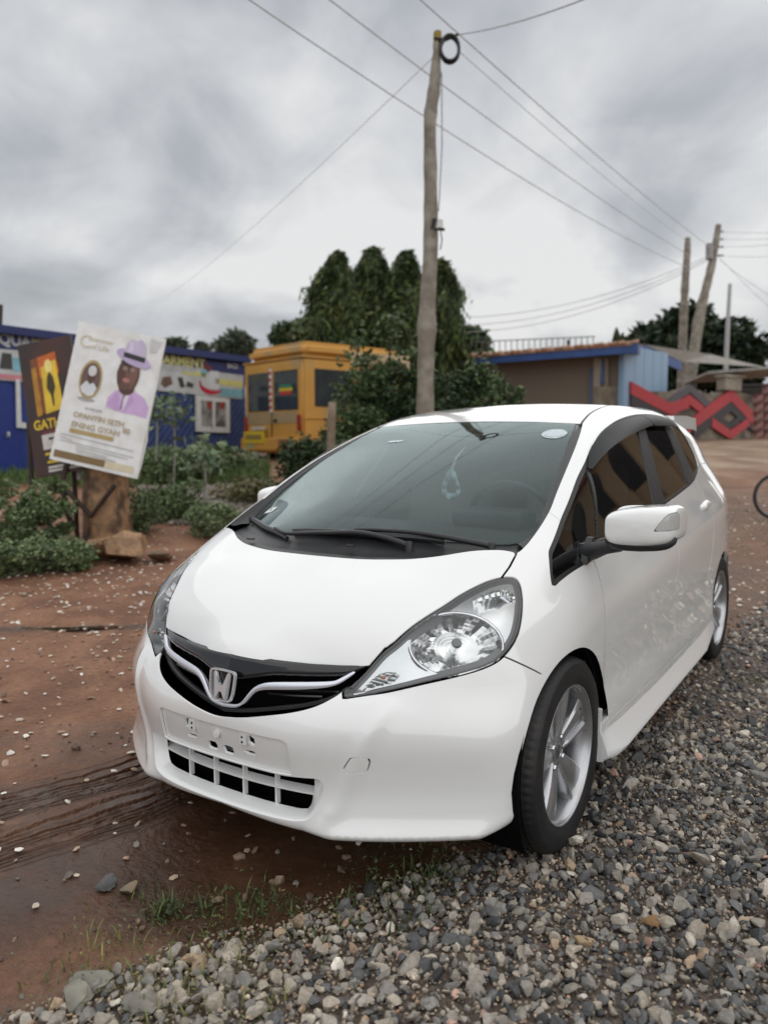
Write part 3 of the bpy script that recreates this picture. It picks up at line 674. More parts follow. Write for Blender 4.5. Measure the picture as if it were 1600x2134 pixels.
    tube('chrome_trim',[(sg*p[0]*.992,p[1]+.008,p[2]-.004) for p in rim],.0045,SATIN,root,n=6)
for sg in (1,-1): headlight(sg)
# ---- windscreen, cowl, wipers
WSG=GLASS('windscreen_glass',(.74,.84,.83),1.30,1.5,gcol=(.84,.985,.98))
GIN=[(.05,-.115),(.20,-.103),(.353,-.050),(.495,.020),(.575,.075),(.618,.135),(.626,.185),(.622,.234),(.611,.319),(.597,.408),(.582,.501),(.563,.601),(.541,.704),(.520,.817),(.497,.925),(.40,.934),(.2,.937),(.05,.938)]
def grid_patch(poly,fz,nx,ny,clip_to=True):
    poly=np.asarray(poly);x0,y0=poly.min(0)-.01;x1,y1=poly.max(0)+.01
    gx,gy=np.meshgrid(np.linspace(x0,x1,nx),np.linspace(y0,y1,ny),indexing='ij');X,Y=gx.ravel(),gy.ravel();Z=fz(X,Y);e=.002
    N=np.stack([-(fz(X+e,Y)-fz(X-e,Y))/(2*e),-(fz(X,Y+e)-fz(X,Y-e))/(2*e),np.ones_like(X)],1);N/=np.linalg.norm(N,axis=1)[:,None]
    I=np.arange(nx*ny).reshape(nx,ny);F=np.concatenate([np.stack([I[:-1,:-1],I[1:,:-1],I[1:,1:]],-1).reshape(-1,3),np.stack([I[:-1,:-1],I[1:,1:],I[:-1,1:]],-1).reshape(-1,3)])
    m=(np.stack([X,Y,Z],1),N,F); return clip(m,sdf(XY(m[0]),poly)) if clip_to else m
gin=curve_pts(GIN+[(-x,y) for x,y in GIN[::-1]],n=4)
cx=curve_pts(COWL,n=4,closed=False)
gout=np.r_[[(x*.995,y) for x,y in curve_pts(WSO[1:],n=4,closed=False)],[(0,.943)]]
gout=np.r_[gout,[(-x,y) for x,y in gout[::-1][1:]],[(-x,y+.09+.0*x) for x,y in COWL[1:]],[(x,y+.09) for x,y in COWL[:0:-1]][1:]]
pane=grid_patch(gin*[1.012,1.0],lambda x,y:zglass(x,y)+.001,60,60); 
WS=mesh_np('windscreen',pane[0],pane[2],WSG,CAR,N=pane[1])
# painted border of the glass + moulding up to the pillars (ruled strip)
def zbody(x,y):
    z=np.full(len(x),1.55)
    for _ in range(70): z=z-np.clip(field(x,y,z),-.05,.05)*.9
    return z
wo=np.array(curve_pts(WSO[2:],n=5,closed=False)); wi=np.array(curve_pts([(.600,.09)]+GIN[5:15],n=5,closed=False))
def resamp(c,n):
    s_=np.r_[0,np.cumsum(np.linalg.norm(np.diff(c,axis=0),axis=1))];t=np.linspace(0,s_[-1],n);return np.stack([np.interp(t,s_,c[:,i]) for i in (0,1)],1)
wo=resamp(wo,50);wi=resamp(wi,50)
zo=zbody(wo[:,0],wo[:,1])-.004; zi=zglass(wi[:,0],wi[:,1])+.003
for sg in (1,-1):
    V=[];F=[]
    for t in (0,.25,.6,1):
        for k in range(50):
            p=wo[k]*(1-t)+wi[k]*t; z=zo[k]*(1-t)+zi[k]*t - (.006 if t==.25 else .0)
            V.append((sg*p[0],p[1],z))
    for l in range(3):
        for k in range(49): F.append((l*50+k,l*50+k+1,(l+1)*50+k+1,(l+1)*50+k)[::sg])
    mesh_np('windscreen_moulding',np.array(V),np.array(F),BLACKP,WS)
tp=np.array([(x,.944) for x in np.linspace(-.52,.52,30)]); tz=zbody(tp[:,0],tp[:,1])
tube('top_moulding',[(a,b_-.004,c-.006) for (a,b_),c in zip(tp,tz)],.0075,SEAL,WS,n=6)
# dark dotted band at the top of the glass and lower frit
fr=grid_patch(np.array([(-.52,.80),(-.50,.815),(-.3,.79),(0,.775),(.3,.79),(.50,.815),(.52,.80),(.497,.925),(.3,.936),(0,.938),(-.3,.936),(-.497,.925)]),lambda x,y:zglass(x,y)-.002,40,16)
mesh_np('shade_band',fr[0],fr[2],GLASS('shade_tint',(.55,.56,.60),0),WS,N=fr[1])
# cowl panel
cw=np.array(resamp(np.array(COWL),40)); cz=zhood(cw[:,0],cw[:,1])-.010
gi=np.array(resamp(np.array([(.640,.150),(.62,.135),(.575,.075),(.495,.020),(.353,-.050),(.20,-.103),(.0,-.118)]),40)); gz=zglass(gi[:,0],gi[:,1])-.004
V=[];F=[];nn=40
full_c=np.r_[np.c_[cw,cz],(np.c_[cw,cz]*[-1,1,1])[::-1][1:]]; full_g=np.r_[np.c_[gi,gz],(np.c_[gi,gz]*[-1,1,1])[::-1][1:]]; nn=len(full_c)
for t,dz in ((-.10,-.02),(0,0),(.18,.003),(.30,-.006),(.75,-.010),(1.0,.004),(1.25,-.01)):
    for k in range(nn): V.append(full_c[k]*(1-t)+full_g[k]*t+[0,0,dz])
for l in range(6):
    for k in range(nn-1): F.append((l*nn+k,l*nn+k+1,(l+1)*nn+k+1,(l+1)*nn+k))
COW=mesh_np('cowl_panel',np.array(V),np.array(F)[:,::-1],BLACKP,CAR)
for x in (-.36,.12): box('cowl_clip',(x,-.19+.25*x*x,float(zhood(np.array([x]),np.array([-.19+.25*x*x]))[0])+.004),(.03,.016,.006),BLACKP,COW,bev=.002)
def on_glass(p,dz): return (p[0],p[1],float(zglass(np.array([p[0]]),np.array([p[1]]))[0])+dz)
def wiper(blade,arm,pivot):
    root=bpy.data.objects.new('wiper',None); link(root,CAR)
    bl=curve_pts(blade,n=8,closed=False)
    tube('blade',[on_glass(p,.012) for p in bl],[.008+.004*math.sin(math.pi*i/(len(bl)-1)) for i in range(len(bl))],BLACKP,root,n=6)
    tube('rubber',[on_glass(p,.004) for p in bl],.004,SEAL,root,n=6)
    ar=curve_pts(arm,n=8,closed=False)
    tube('arm',[on_glass(p,.020+.012*math.sin(math.pi*i/(len(ar)-1))) for i,p in enumerate(ar)],[.011-.005*i/(len(ar)-1) for i in range(len(ar))],BLACKP,root,n=8)
    o=lathe('pivot_cap',[(-.02,.013),(.016,.013),(.022,.009),(.023,.0005)],16,BLACKP,root,axis='z'); o.location=on_glass(pivot,.012)
wiper([(-.193,-.108),(0,-.116),(.20,-.098),(.40,-.045)],[(.545,.010),(.46,-.030),(.36,-.062),(.22,-.092),(.08,-.108)],(.545,.010))
wiper([(-.628,.130),(-.50,.030),(-.36,-.064),(-.20,-.136)],[(.299,-.113),(.135,-.122),(-.02,-.140),(-.195,-.135),(-.30,-.09)],(.305,-.112))
# stickers on the glass
def disc_on_glass(name,c,rx,ry,mat,parent,dz=.003,n=36):
    p=np.array([(c[0]+rx*math.cos(2*math.pi*k/n),c[1]+ry*math.sin(2*math.pi*k/n)) for k in range(n)])
    m=grid_patch(p,lambda x,y:zglass(x,y)+dz,14,14); return mesh_np(name,m[0],m[2],mat,parent,N=m[1])
STK=M('pale_sticker',(.42,.52,.56),.5,vary=.12,vscale=60,col2=(.62,.68,.70),c2scale=45)
disc_on_glass('round_sticker',(.452,.797),.052,.052,STK,WS)
disc_on_glass('round_sticker_print',(.452,.797),.040,.036,M('sticker_print',(.55,.62,.65),.5,vary=.2,vscale=90),WS,dz=.004)
m=grid_patch(np.array([(-.560,.135),(-.500,.115),(-.492,.150),(-.552,.170)]),lambda x,y:zglass(x,y)+.003,6,6); mesh_np('small_label',m[0],m[2],M('white_label',(.75,.78,.76),.5,vary=.03),WS,N=m[1])
disc_on_glass('label_dot',(-.527,.143),.006,.007,SEAL,WS,dz=.0045,n=12)
m=grid_patch(np.array([(-.300,.672),(-.205,.672),(-.205,.690),(-.300,.690)]),lambda x,y:zglass(x,y)+.003,5,9); mesh_np('toll_strip',m[0],m[2],M('pale_strip',(.60,.74,.78),.4),WS,N=m[1])
# three thin antenna wires printed in the glass do not exist: those lines are mirrored power lines
# ---- side glass
SG=GLASS('side_glass_tint',(.16,.16,.16),2.3,1.5); SGF=GLASS('front_side_glass_tint',(.30,.31,.31),2.3,1.5)
dg=offset(dlo,-.006)
dd=f_dlo(dlo[0],dlo[1])
_gn=dg[1]*.18+np.array([.917,-.03,.395])*.82; dg=(dg[0],_gn/np.linalg.norm(_gn,axis=1)[:,None],dg[2])
def ln(a,b):   # signed: positive towards +y of the line a(top)->b(bottom)
    a=np.array(a);b=np.array(b);n=np.array([-(b-a)[1],(b-a)[0]]);n=n/np.linalg.norm(n);return lambda V:(V[:,[1,2]]-a)@n
LA=ln((.600,1.195),(.395,.930));LB1=ln((1.345,1.37),(1.113,1.004));LB2=ln((1.470,1.38),(1.293,1.008));LC1=ln((1.840,1.40),(1.854,1.066));LC2=ln((1.960,1.39),(2.073,1.076))
def seg(lo,hi,sh=.006):
    g=np.full(len(dg[0]),-1.)
    if lo is not None: g=np.maximum(g,-(lo(dg[0]))+sh)
    if hi is not None: g=np.maximum(g,hi(dg[0])+sh)
    return g
base=dd+.010
for sg in (1,-1):
    mm=(lambda m:m) if sg>0 else mirror
    par=fd[0] if sg>0 else fd[1]; parr=rd[0] if sg>0 else rd[1]
    panel('quarter_glass',mm(clip(dg,np.maximum(base,seg(None,LA)))),SGF,CAR,edge=0)
    panel('window_glass',mm(clip(dg,np.maximum(base,seg(LA,LB1)))),SGF,par,edge=0)
    panel('window_glass',mm(clip(dg,np.maximum(base,seg(LB2,LC1)))),SG,parr,edge=0)
    panel('rear_quarter_glass',mm(clip(dg,np.maximum(base,seg(LC2,None)))),SG,CAR,edge=0)
    tr=offset(dlo,-.003)
    panel('window_trim',mm(clip(tr,-(dd+.011))),SEAL,CAR,edge=.012)
    panel('divider_trim',mm(clip(tr,np.maximum(np.abs(LA(tr[0]))-.007,dd+.009))),SEAL,CAR,edge=.01)
    panel('door_pillar_trim',mm(clip(offset(dlo,-.002),np.maximum(-LB1(tr[0]),np.maximum(LB2(tr[0]),dd+.009)))),BLACKP,CAR,edge=.01)
    panel('rear_pillar_trim',mm(clip(offset(dlo,-.002),np.maximum(-LC1(tr[0]),np.maximum(LC2(tr[0]),dd+.009)))),BLACKP,CAR,edge=.01)
    # rain visors
    VIS=M('smoked_visor',(.008,.009,.010),.3,spec=.08)
    for nm,poly in (('rain_visor',[(.575,1.172),(.697,1.236),(.835,1.284),(1.011,1.33),(1.268,1.372),(1.500,1.394),(1.500,1.336),(1.392,1.327),(1.066,1.285),(.838,1.241),(.683,1.199),(.585,1.166)]),('rain_visor',[(1.508,1.394),(1.70,1.402),(1.90,1.396),(1.99,1.385),(1.985,1.330),(1.80,1.338),(1.508,1.336)])):
        pc=curve_pts(poly,corners=(0,5,6) if len(poly)>8 else (0,3,4,6),n=3)
        src=dlo if False else clip(BODY,np.where(BODY[0][:,0]>.4,sdf(YZ(BODY[0]),pc),.5))
        top=np.interp(src[0][:,1],[.575,.697,.835,1.011,1.268,1.5,1.7,1.9,2.0],[1.172,1.236,1.284,1.33,1.372,1.394,1.402,1.396,1.385])
        of=.006+.022*np.clip((top-src[0][:,2])/.05,0,1)**.7
        panel(nm,mm(offset(src,of)),VIS,CAR,edge=.004)
# ---- door handles
def surfx(y,z):
    x=np.full(len(y),1.0)
    for _ in range(60): x=x-np.clip(field(x,y,z),-.05,.05)*.9
    return x
for sg in (1,-1):
    for (y0,z0,par) in ((1.12,.850,fd[0 if sg>0 else 1]),(2.03,.930,rd[0 if sg>0 else 1])):
        bm=bmesh.new(); n=13; rings=[]
        for i in range(n):
            t=i/(n-1); y=y0-.085+.19*t; z=z0-.004+.016*t; x=float(surfx(np.array([y]),np.array([z]))[0])
            w_=.021*(1-abs(2*t-1)**4*.6); h_=.026*(1-abs(2*t-1)**6)+.0
            rings.append([bm.verts.new((sg*(x-.004+h_*max(0,math.cos(a)) if abs(a)<=math.pi/2 else sg*0),y,z+w_*math.sin(a))) if False else bm.verts.new((sg*(x-.006+h_*math.cos(a)),y,z+w_*math.sin(a))) for a in np.linspace(-math.pi/2,math.pi/2,9)])
        for A_,B_ in zip(rings,rings[1:]):
            for k in range(8): bm.faces.new((A_[k],A_[k+1],B_[k+1],B_[k]))
        o=bm_obj('door_handle',bm,WHITE,par,smooth=True)
        yy_=np.array([y0-.02]);zz_=np.array([z0-.012]);xx_=float(surfx(yy_,zz_)[0])
        bm=bmesh.new(); bmesh.ops.create_uvsphere(bm,u_segments=20,v_segments=10,radius=1)
        for v in bm.verts: v.co=Vector((sg*(xx_-.006+v.co.x*.010),yy_[0]+v.co.y*.055,zz_[0]-.012+v.co.z*.030))
        bm_obj('handle_cup',bm,WHITE,par,smooth=True)
# ---- side skirts
def skirt(sg):
    bm=bmesh.new(); ys=np.r_[np.linspace(.262,.34,6),np.linspace(.42,1.80,16),np.linspace(1.85,2.165,9)]; rings=[]
    for y in ys:
        f=np.clip((y-.262)/.12,0,1); rr_=np.clip((y-1.80)/.36,0,1); k=.5-.5*math.cos(math.pi*f); out=.016+.034*k-.030*rr_; zb=.186+.014*(y-.3)*.8+.03*rr_; 
        x=.8365; up=.325-.0*f+.055*rr_**2
        prof=[(x-.03,up-.005),(x+.003,up),(x+.006,up-.012),(x+.003,up-.026),(x+.005,zb+.085),(x+out,zb+.035),(x+out+.004,zb+.018),(x+out-.004,zb+.002),(x-.02,zb),(x-.06,zb+.012)]
        rings.append([bm.verts.new((sg*p,y,q)) for p,q in prof])
    for A_,B_ in zip(rings,rings[1:]):
        for k in range(9): bm.faces.new((A_[k],A_[k+1],B_[k+1],B_[k]))
    bm.faces.new(rings[0]);bm.faces.new(rings[-1])
    o=bm_obj('side_skirt',bm,WHITE,CAR,smooth=True,angle=38)
    # flat closing piece behind the front wheel, with two rivets
    prism('skirt_end_plate',[(.755,.190),(.842,.188),(.868,.215),(.852,.26),(.838,.30),(.842,.372),(.812,.376),(.755,.372)],((0,.256,0),(sg,0,0),(0,0,1),(0,1,0)),.012,WHITE,o)
    for z in (.352,.288): 
        r_=lathe('rivet',[(-.004,.0005),(-.0035,.004),(0,.0075)],12,M('rivet_steel',(.45,.46,.46),.35,metal=.8),o,axis='y'); r_.location=(sg*.826,.2555,z)
for sg in (1,-1): skirt(sg)
# mud flaps behind the rear wheels
for sg in (1,-1): prism('mud_flap',[(.62,.26),(.79,.26),(.815,.32),(.812,.56),(.80,.58),(.62,.58)],((0,2.80,0),(sg,0,0),(0,0,1),(0,1,0)),.012,GREYP,CAR)
# ---- tail spoiler
bm=bmesh.new(); rings=[]
for x in np.linspace(-.56,.56,29):
    a=abs(x)/.56; y0=2.86-.06*a*a; z0=1.408-.012*a*a; dr=(max(0,a-.80)/.20)
    prof=[(y0-.40,z0+.020),(y0-.1,z0+.028),(y0+.15,z0+.030-.01*dr),(y0+.19,z0+.026-.01*dr),(y0+.22,z0+.005-.07*dr),(y0+.10,z0-.012-.04*dr),(y0-.40,z0-.05)]
    rings.append([bm.verts.new((x,p,q)) for p,q in prof])
for A_,B_ in zip(rings,rings[1:]):
    for k in range(7): bm.faces.new((A_[k],A_[(k+1)%7],B_[(k+1)%7],B_[k]))
bm.faces.new(rings[0]);bm.faces.new(rings[-1]); bm_obj('tail_spoiler',bm,WHITE,CAR,smooth=True,angle=40)
# ---- door mirrors
def mirror_part(sg):
    root=bpy.data.objects.new('door_mirror',None); link(root,CAR)
    cx,cy,cz=.968,.235,1.013
    def ring_shape(k,n,sx,sz,rot=0):
        t=2*math.pi*k/n; c,s_=math.cos(t),math.sin(t); p=4.2
        return (math.copysign(abs(c)**(2/p),c)*sx,math.copysign(abs(s_)**(2/p),s_)*sz)
    n=64; prof=[(.075,1.0),(.03,1.0),(-.02,.985),(-.050,.945),(-.068,.87),(-.078,.74),(-.084,.45),(-.086,.01)]
    prof=[tuple(p) for p in curve_pts(prof,n=3,closed=False)]; V=[];UV=[];F_=[]
    for dy,s2 in prof:
        for k in range(n):
            u,v=ring_shape(k,n,.107*s2,.0625*s2); taper=1-.12*max(0,-u/.107); z=v*taper+.006*(u/.107)-.004
            V.append((cx+u,cy+dy+.036*max(0,u/.107)**2+.02*(u/.107),cz+z)); UV.append((u,v))
    for i_ in range(len(prof)-1):
        for k in range(n):
            a_,b_,c_,d_=i_*n+k,i_*n+(k+1)%n,(i_+1)*n+(k+1)%n,(i_+1)*n+k; F_+=[(a_,c_,b_),(a_,d_,c_)]
    V=np.array(V);F_=np.array(F_);fn=np.cross(V[F_[:,1]]-V[F_[:,0]],V[F_[:,2]]-V[F_[:,0]]); NN=np.zeros_like(V)
    for q in range(3): np.add.at(NN,F_[:,q],fn)
    NN/=np.linalg.norm(NN,axis=1)[:,None]+1e-12
    if (NN*(V-[cx,cy,cz])).sum()<0: NN=-NN; F_=F_[:,::-1]
    ms=refine((V,NN,F_)); TRI=curve_pts([(.050,-.012),(.086,.040),(.112,.034),(.120,.0),(.112,-.010)],corners=(0,),n=5)
    loc=ms[0]-[cx,0,cz]; g=np.where(ms[0][:,1]<cy+.035,sdf(loc[:,[0,2]]+[0,-.0],TRI),.5); mm=(lambda m:m) if sg>0 else mirror
    panel('mirror_shell',mm(clip(ms,-(g-.0008))),WHITE,root,edge=.003); panel('signal_lens',mm(clip(ms,g+.0008)),M('mirror_signal',(.50,.50,.49),.12,coat=.5,vary=.06,vscale=90),root,edge=.003)
    panel('signal_edge',mm(offset(clip(ms,np.abs(g)-.0015),-.002)),SEAL,root,edge=0)
    # glass side
    bm=bmesh.new(); vs=[bm.verts.new((sg*(cx+ring_shape(k,32,.100,.057)[0]),cy+.070+.03*ring_shape(k,32,.1,.057)[0]/.1,cz+ring_shape(k,32,.100,.057)[1])) for k in range(32)]; bm.faces.new(vs); bm_obj('mirror_glass',bm,M('mirror_glass',(.8,.82,.83),.03,metal=1),root)
    # dark lower edge
    pts=[]
    for k in range(40):
        u,v=ring_shape(k,40,.101,.0605)
        if v<-.030: pts.append((u,v))
    pts.sort()
    tube('lower_trim',[(sg*(cx+u),cy-.022+.03*(u/.107),cz+v*(1-.10*max(0,-u/.107))-.006+.006*u/.107) for u,v in pts],[.004+.014*math.sin(math.pi*(i+.5)/len(pts))**.5 for i in range(len(pts))],BLACKP,root,n=10)
    # arm
    tube('mirror_arm',[(sg*.770,.262,.902),(sg*.805,.250,.915),(sg*.845,.240,.930),(sg*.895,.238,.945)],[.030,.030,.024,.026],BLACKP,root,n=14)
    prism('arm_foot',[(.215,.870),(.33,.884),(.325,.925),(.30,.955),(.275,.955),(.24,.925)],((sg*.772,0,0),(0,1,0),(0,0,1),(sg,0,0)),.022,BLACKP,root)
    return root
mirror_part(1)
mr=mirror_part(-1)
fold=[c for c in mr.children if c.name.split('.')[0] not in('arm_foot',)]
for c in fold: c.matrix_local=Matrix.Translation((-.77,.39,0))@Matrix.Rotation(R(-82),4,'Z')@Matrix.Translation((.79,-.26,0))
# ---- wheels
TYRE=M('tyre_rubber',(.011,.011,.012),.62,vary=.25,vscale=20,bump=.0006,bscale=140,col2=(.024,.021,.019),c2scale=5,c2lo=.55,c2hi=.75)
ALLOY=M('alloy_silver',(.50,.51,.53),.30,metal=.85,vary=.04,rvary=.06,col2=(.40,.39,.38),c2scale=7,c2lo=.58,c2hi=.75)
DISC=M('brake_steel',(.14,.13,.125),.45,metal=.7,vary=.2)
def wheel():
    root=bpy.data.objects.new('wheel',None); link(root,CAR)
    prof=[(-.080,.212),(-.091,.235),(-.0945,.262),(-.090,.285),(-.080,.298),(-.0705,.3022),(-.058,.3045),(-.0545,.3045),(-.054,.297),(-.049,.297),(-.0485,.305),(-.021,.3058),(-.0205,.298),(-.0145,.298),(-.014,.306),(.014,.306),(.0145,.298),(.0205,.298),(.021,.3058),(.0485,.305),(.049,.297),(.054,.297),(.0545,.3045),(.058,.3045),(.0705,.3022),(.080,.298),(.087,.290),(.0905,.285),(.0912,.279),(.0945,.262),(.0935,.250),(.0938,.244),(.0915,.236),(.090,.226),(.083,.2165),(.080,.212)]
    nseg=216
    def rf(i,k):
        a,r=prof[i]; 
        if abs(a)>.056 and abs(a)<.086 and r>.29: return -.0032 if k%3==0 else 0
        return 0
    t=lathe('tyre',prof,nseg,TYRE,root,rfun=rf,angle=28)
    rim=bpy.data.objects.new('rim',None); link(rim,root)
    lathe('barrel',[(.080,.2115),(.0865,.2140),(.0875,.2175),(.0835,.2190),(.080,.2175),(.0835,.2135),(.078,.2070),(.060,.2010),(.030,.1960),(-.04,.192),(-.08,.20)],96,ALLOY,rim)
    lathe('brake_disc',[(.006,.06),(.006,.130),(-.012,.130),(-.012,.05)],48,DISC,root); lathe('wheel_back',[(-.03,.0),(-.03,.195),(-.02,.199)],48,VOID,root)
    box('brake_caliper',(-.0,-.09,.075),(.05,.05,.10),M('caliper_iron',(.10,.10,.10),.6,vary=.2),root,bev=.01)
    lathe('hub',[(.018,.075),(.036,.070),(.044,.060),(.046,.040),(.0445,.032),(.0445,.0305)],48,ALLOY,rim)
    ns=5
    bm=bmesh.new(); st=[.040,.06,.085,.11,.14,.168,.19,.203]; rings=[]
    for r in st:
        u=(r-.04)/.163; w_=.025+.040*u**.9; xf=.047+.020*u+.004*math.sin(math.pi*u); e=.014*min(1,u*2.5)*(1-.5*max(0,u-.75)/.25)
        prof_=[(-w_,xf-.040),(-w_,xf-.008),(-w_*.86,xf-.001),(-w_*.3,xf),(.12*w_,xf-.003),(.36*w_,xf-e),(.55*w_,xf-e),(.66*w_,xf+.001),(.86*w_,xf+.002),(w_,xf-.006),(w_,xf-.040)]
        rings.append([bm.verts.new((x_,t_,r)) for t_,x_ in prof_])
    for A_,B_ in zip(rings,rings[1:]):
        for k in range(10): bm.faces.new((A_[k],A_[k+1],B_[k+1],B_[k]))
    sp=bm_obj('spoke',bm,ALLOY,rim,smooth=True,angle=40)
    for k in range(ns):
        o=sp if k==0 else sp.copy()
        if k: COL.objects.link(o); o.parent=rim
        o.rotation_euler=(2*math.pi*k/ns,0,0)
    lathe('hub_cap',[(.0450,.0300),(.0470,.0295),(.0480,.026),(.0480,.0005)],40,M('cap_grey',(.36,.37,.38),.35,metal=.7),root)
    Hs=[(-.0115,.016),(-.0065,.016),(-.004,.002),(.004,.002),(.0065,.016),(.0115,.016),(.0085,-.016),(.0045,-.016),(.0035,-.004),(-.0035,-.004),(-.0045,-.016),(-.0085,-.016)]
    prism('cap_emblem',Hs,((.0478,0,0),(0,1,0),(0,0,1),(1,0,0)),.0015,M('emblem_dark',(.05,.05,.05),.4),root)
    ring=[(.0482,.0225*math.cos(2*math.pi*k/40)*.86,.0225*math.sin(2*math.pi*k/40)) for k in range(40)]; tube('cap_ring',ring,.0011,M('emblem_dark'),root,n=5,closed=True)
    for k in range(4):
        a=R(45+90*k+8); y,z=.050*math.cos(a),.050*math.sin(a)
        n_=lathe('lug_nut',[(.030,.0085),(.054,.0085),(.058,.006),(.060,.0005)],6,CHROME,root,angle=20); n_.location=(-.004,y,z)
    v_=tube('tyre_valve',[(.058,.0,.200),(.066,.0,.180)],[.005,.0035],SEAL,root); v_.rotation_euler=(R(-62),0,0)
    return root
W0=wheel(); W0.location=(.737,0,.302)
def put(loc,rz,rx=0):
    o=copy_tree(W0,CAR); o.location=loc; o.rotation_euler=(rx,0,rz); return o
W0.rotation_euler=(R(4),0,0)
put((.737,2.5,.302),0,R(24)); put((-.737,0,.302),math.pi,R(70)); put((-.737,2.5,.302),math.pi,R(15))
# ---- cabin
SEATM=M('seat_fabric',(.40,.40,.38),.85,vary=.08,vscale=30,bump=.001,bscale=300)
DASH=M('dash_plastic',(.05,.053,.055),.6,vary=.08,vscale=20)
BEIGE=M('cabin_lining',(.40,.39,.36),.8,vary=.05)
def soft(name,c,s,mat,bev,rot=None,parent=CAR):
    bm=bmesh.new(); bm_box(bm,c,s,rot); bmesh.ops.bevel(bm,geom=list(bm.edges),offset=bev,segments=4,affect='EDGES',profile=.6); return bm_obj(name,bm,mat,parent,smooth=True)
bm=bmesh.new(); rings=[]
for x in np.linspace(-.64,.64,17):
    a=abs(x)/.64; prof=[(.02+.16*a*a,.885-.03*a),(.2,.935-.03*a*a),(.42,.955-.02*a*a),(.52,.945),(.56,.90),(.55,.70),(.45,.45)]
    rings.append([bm.verts.new((x,p,q)) for p,q in prof])
for A_,B_ in zip(rings,rings[1:]):
    for k in range(6): bm.faces.new((A_[k],A_[k+1],B_[k+1],B_[k]))
bm_obj('dashboard',bm,DASH,CAR,smooth=True,angle=50)
soft('instrument_hood',(.34,.46,.985),(.30,.16,.07),DASH,.03)
rt=Matrix.Rotation(R(-12),3,'X')
for x in (.34,-.34):
    st=bpy.data.objects.new('front_seat',None); link(st,CAR)
    soft('seat_cushion',(x,1.05,.56),(.50,.52,.16),SEATM,.06,parent=st); soft('backrest',(x,1.36,.86),(.48,.14,.62),SEATM,.06,rt,st); soft('headrest',(x,1.44,1.22),(.24,.10,.17),SEATM,.045,rt,st)
soft('rear_seat',(0,2.15,.85),(1.2,.16,.60),SEATM,.06,rt)
for x in (-.38,.38): soft('rear_headrest',(x,2.22,1.17),(.24,.09,.15),SEATM,.04,rt)
sw=bpy.data.objects.new('steering_wheel',None); link(sw,CAR); sw.location=(.34,.66,.95); sw.rotation_euler=(R(-62),0,0)
bm=bmesh.new(); bm_tube(bm,[(.185*math.cos(2*math.pi*k/40),.185*math.sin(2*math.pi*k/40),0) for k in range(40)],.015,10,closed=True); bm_obj('wheel_rim',bm,M('steering_leather',(.03,.03,.032),.5,vary=.1),sw,smooth=True)
bm=bmesh.new(); bm_box(bm,(0,0,-.01),(.15,.12,.04),bev=.02); bm_box(bm,(0,.005,-.005),(.36,.03,.012),bev=.004); bm_box(bm,(0,-.09,-.005),(.04,.18,.012),bev=.004); bm_obj('wheel_hub',bm,DASH,sw)
tube('steering_column',[(.34,.70,.93),(.34,.45,.80)],.03,DASH,CAR)
lin=clip(offset(BODY,-.03),np.maximum(f_ws(BODY[0],BODY[1])*-1+.0,np.maximum(-f_dlo(BODY[0],BODY[1])+.0,np.maximum(.95-BODY[0][:,1],1.25-BODY[0][:,2]))))
panel('headlining',lin,BEIGE,CAR,edge=0,both=True)
box('cabin_floor',(0,1.3,.34),(1.5,2.4,.04),DASH,CAR)
for sg in (1,-1): box('door_card',(sg*.77,1.1,.66),(.03,1.7,.55),DASH,CAR)
rm=bpy.data.objects.new('rear_view_mirror',None); link(rm,CAR)
soft('mirror_case',(0.02,.86,1.265),(.23,.03,.065),DASH,.014,parent=rm); tube('mirror_stem',[(0.0,.885,1.335),(.01,.875,1.285)],.012,DASH,rm)
# surgical mask hanging from the mirror
MSK=M('pale_blue_fabric',(.50,.66,.74),.8,vary=.06,vscale=60)
fm=thing('face_mask','pale blue surgical mask hanging inside behind the car windscreen','face mask',(.045,.66,1.10))
bm=bmesh.new(); outl=curve_pts([(-.045,-.055),(-.048,-.010),(-.030,.030),(-.004,.062),(.006,.058),(.030,.022),(.047,-.012),(.044,-.045),(.026,-.066),(-.010,-.068)],n=5); hole=outl*.5+[0,-.010]
n=len(outl); A_=[bm.verts.new((p[0],.010*math.sin(6*p[0]/.05),p[1])) for p in outl]; B_=[bm.verts.new((p[0],-.012+.006*math.sin(9*p[1]/.05),p[1])) for p in outl*.78+[0,-.006]]; C_=[bm.verts.new((p[0],.004,p[1])) for p in hole]
for a_,b_ in ((A_,B_),(B_,C_)):
    for k in range(n): bm.faces.new((a_[k],a_[(k+1)%n],b_[(k+1)%n],b_[k]))
bm_obj('mask_fabric',bm,MSK,fm,smooth=True)
for dx in (-.004,.005): tube('ear_loop',[(dx,0,.055),(dx*.6-.003,.05,.11),(-.015,.16,.155)],.0016,M('white_elastic',(.8,.82,.83),.7),fm,n=5)
# ================================================================== terrain
CN=np.array(CAM); RN,UN,FN=[np.array(v) for v in (_r,_u,_f)]; FPX=1600.8
HN=np.array([-math.sin(R(33.442)),math.cos(R(33.442))]); TN=np.array([HN[1],-HN[0]])
def at(px,py,D): return CN+D*(FN+RN*(px-800)/FPX-UN*(py-1067)/FPX)      # a point of the place from its bearing and distance
GS=S1([-60,-8,4.8,6,7,8,9,10.5,12,15,18,22,29,45,80,400],[0,0,0,.012,.05,.11,.20,.36,.50,.72,.90,1.08,1.32,1.55,1.9,2.2],.5)
def wav(x,y,seed,n=7,f0=1.,k=1.9):
    r=np.random.default_rng(seed); o=0; a=1; f=f0
    for _ in range(n):
        t=r.uniform(0,6.28,2); an=r.uniform(0,6.28); c,s_=math.cos(an),math.sin(an)
        o=o+a*np.sin(f*(x*c+y*s_)+t[0]+1.3*np.sin(f*.7*(y*c-x*s_)+t[1])); a*=.62; f*=k
    return o/2.2
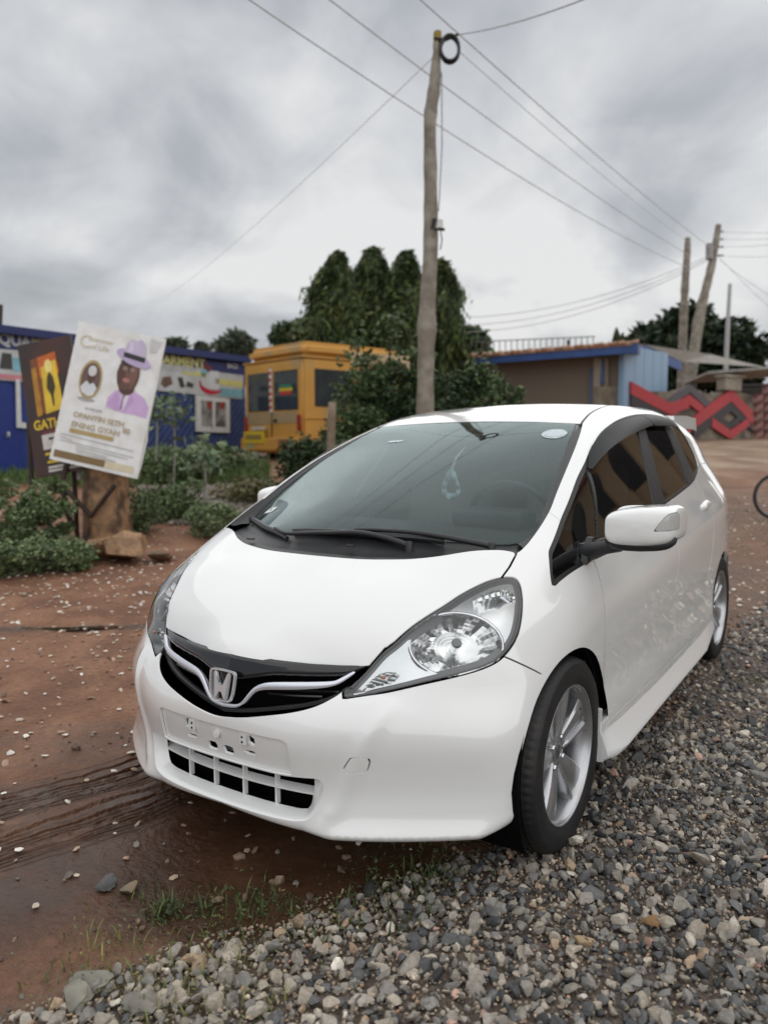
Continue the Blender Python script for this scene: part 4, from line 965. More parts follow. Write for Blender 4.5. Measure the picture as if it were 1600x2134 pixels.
def seg_dist(x,y,pts):
    d=np.full(np.shape(x),1e9)
    for a,b_ in zip(pts,pts[1:]):
        a=np.array(a);b_=np.array(b_);e=b_-a;t=np.clip(((x-a[0])*e[0]+(y-a[1])*e[1])/(e@e),0,1);d=np.minimum(d,np.hypot(x-a[0]-t*e[0],y-a[1]-t*e[1]))
    return d
# edge between gravel (right) and mud (left): a line that runs along the car and turns towards the viewer's left
GEDGE=np.array([(-.35,-1.85),(.02,-1.36),(.20,-1.06),(.37,-.80),(.55,-.45),(.67,-.07),(.72,.9),(.75,2.4),(.9,4.5),(1.6,7.5),(3.0,12)])
def gravel_side(x,y):
    """signed distance, positive on the gravel"""
    d=seg_dist(x,y,GEDGE); poly=np.r_[[(-2.6,-4.5)],GEDGE,[(20,12),(20,-9),(-2.6,-9)]]
    return np.where(sdf(np.stack([np.ravel(x),np.ravel(y)],1),poly).reshape(np.shape(x))<0,d,-d)
RUT1=[(-.42,.9),(-.50,-.40),(-.62,-.85),(-.80,-1.6),(-1.25,-3.),(-2.2,-5.5)]; RUT2=[(-.66,.9),(-.78,-.45),(-.93,-.85),(-1.2,-1.5),(-1.85,-2.8),(-3.2,-5.)]
def height(x,y,fine=True):
    s_=(x-CN[0])*HN[0]+(y-CN[1])*HN[1]; t=(x-CN[0])*TN[0]+(y-CN[1])*TN[1]
    z=GS(s_)
    if fine:
        g=np.clip(gravel_side(x,y)/.5,-1,1); near=np.exp(-np.maximum(s_-6,0)/6)
        z=z+(.012*wav(x,y,3,6,1.3)+.006*wav(x,y,5,5,7.))*np.where(g<0,1,.6)*near
        z=z+.05*wav(x,y,9,4,.5)*np.clip((s_-6)/4,0,1)*np.exp(-np.maximum(s_-14,0)/8)
        for k,rt_ in enumerate((RUT1,RUT2)):
            d=seg_dist(x,y,rt_); z=z-.016*np.exp(-(d/.09)**2)+.010*np.exp(-((d-.14)/.05)**2)+np.where(d<.12,.004*np.sin(d*230),0)
        z=z-.030*np.exp(-(np.hypot((x-.02)/.50,(y+.72)/.24))**2)              # puddle hollow by the bumper
        z=z-.020*np.exp(-(np.hypot((x+3.05)/.6,(y-.90)/.12))**2)
        dw=np.exp(-(np.minimum(np.hypot(x-.74,y),np.hypot(x-.74,y-2.5))/.3)**2); z=z*(1-.8*dw)
        z=z+np.where(g>0,.012*np.clip(g,0,1),0)*np.exp(-np.maximum(s_-6,0)/3)
    return z
def ground_hit(px,py,zoff=0):
    d=FN+RN*(px-800)/FPX-UN*(py-1067)/FPX
    lo=.5
    for _ in range(4000):
        p=CN+d*lo
        if p[2]<height(np.array([p[0]]),np.array([p[1]]),False)[0]+zoff: break
        lo*=1.004
    return p
srow=np.r_[np.linspace(-9,.4,12),np.arange(.5,7.,.045),np.arange(7,14,.14),np.arange(14,34,.5),np.geomspace(34,900,26)]
tcol=np.r_[-np.geomspace(900,12,26),-np.arange(12,5,-.3),-np.arange(5,3.2,-.09),np.arange(-3.2,3.2,.045),np.arange(3.2,5,.09),np.arange(5,12,.3),np.geomspace(12,900,26)]
SS,TT=np.meshgrid(srow,tcol,indexing='ij')
# fan the columns a little with distance so far ground is covered
X=CN[0]+SS*HN[0]+TT*TN[0]; Y=CN[1]+SS*HN[1]+TT*TN[1]; Z=height(X.ravel(),Y.ravel()).reshape(X.shape)
I=np.arange(X.size).reshape(X.shape); F=np.stack([I[:-1,:-1],I[:-1,1:],I[1:,1:],I[1:,:-1]],-1).reshape(-1,4)
gs=gravel_side(X.ravel(),Y.ravel()); sf=SS.ravel(); tf=TT.ravel(); xr,yr=X.ravel(),Y.ravel()
n_=wav(xr,yr,21,6,2.2)
grav=np.clip((gs+.10*n_)/.25+.5,0,1)*np.clip((9.5-sf)/4,0,1)
grav=np.maximum(grav,.7*np.clip((tf-.6)/1.2,0,1)*np.clip((13.5-sf)/3,0,1)*np.clip((sf-4)/2,0,1)*(.75+.35*n_).clip(0,1))
wet=np.maximum.reduce([np.exp(-(np.hypot((xr-.05)/.80,(yr+.62)/.46))**4)*1.25,.9*np.exp(-(np.hypot((xr+.45)/.55,(yr+1.0)/.45))**2),.9*np.exp(-(seg_dist(xr,yr,[(-3.9,.25),(-3.44,.61),(-2.73,1.17),(-2.2,1.6)])/.10)**2),.8*np.exp(-(np.minimum(seg_dist(xr,yr,RUT1),seg_dist(xr,yr,RUT2))/.22)**2),.55*np.clip(wav(xr,yr,33,5,1.1)*1.4-.25,0,1)*np.clip(1-(sf-3.5)/3,0,1)])*(1-.8*grav)  # wet mud; the ellipse at the bumper also carries the shade there
och=np.clip((tf-3.0)/2,0,1)*np.clip((sf-12.5)/2.5,0,1)*np.clip(1-(sf-24)/6,0,1)+ .75*np.clip((sf-13)/3,0,1)*np.clip((-tf-1.5)/1.5,0,1)*np.clip(1-(sf-22)/6,0,1)
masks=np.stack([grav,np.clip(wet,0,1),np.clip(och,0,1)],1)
_d1,_d2=seg_dist(xr,yr,RUT1),seg_dist(xr,yr,RUT2); _dm=np.minimum(_d1,_d2); tracks=np.stack([np.clip(_dm,0,1),np.exp(-(_dm/.13)**4),np.zeros_like(_dm)],1)
def ground_mat():
    m=bpy.data.materials.new('wet_laterite_ground'); m.use_nodes=True; t=m.node_tree; b=t.nodes['Principled BSDF']; L=t.links.new
    N_=lambda ty,**k:[(setattr(n,a,v) ,n)[1] if False else n for n in [t.nodes.new(ty)] for a,v in [(None,None)]][0]
    geo=t.nodes.new('ShaderNodeNewGeometry')
    def nz(sc_,det=8,ro=.6,dist=0):
        n=t.nodes.new('ShaderNodeTexNoise'); n.inputs['Scale'].default_value=sc_; n.inputs['Detail'].default_value=det; n.inputs['Roughness'].default_value=ro; n.inputs['Distortion'].default_value=dist; L(geo.outputs['Position'],n.inputs['Vector']); return n.outputs['Fac']
    def ramp(f,stops):
        r=t.nodes.new('ShaderNodeValToRGB'); L(f,r.inputs[0]); e=r.color_ramp.elements
        e[0].position=stops[0][0];e[0].color=(*stops[0][1],1);e[1].position=stops[-1][0];e[1].color=(*stops[-1][1],1)
        for p,c in stops[1:-1]: q=e.new(p); q.color=(*c,1)
        return r.outputs[0]
    def mix(f,a,c,mode='MIX'):
        x=t.nodes.new('ShaderNodeMix'); x.data_type='RGBA'; x.blend_type=mode
        for s_,v in (('Factor',f),('A',a),('B',c)):
            if isinstance(v,(int,float)): x.inputs[s_].default_value=v
            elif isinstance(v,tuple): x.inputs[s_].default_value=(*v,1)
            else: L(v,x.inputs[s_])
        return x.outputs['Result']
    at_=t.nodes.new('ShaderNodeAttribute'); at_.attribute_name='mask'; sp=t.nodes.new('ShaderNodeSeparateColor'); L(at_.outputs['Color'],sp.inputs[0]); gr,we,oc=sp.outputs
    mud=ramp(nz(1.7,10,.62,.3),[(.30,(.15,.072,.040)),(.45,(.235,.110,.060)),(.56,(.32,.160,.090)),(.72,(.40,.215,.130))])
    mud=mix(.45,mud,ramp(nz(38,6,.7),[(.3,(.35,.33,.32)),(.5,(.9,.9,.9)),(.72,(1.55,1.5,1.45))]),'MULTIPLY')
    grv=ramp(nz(45,5,.7),[(.3,(.06,.045,.035)),(.5,(.15,.115,.09)),(.7,(.26,.21,.17))])
    oc_c=ramp(nz(1.1,7,.6),[(.35,(.26,.15,.095)),(.5,(.36,.245,.16)),(.65,(.46,.35,.25))])
    c=mix(gr,mud,grv); c=mix(oc,c,oc_c)
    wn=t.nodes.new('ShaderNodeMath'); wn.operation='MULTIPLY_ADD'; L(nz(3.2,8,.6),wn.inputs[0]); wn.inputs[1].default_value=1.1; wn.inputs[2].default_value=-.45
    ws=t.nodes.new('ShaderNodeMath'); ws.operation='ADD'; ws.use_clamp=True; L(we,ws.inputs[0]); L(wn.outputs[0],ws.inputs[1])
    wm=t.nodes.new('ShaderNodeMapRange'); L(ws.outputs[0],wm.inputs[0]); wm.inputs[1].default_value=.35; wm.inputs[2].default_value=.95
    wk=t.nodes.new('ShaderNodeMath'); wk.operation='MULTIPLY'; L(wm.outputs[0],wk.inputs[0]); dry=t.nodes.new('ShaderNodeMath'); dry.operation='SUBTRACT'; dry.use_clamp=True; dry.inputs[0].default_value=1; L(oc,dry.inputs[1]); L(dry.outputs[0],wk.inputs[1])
    c=mix(wk.outputs[0],c,mix(.80,c,(.030,.016,.010)))  # wet mud tone, deepened to paint in the shade below the bumper
    L(c,b.inputs['Base Color'])
    rg=t.nodes.new('ShaderNodeMapRange'); L(wk.outputs[0],rg.inputs[0]); rg.inputs[3].default_value=.72; rg.inputs[4].default_value=.10; L(rg.outputs[0],b.inputs['Roughness'])
    b.inputs['Specular IOR Level'].default_value=.45
    h=t.nodes.new('ShaderNodeMath'); h.operation='MULTIPLY_ADD'; L(nz(60,5,.65),h.inputs[0]); h.inputs[1].default_value=.35; L(nz(14,8,.62),h.inputs[2])
    ta=t.nodes.new('ShaderNodeAttribute'); ta.attribute_name='track'; ts=t.nodes.new('ShaderNodeSeparateColor'); L(ta.outputs['Color'],ts.inputs[0])
    def mm(op,a,b_):
        n=t.nodes.new('ShaderNodeMath'); n.operation=op
        for i_,v in enumerate((a,b_)):
            if isinstance(v,(int,float)): n.inputs[i_].default_value=v
            elif v is not None: L(v,n.inputs[i_])
        return n.outputs[0]
    rid_=mm('MULTIPLY',mm('MULTIPLY',mm('SINE',mm('ADD',mm('MULTIPLY',ts.outputs[0],155.),mm('MULTIPLY',nz(9,3),5.)),None),ts.outputs[1]),.9)
    hh=mm('ADD',h.outputs[0],rid_)
    bp=t.nodes.new('ShaderNodeBump'); L(hh,bp.inputs['Height']); bp.inputs['Strength'].default_value=1
    bd=t.nodes.new('ShaderNodeMapRange'); L(wk.outputs[0],bd.inputs[0]); bd.inputs[3].default_value=.045; bd.inputs[4].default_value=.012; L(bd.outputs[0],bp.inputs['Distance']); L(bp.outputs[0],b.inputs['Normal'])
    return m
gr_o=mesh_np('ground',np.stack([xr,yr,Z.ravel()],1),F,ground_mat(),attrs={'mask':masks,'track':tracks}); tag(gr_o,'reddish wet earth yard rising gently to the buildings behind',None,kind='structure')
# ---- puddles: thin water sheets lying in the hollows
WATER=M('muddy_water',(.030,.018,.012),.03,spec=.5,vary=.1,vscale=2)
def puddle(c,rx,ry,rot,z,seed,label):
    r=np.random.default_rng(seed); n=72; ph=r.uniform(0,6.28,6); pts=[]
    for k in range(n):
        a=2*math.pi*k/n; q=1+sum(.16/(i+1)*math.sin((i+2)*a+ph[i]) for i in range(5)); x,y=rx*q*math.cos(a),ry*q*math.sin(a)
        pts.append((c[0]+x*math.cos(rot)-y*math.sin(rot),c[1]+x*math.sin(rot)+y*math.cos(rot)))
    V=[(c[0],c[1],z)]+[(x,y,z) for x,y in pts]; F_=[(0,1+k,1+(k+1)%n) for k in range(n)]
    o=mesh_np('puddle',np.array(V),np.array(F_),WATER,smooth=False); tag(o,label,None,kind='structure')
puddle((-3.05,.92),.50,.045,R(38),-.004,8,'narrow rain puddle in the rut at the far left')
# ---- gravel
def ico(sub):
    bm=bmesh.new(); bmesh.ops.create_icosphere(bm,subdivisions=sub,radius=1); V=np.array([v.co[:] for v in bm.verts]); F_=np.array([[v.index for v in f.verts] for f in bm.faces]); bm.free(); return V,F_
def stone_proto(r,sub,ncut=11):
    V,F_=ico(sub); V=V*(1+.10*r.normal(size=(len(V),1)))
    for _ in range(ncut):
        n=r.normal(size=3); n/=np.linalg.norm(n); d=r.uniform(.42,.74); q=V@n-d; V=V-np.maximum(q,0)[:,None]*n
    V=V*np.array([r.uniform(.85,1.3),r.uniform(.7,1.0),r.uniform(.5,.8)]); return V,F_
rs=np.random.default_rng(5)
PR2=[stone_proto(rs,2) for _ in range(14)]; PR1=[stone_proto(rs,1,5) for _ in range(10)]
def rand_rot(r,n,tilt=.6):
    a=r.uniform(0,6.28,n); b_=r.normal(0,tilt,n); c=r.normal(0,tilt,n)
    ca,sa,cb,sb,cc,sc2=np.cos(a),np.sin(a),np.cos(b_),np.sin(b_),np.cos(c),np.sin(c)
    Rz=np.zeros((n,3,3));Rz[:,0,0]=ca;Rz[:,0,1]=-sa;Rz[:,1,0]=sa;Rz[:,1,1]=ca;Rz[:,2,2]=1
    Rx=np.zeros((n,3,3));Rx[:,0,0]=1;Rx[:,1,1]=cb;Rx[:,1,2]=-sb;Rx[:,2,1]=sb;Rx[:,2,2]=cb
    Ry=np.zeros((n,3,3));Ry[:,1,1]=1;Ry[:,0,0]=cc;Ry[:,0,2]=sc2;Ry[:,2,0]=-sc2;Ry[:,2,2]=cc
    return Rz@Rx@Ry
def scatter(name,P,rad,cols,protos,mat,label,tilt=.6,flat=1.0,smooth=False):
    n=len(P); r=np.random.default_rng(len(P)+3); pid=r.integers(0,len(protos),n); M3=rand_rot(r,n,tilt); Vs=[];Fs=[];Cs=[];off=0
    for k,(V,F_) in enumerate(protos):
        i=np.nonzero(pid==k)[0]
        if not len(i): continue
        W_=np.einsum('nij,vj->nvi',M3[i],V*[1,1,flat])*rad[i][:,None,None]+P[i][:,None,:]
        Vs.append(W_.reshape(-1,3)); Fs.append((F_[None]+(np.arange(len(i))*len(V))[:,None,None]+off).reshape(-1,3)); Cs.append(np.repeat(cols[i],len(V),0)); off+=len(i)*len(V)
    o=mesh_np(name,np.concatenate(Vs),np.concatenate(Fs),mat,smooth=smooth,attrs={'tint':np.concatenate(Cs)}); return tag(o,label,None,kind='stuff')
def in_view(x,y,m=.85):
    s_=(x-CN[0])*HN[0]+(y-CN[1])*HN[1]; t=(x-CN[0])*TN[0]+(y-CN[1])*TN[1]; return (s_>.95)&(np.abs(t)<s_*.5+m)
def jgrid(step,smax,seed,smin=.9):
    r=np.random.default_rng(seed); s_=np.arange(smin,smax,step); w_=smax*.5+.95; t=np.arange(-w_,w_,step); a,b_=np.meshgrid(s_,t,indexing='ij'); a=a.ravel()+r.uniform(-.5,.5,a.size)*step; b_=b_.ravel()+r.uniform(-.5,.5,b_.size)*step
    x=CN[0]+a*HN[0]+b_*TN[0]; y=CN[1]+a*HN[1]+b_*TN[1]; k=in_view(x,y); return x[k],y[k],a[k],b_[k]
def stone_cols(r,n,x,y,s_):
    base=np.array([(.185,.172,.152),(.13,.126,.12),(.066,.068,.071),(.235,.21,.175),(.033,.035,.038),(.30,.275,.24),(.25,.185,.13),(.32,.21,.17),(.42,.40,.36)])
    # darker slate to the right, tan near the mud
    t=(x-CN[0])*TN[0]+(y-CN[1])*TN[1]; q=np.clip((t+.4*wav(x,y,71,4,1.5))/1.0+.25,0,1)
    p=np.stack([.30-.10*q,.20+.02*q,.10+.16*q,.19-.10*q,.05+.12*q,.07-.02*q,.045-.03*q,.010+0*q,.012+0*q],1); p/=p.sum(1)[:,None]
    k=(p.cumsum(1)<r.uniform(size=n)[:,None]).sum(1); c=base[np.minimum(k,8)]*r.uniform(.75,1.25,(n,1))*np.array([1.62,1.58,1.52])
    br=np.clip((s_-2.9)/1.2,0,1)*np.clip((1.25-t)/.6,0,1); c=c*(1-br[:,None]*.9)+(c*np.array([1.05,.82,.66])*.85)*br[:,None]*.9
    return c
STONE=M('gravel_stone',rough=.55,attr='tint',vary=.28,vscale=110,bump=.0012,bscale=260,rvary=.2)
x,y,s_,t_=jgrid(.0255,3.3,41); g=gravel_side(x,y)+.07*wav(x,y,22,4,6.); k=(g>-.02)&((np.hypot((x-.74)/.10,(y)/.07)>1)); x,y,s_=x[k],y[k],s_[k]; r=np.random.default_rng(2); n=len(x)
rad=np.clip(r.lognormal(math.log(.0155),.34,n),.007,.032); z=height(x,y)+rad*r.uniform(.15,.75,n)
scatter('gravel',np.stack([x,y,z],1),rad,stone_cols(r,n,x,y,s_),PR2,STONE,'loose grey and dark crushed stone covering the right foreground')
x,y,s_,t_=jgrid(.0165,3.4,45); g=gravel_side(x,y)+.10*wav(x,y,22,4,6.); k=(g>-.06); x,y,s_=x[k],y[k],s_[k]; n=len(x); rad=r.uniform(.0035,.0085,n)
scatter('gravel_fines',np.stack([x,y,height(x,y)+rad*.8+.004],1),rad,stone_cols(r,n,x,y,s_)*np.array([.95,.85,.75]),PR1,STONE,'fine grit between the crushed stones')
x,y,s_,t_=jgrid(.036,6.6,43,3.2); g=gravel_side(x,y); k=(g>-.02)&(r.uniform(size=len(x))<np.clip(1.25-(s_-3.2)/5,.35,1)); x,y,s_=x[k],y[k],s_[k]; n=len(x)
rad=np.clip(r.lognormal(math.log(.0155),.3,n),.008,.03); z=height(x,y)+rad*r.uniform(.05,.5,n)
scatter('far_gravel',np.stack([x,y,z],1),rad,stone_cols(r,n,x,y,s_),PR1,STONE,'brown trodden stone chippings beside and behind the car',flat=.7)
# pale flat chips strewn over earth and gravel
x,y,s_,t_=jgrid(.066,11,47,1.3); g=gravel_side(x,y); pr=np.where(g>0,np.clip((s_-3.4)/1.2,0,1)*.85,np.clip((s_-2.0)/1.5,.06,1)*.55); k=r.uniform(size=len(x))<pr*(.6+.5*wav(x,y,8,4,1.7)); x,y,s_=x[k],y[k],s_[k]; n=len(x); rad=r.uniform(.007,.021,n)*np.where(s_>5,1.25,1)
pc=np.array([(.62,.52,.41),(.78,.70,.60),(.46,.33,.23),(.36,.24,.16),(.85,.80,.73)])[r.integers(0,5,n)]*r.uniform(.75,1.1,(n,1))
scatter('stone_chips',np.stack([x,y,height(x,y)+rad*.22+.003],1),rad,pc,PR1,M('pale_chip',rough=.6,attr='tint',vary=.15,vscale=60),'pale flat stone chips strewn over the earth',tilt=.18,flat=.42)
# crumbly pebbles in the mud and along the gravel edge
x,y,s_,t_=jgrid(.052,5.5,53,1.0); g=gravel_side(x,y); k=(g<.02)&(g>-3.5)&(r.uniform(size=len(x))<np.clip(.10+.9*np.exp(-(np.abs(g)/.22)**2)+.25*np.clip(wav(x,y,12,5,1.2),0,1),0,1)*.75); x,y,s_=x[k],y[k],s_[k]; n=len(x); rad=np.clip(r.lognormal(math.log(.009),.5,n),.004,.026)
pc=np.array([(.16,.10,.07),(.10,.065,.048),(.22,.15,.10),(.13,.11,.09),(.20,.18,.15)])[r.integers(0,5,n)]*r.uniform(.7,1.2,(n,1))
scatter('mud_pebbles',np.stack([x,y,height(x,y)+rad*.25],1),rad,pc,PR1,M('earth_pebble',rough=.6,attr='tint',vary=.2,vscale=80,bump=.001,bscale=200),'brown pebbles half sunk in the wet mud',flat=.8)
# a few stones that stand out
def stone(px,py,rr_,col,label,seed,cat='stone',flat=.7,sub=3,group=None,name='stone',zf=.35,nc=9):
    r=np.random.default_rng(seed); V,F_=stone_proto(r,sub,nc); p=ground_hit(px,py); zz=height(np.array([p[0]]),np.array([p[1]]))[0]
    V=V*[1,1,flat]*rr_; a=r.uniform(0,6.28); V=V@np.array([[math.cos(a),math.sin(a),0],[-math.sin(a),math.cos(a),0],[0,0,1]])
    o=mesh_np(name,V,F_,M('stone_%d'%seed,col,.65,vary=.25,vscale=30,bump=.004,bscale=70,col2=tuple(c*.6 for c in col),c2scale=9),smooth=False); o.location=(p[0],p[1],zz+rr_*zf); return tag(o,label,cat,group)
stone(1432,1806,.024,(.34,.12,.05),'orange red stone lying among the grey gravel',101)
stone(1350,1945,.037,(.27,.15,.06),'large rusty brown stone set in the gravel',102,flat=.5)
stone(1352,1984,.022,(.36,.22,.17),'pink stone touching the rusty brown one in the gravel',103)
stone(1545,1945,.025,(.42,.33,.23),'tan rounded stone near the right edge of the gravel',104)
stone(1552,2030,.026,(.36,.21,.17),'salmon pink stone at the lower right of the gravel',105)
stone(1363,1790,.018,(.36,.26,.22),'pale pinkish stone beside the orange red one',106)
stone(1535,1811,.016,(.55,.53,.50),'small whitish stone right of the orange red one',107)
stone(1215,1980,.026,(.40,.28,.16),'yellowish tan stone in the middle of the gravel',108)
stone(1238,1690,.022,(.46,.43,.36),'cream stone just behind the front tyre',109)
stone(1450,1746,.020,(.50,.47,.42),'cream grey stone right of the front wheel',110)
stone(270,1850,.032,(.26,.20,.13),'tan pebble at the puddle rim by the grass',111)
stone(220,1848,.036,(.10,.10,.10),'dark wet stone left of the tan pebble at the puddle',112)
stone(190,2052,.05,(.22,.21,.17),'grey stone among the weeds at the lower left',113,flat=.6)
stone(160,2090,.052,(.25,.235,.19),'large pale grey stone at the lower left corner',114,flat=.55)
stone(300,2110,.046,(.23,.21,.18),'flat grey stone between weeds at the bottom',115,flat=.45)
# ================================================================== things around the yard
def V3(a): return Vector(tuple(float(q) for q in a))
def gz(x,y): return float(height(np.array([x]),np.array([y]))[0])
def text_mesh(name,s_,size,frame,mat,parent,depth=.002,align='LEFT',bold=0,xs=1.0):
    cu=bpy.data.curves.new(name,'FONT'); cu.body=s_; cu.size=size; cu.align_x=align; cu.extrude=depth; cu.offset=bold; cu.resolution_u=3
    o=bpy.data.objects.new(name,cu); COL.objects.link(o); dg_=bpy.context.evaluated_depsgraph_get(); me=bpy.data.meshes.new_from_object(o.evaluated_get(dg_)); bpy.data.objects.remove(o); bpy.data.curves.remove(cu)
    O,ex,ey,ez=[V3(a) for a in frame]
    me.transform(Matrix(((ex.x*xs,ey.x,ez.x,O.x),(ex.y*xs,ey.y,ez.y,O.y),(ex.z*xs,ey.z,ez.z,O.z),(0,0,0,1)))); me.materials.clear(); me.materials.append(mat)
    return link(bpy.data.objects.new(name,me),parent)
class Plane:
    """flat board given by three corners (top left, top right, bottom left); px() takes positions on the photographed board"""
    def __init__(s,TL,TR,BL):
        s.o=V3(TL); s.u=V3(TR)-s.o; s.v=V3(BL)-s.o; s.ex=s.u.normalized(); s.n=s.v.cross(s.u).normalized(); 
        if s.n.dot(V3(CN)-s.o)<0: s.n=-s.n
        s.ey=(-s.v).normalized()
    def uv(s,u,v,h=0): return s.o+s.u*u+s.v*v+s.n*h
def flat(name,pl_,poly,mat,parent,h=.004,th=.0):
    bm=bmesh.new(); vs=[bm.verts.new(pl_.uv(u,v,h)) for u,v in poly]; bm.faces.new(vs); return bm_obj(name,bm,mat,parent)
def ell(cx,cy,rx,ry,n=28,a0=0,a1=360,rot=0):
    o=[]
    for k in range(n):
        t=R(a0+(a1-a0)*k/(n-1 if a1-a0<360 else n)); x,y=rx*math.cos(t),ry*math.sin(t); o.append((cx+x*math.cos(rot)-y*math.sin(rot),cy+x*math.sin(rot)+y*math.cos(rot)))
    return o
def pm(name,col=(.5,.5,.5),rough=.6,**k): return M(name,col,rough,**({'vary':.10,'vscale':9}|k))
# ---------------- leaning funeral notice board on a stump
D1=8.35
TL,TR,BR,BL=at(165,669,D1),at(345,706,D1-.12),at(283,1012,D1-.25),at(103,956,D1-.13)
b1=thing('notice_board','tilted white printed notice board with a man in a lilac hat','notice board',tuple(ground_hit(215,1150)))
def child(o,root):   # keep world placement under a moved parent
    o.parent=root; o.matrix_parent_inverse=Matrix.Translation(root.location).inverted()@Matrix() if root.rotation_euler.z==0 else (Matrix.Translation(root.location)@root.rotation_euler.to_matrix().to_4x4()).inverted(); return o
P1=Plane(TL,TR,BL)
def board(pl_,mat,root,th=.03,name='panel'):
    bm=bmesh.new(); a=[bm.verts.new(pl_.uv(u,v,0)) for u,v in ((0,0),(1,0),(1,1),(0,1))]; c=[bm.verts.new(pl_.uv(u,v,-th)) for u,v in ((0,0),(1,0),(1,1),(0,1))]
    bm.faces.new(a);bm.faces.new(c[::-1])
    for k in range(4): bm.faces.new((a[k],a[(k+1)%4],c[(k+1)%4],c[k]))
    return child(bm_obj(name,bm,mat,None),root)
VINYL=pm('white_vinyl',(.76,.77,.77),.45,col2=(.70,.70,.68),c2scale=4)
board(P1,VINYL,b1)
def print_(poly,mat,h=.004,name='print',pl_=None,root=None):
    return child(flat(name,pl_ or P1,poly,mat,None,h),root or b1)
LIL=pm('print_lilac',(.47,.38,.58),.5);LIL2=pm('print_mauve',(.58,.40,.66),.5); SKIN=pm('print_brown_skin',(.085,.035,.025),.5,vary=.35,vscale=25); DK=pm('print_black',(.02,.02,.025),.5); GOLD=pm('print_gold',(.42,.31,.12),.45); GOLD2=pm('print_pale_gold',(.62,.56,.40),.5); BRN=pm('print_brown',(.20,.13,.05),.5); GRY=pm('print_grey',(.36,.36,.36),.5)
# suit, shirt, tie, head, hat
print_([(.50,.56),(.50,.49),(.57,.43),(.64,.415),(.76,.405),(.90,.44),(.97,.50),(.97,.58),(.84,.57),(.70,.575)],LIL2,.003,'print_suit')
print_([(.63,.42),(.70,.45),(.76,.41),(.735,.50),(.69,.56),(.66,.50)],pm('print_shirt',(.68,.64,.70),.5),.005,'print_shirt')
print_([(.655,.44),(.695,.445),(.68,.48),(.685,.55),(.655,.555),(.66,.48)],pm('print_tie',(.30,.20,.36),.5),.006,'print_tie')
print_(ell(.675,.30,.125,.135,30),SKIN,.007,'print_head')
print_(ell(.685,.395,.09,.055,20),SKIN,.0065,'print_neck')
for ex_ in (.63,.715): print_(ell(ex_,.265,.030,.016,14),pm('print_spectacles',(.25,.17,.15),.3),.009,'print_spectacles')
print_(ell(.665,.345,.042,.018,16),pm('print_mouth',(.40,.17,.15),.5),.009,'print_mouth'); print_(ell(.665,.305,.025,.028,14),pm('print_nose',(.16,.075,.055),.4),.009,'print_nose')
print_(ell(.700,.185,.205,.048,34,rot=R(9)),LIL,.010,'print_hat_brim')
print_([(.585,.165),(.60,.085),(.65,.050),(.70,.060),(.75,.040),(.80,.075),(.825,.14),(.825,.195)],pm('print_hat',(.53,.46,.62),.5),.012,'print_hat')
print_([(.583,.150),(.83,.165),(.83,.200),(.583,.185)],DK,.013,'print_hat_band')
print_(ell(.565,.30,.018,.035,14),SKIN,.0068,'print_ear'); print_(ell(.735,.30,.045,.105,20,rot=R(8)),pm('print_skin_light',(.17,.08,.055),.45),.0078,'print_cheek'); print_(ell(.640,.225,.075,.020,18,rot=R(5)),pm('print_brow',(.045,.02,.016),.5),.0085,'print_brow')
print_(ell(.665,.385,.060,.030,16),pm('print_chin',(.13,.06,.045),.5),.0082,'print_chin'); print_([(.50,.53),(.60,.44),(.655,.56),(.60,.57)],pm('print_lapel',(.50,.33,.58),.5),.0045,'print_lapel'); print_([(.74,.43),(.80,.47),(.72,.565),(.705,.54)],pm('print_lapel'),.0052,'print_lapel'); print_([(.62,.075),(.66,.062),(.675,.14),(.625,.145)],pm('print_hat_light',(.64,.57,.72),.5),.0125,'print_hat_light')
print_(ell(.27,.392,.128,.140,34),GOLD,.005,'print_oval_frame'); print_(ell(.27,.392,.108,.120,34),pm('print_oval_back',(.13,.08,.07),.5),.006,'print_oval_back')
print_([(.175,.455),(.22,.41),(.30,.405),(.36,.445),(.33,.50),(.27,.512),(.20,.49)],pm('print_white_dress',(.62,.65,.68),.5),.007,'print_dress'); print_(ell(.275,.375,.040,.050,18),SKIN,.008,'print_face'); print_(ell(.275,.330,.048,.038,18),pm('print_white_wrap',(.62,.62,.62),.5),.009,'print_headwrap')
print_(ell(.265,.535,.10,.014,18),GRY,.005,'print_oval_foot')
def ptext(s_,u,v,size,mat,pl_=P1,root=b1,bold=0,name='lettering',h=.006,xs=1.): return child(text_mesh(name,s_,size,(pl_.uv(u,v,h),pl_.ex,pl_.ey,pl_.n),mat,None,.0008,bold=bold,xs=xs),root)
ptext('C',.05,.175,.20,GOLD2); ptext('elebration',.15,.120,.07,GOLD2); ptext('of Life',.19,.175,.085,GOLD2)
ptext('OF THE LATE',.27,.605,.034,GRY,bold=.0006); ptext('OPANYIN SETH',.16,.672,.080,pm('print_tan',(.46,.38,.25),.5),bold=.002,xs=1.05); ptext('ENING GYAN',.16,.742,.085,pm('print_tan'),bold=.002,xs=1.08); ptext('80',.74,.712,.085,pm('print_tan'),bold=.002)
print_([(.155,.755),(.66,.755),(.66,.785),(.155,.785)],GOLD,.005,'print_name_bar')
for k,(u0,u1,v) in enumerate(((.07,.90,.805),(.07,.22,.825),(.07,.92,.848),(.26,.86,.868),(.26,.62,.886),(.28,.74,.903))): print_([(u0,v),(u1,v+.012),(u1,v+.019),(u0,v+.007)],pm('print_small_text',(.42,.42,.42),.5),.004,'print_text_line')
print_([(.035,.925),(.62,.925),(.62,.975),(.035,.975)],BRN,.005,'print_foot_band'); print_([(.62,.925),(.95,.925),(.95,.975),(.62,.975)],GOLD2,.0045,'print_foot_fade')
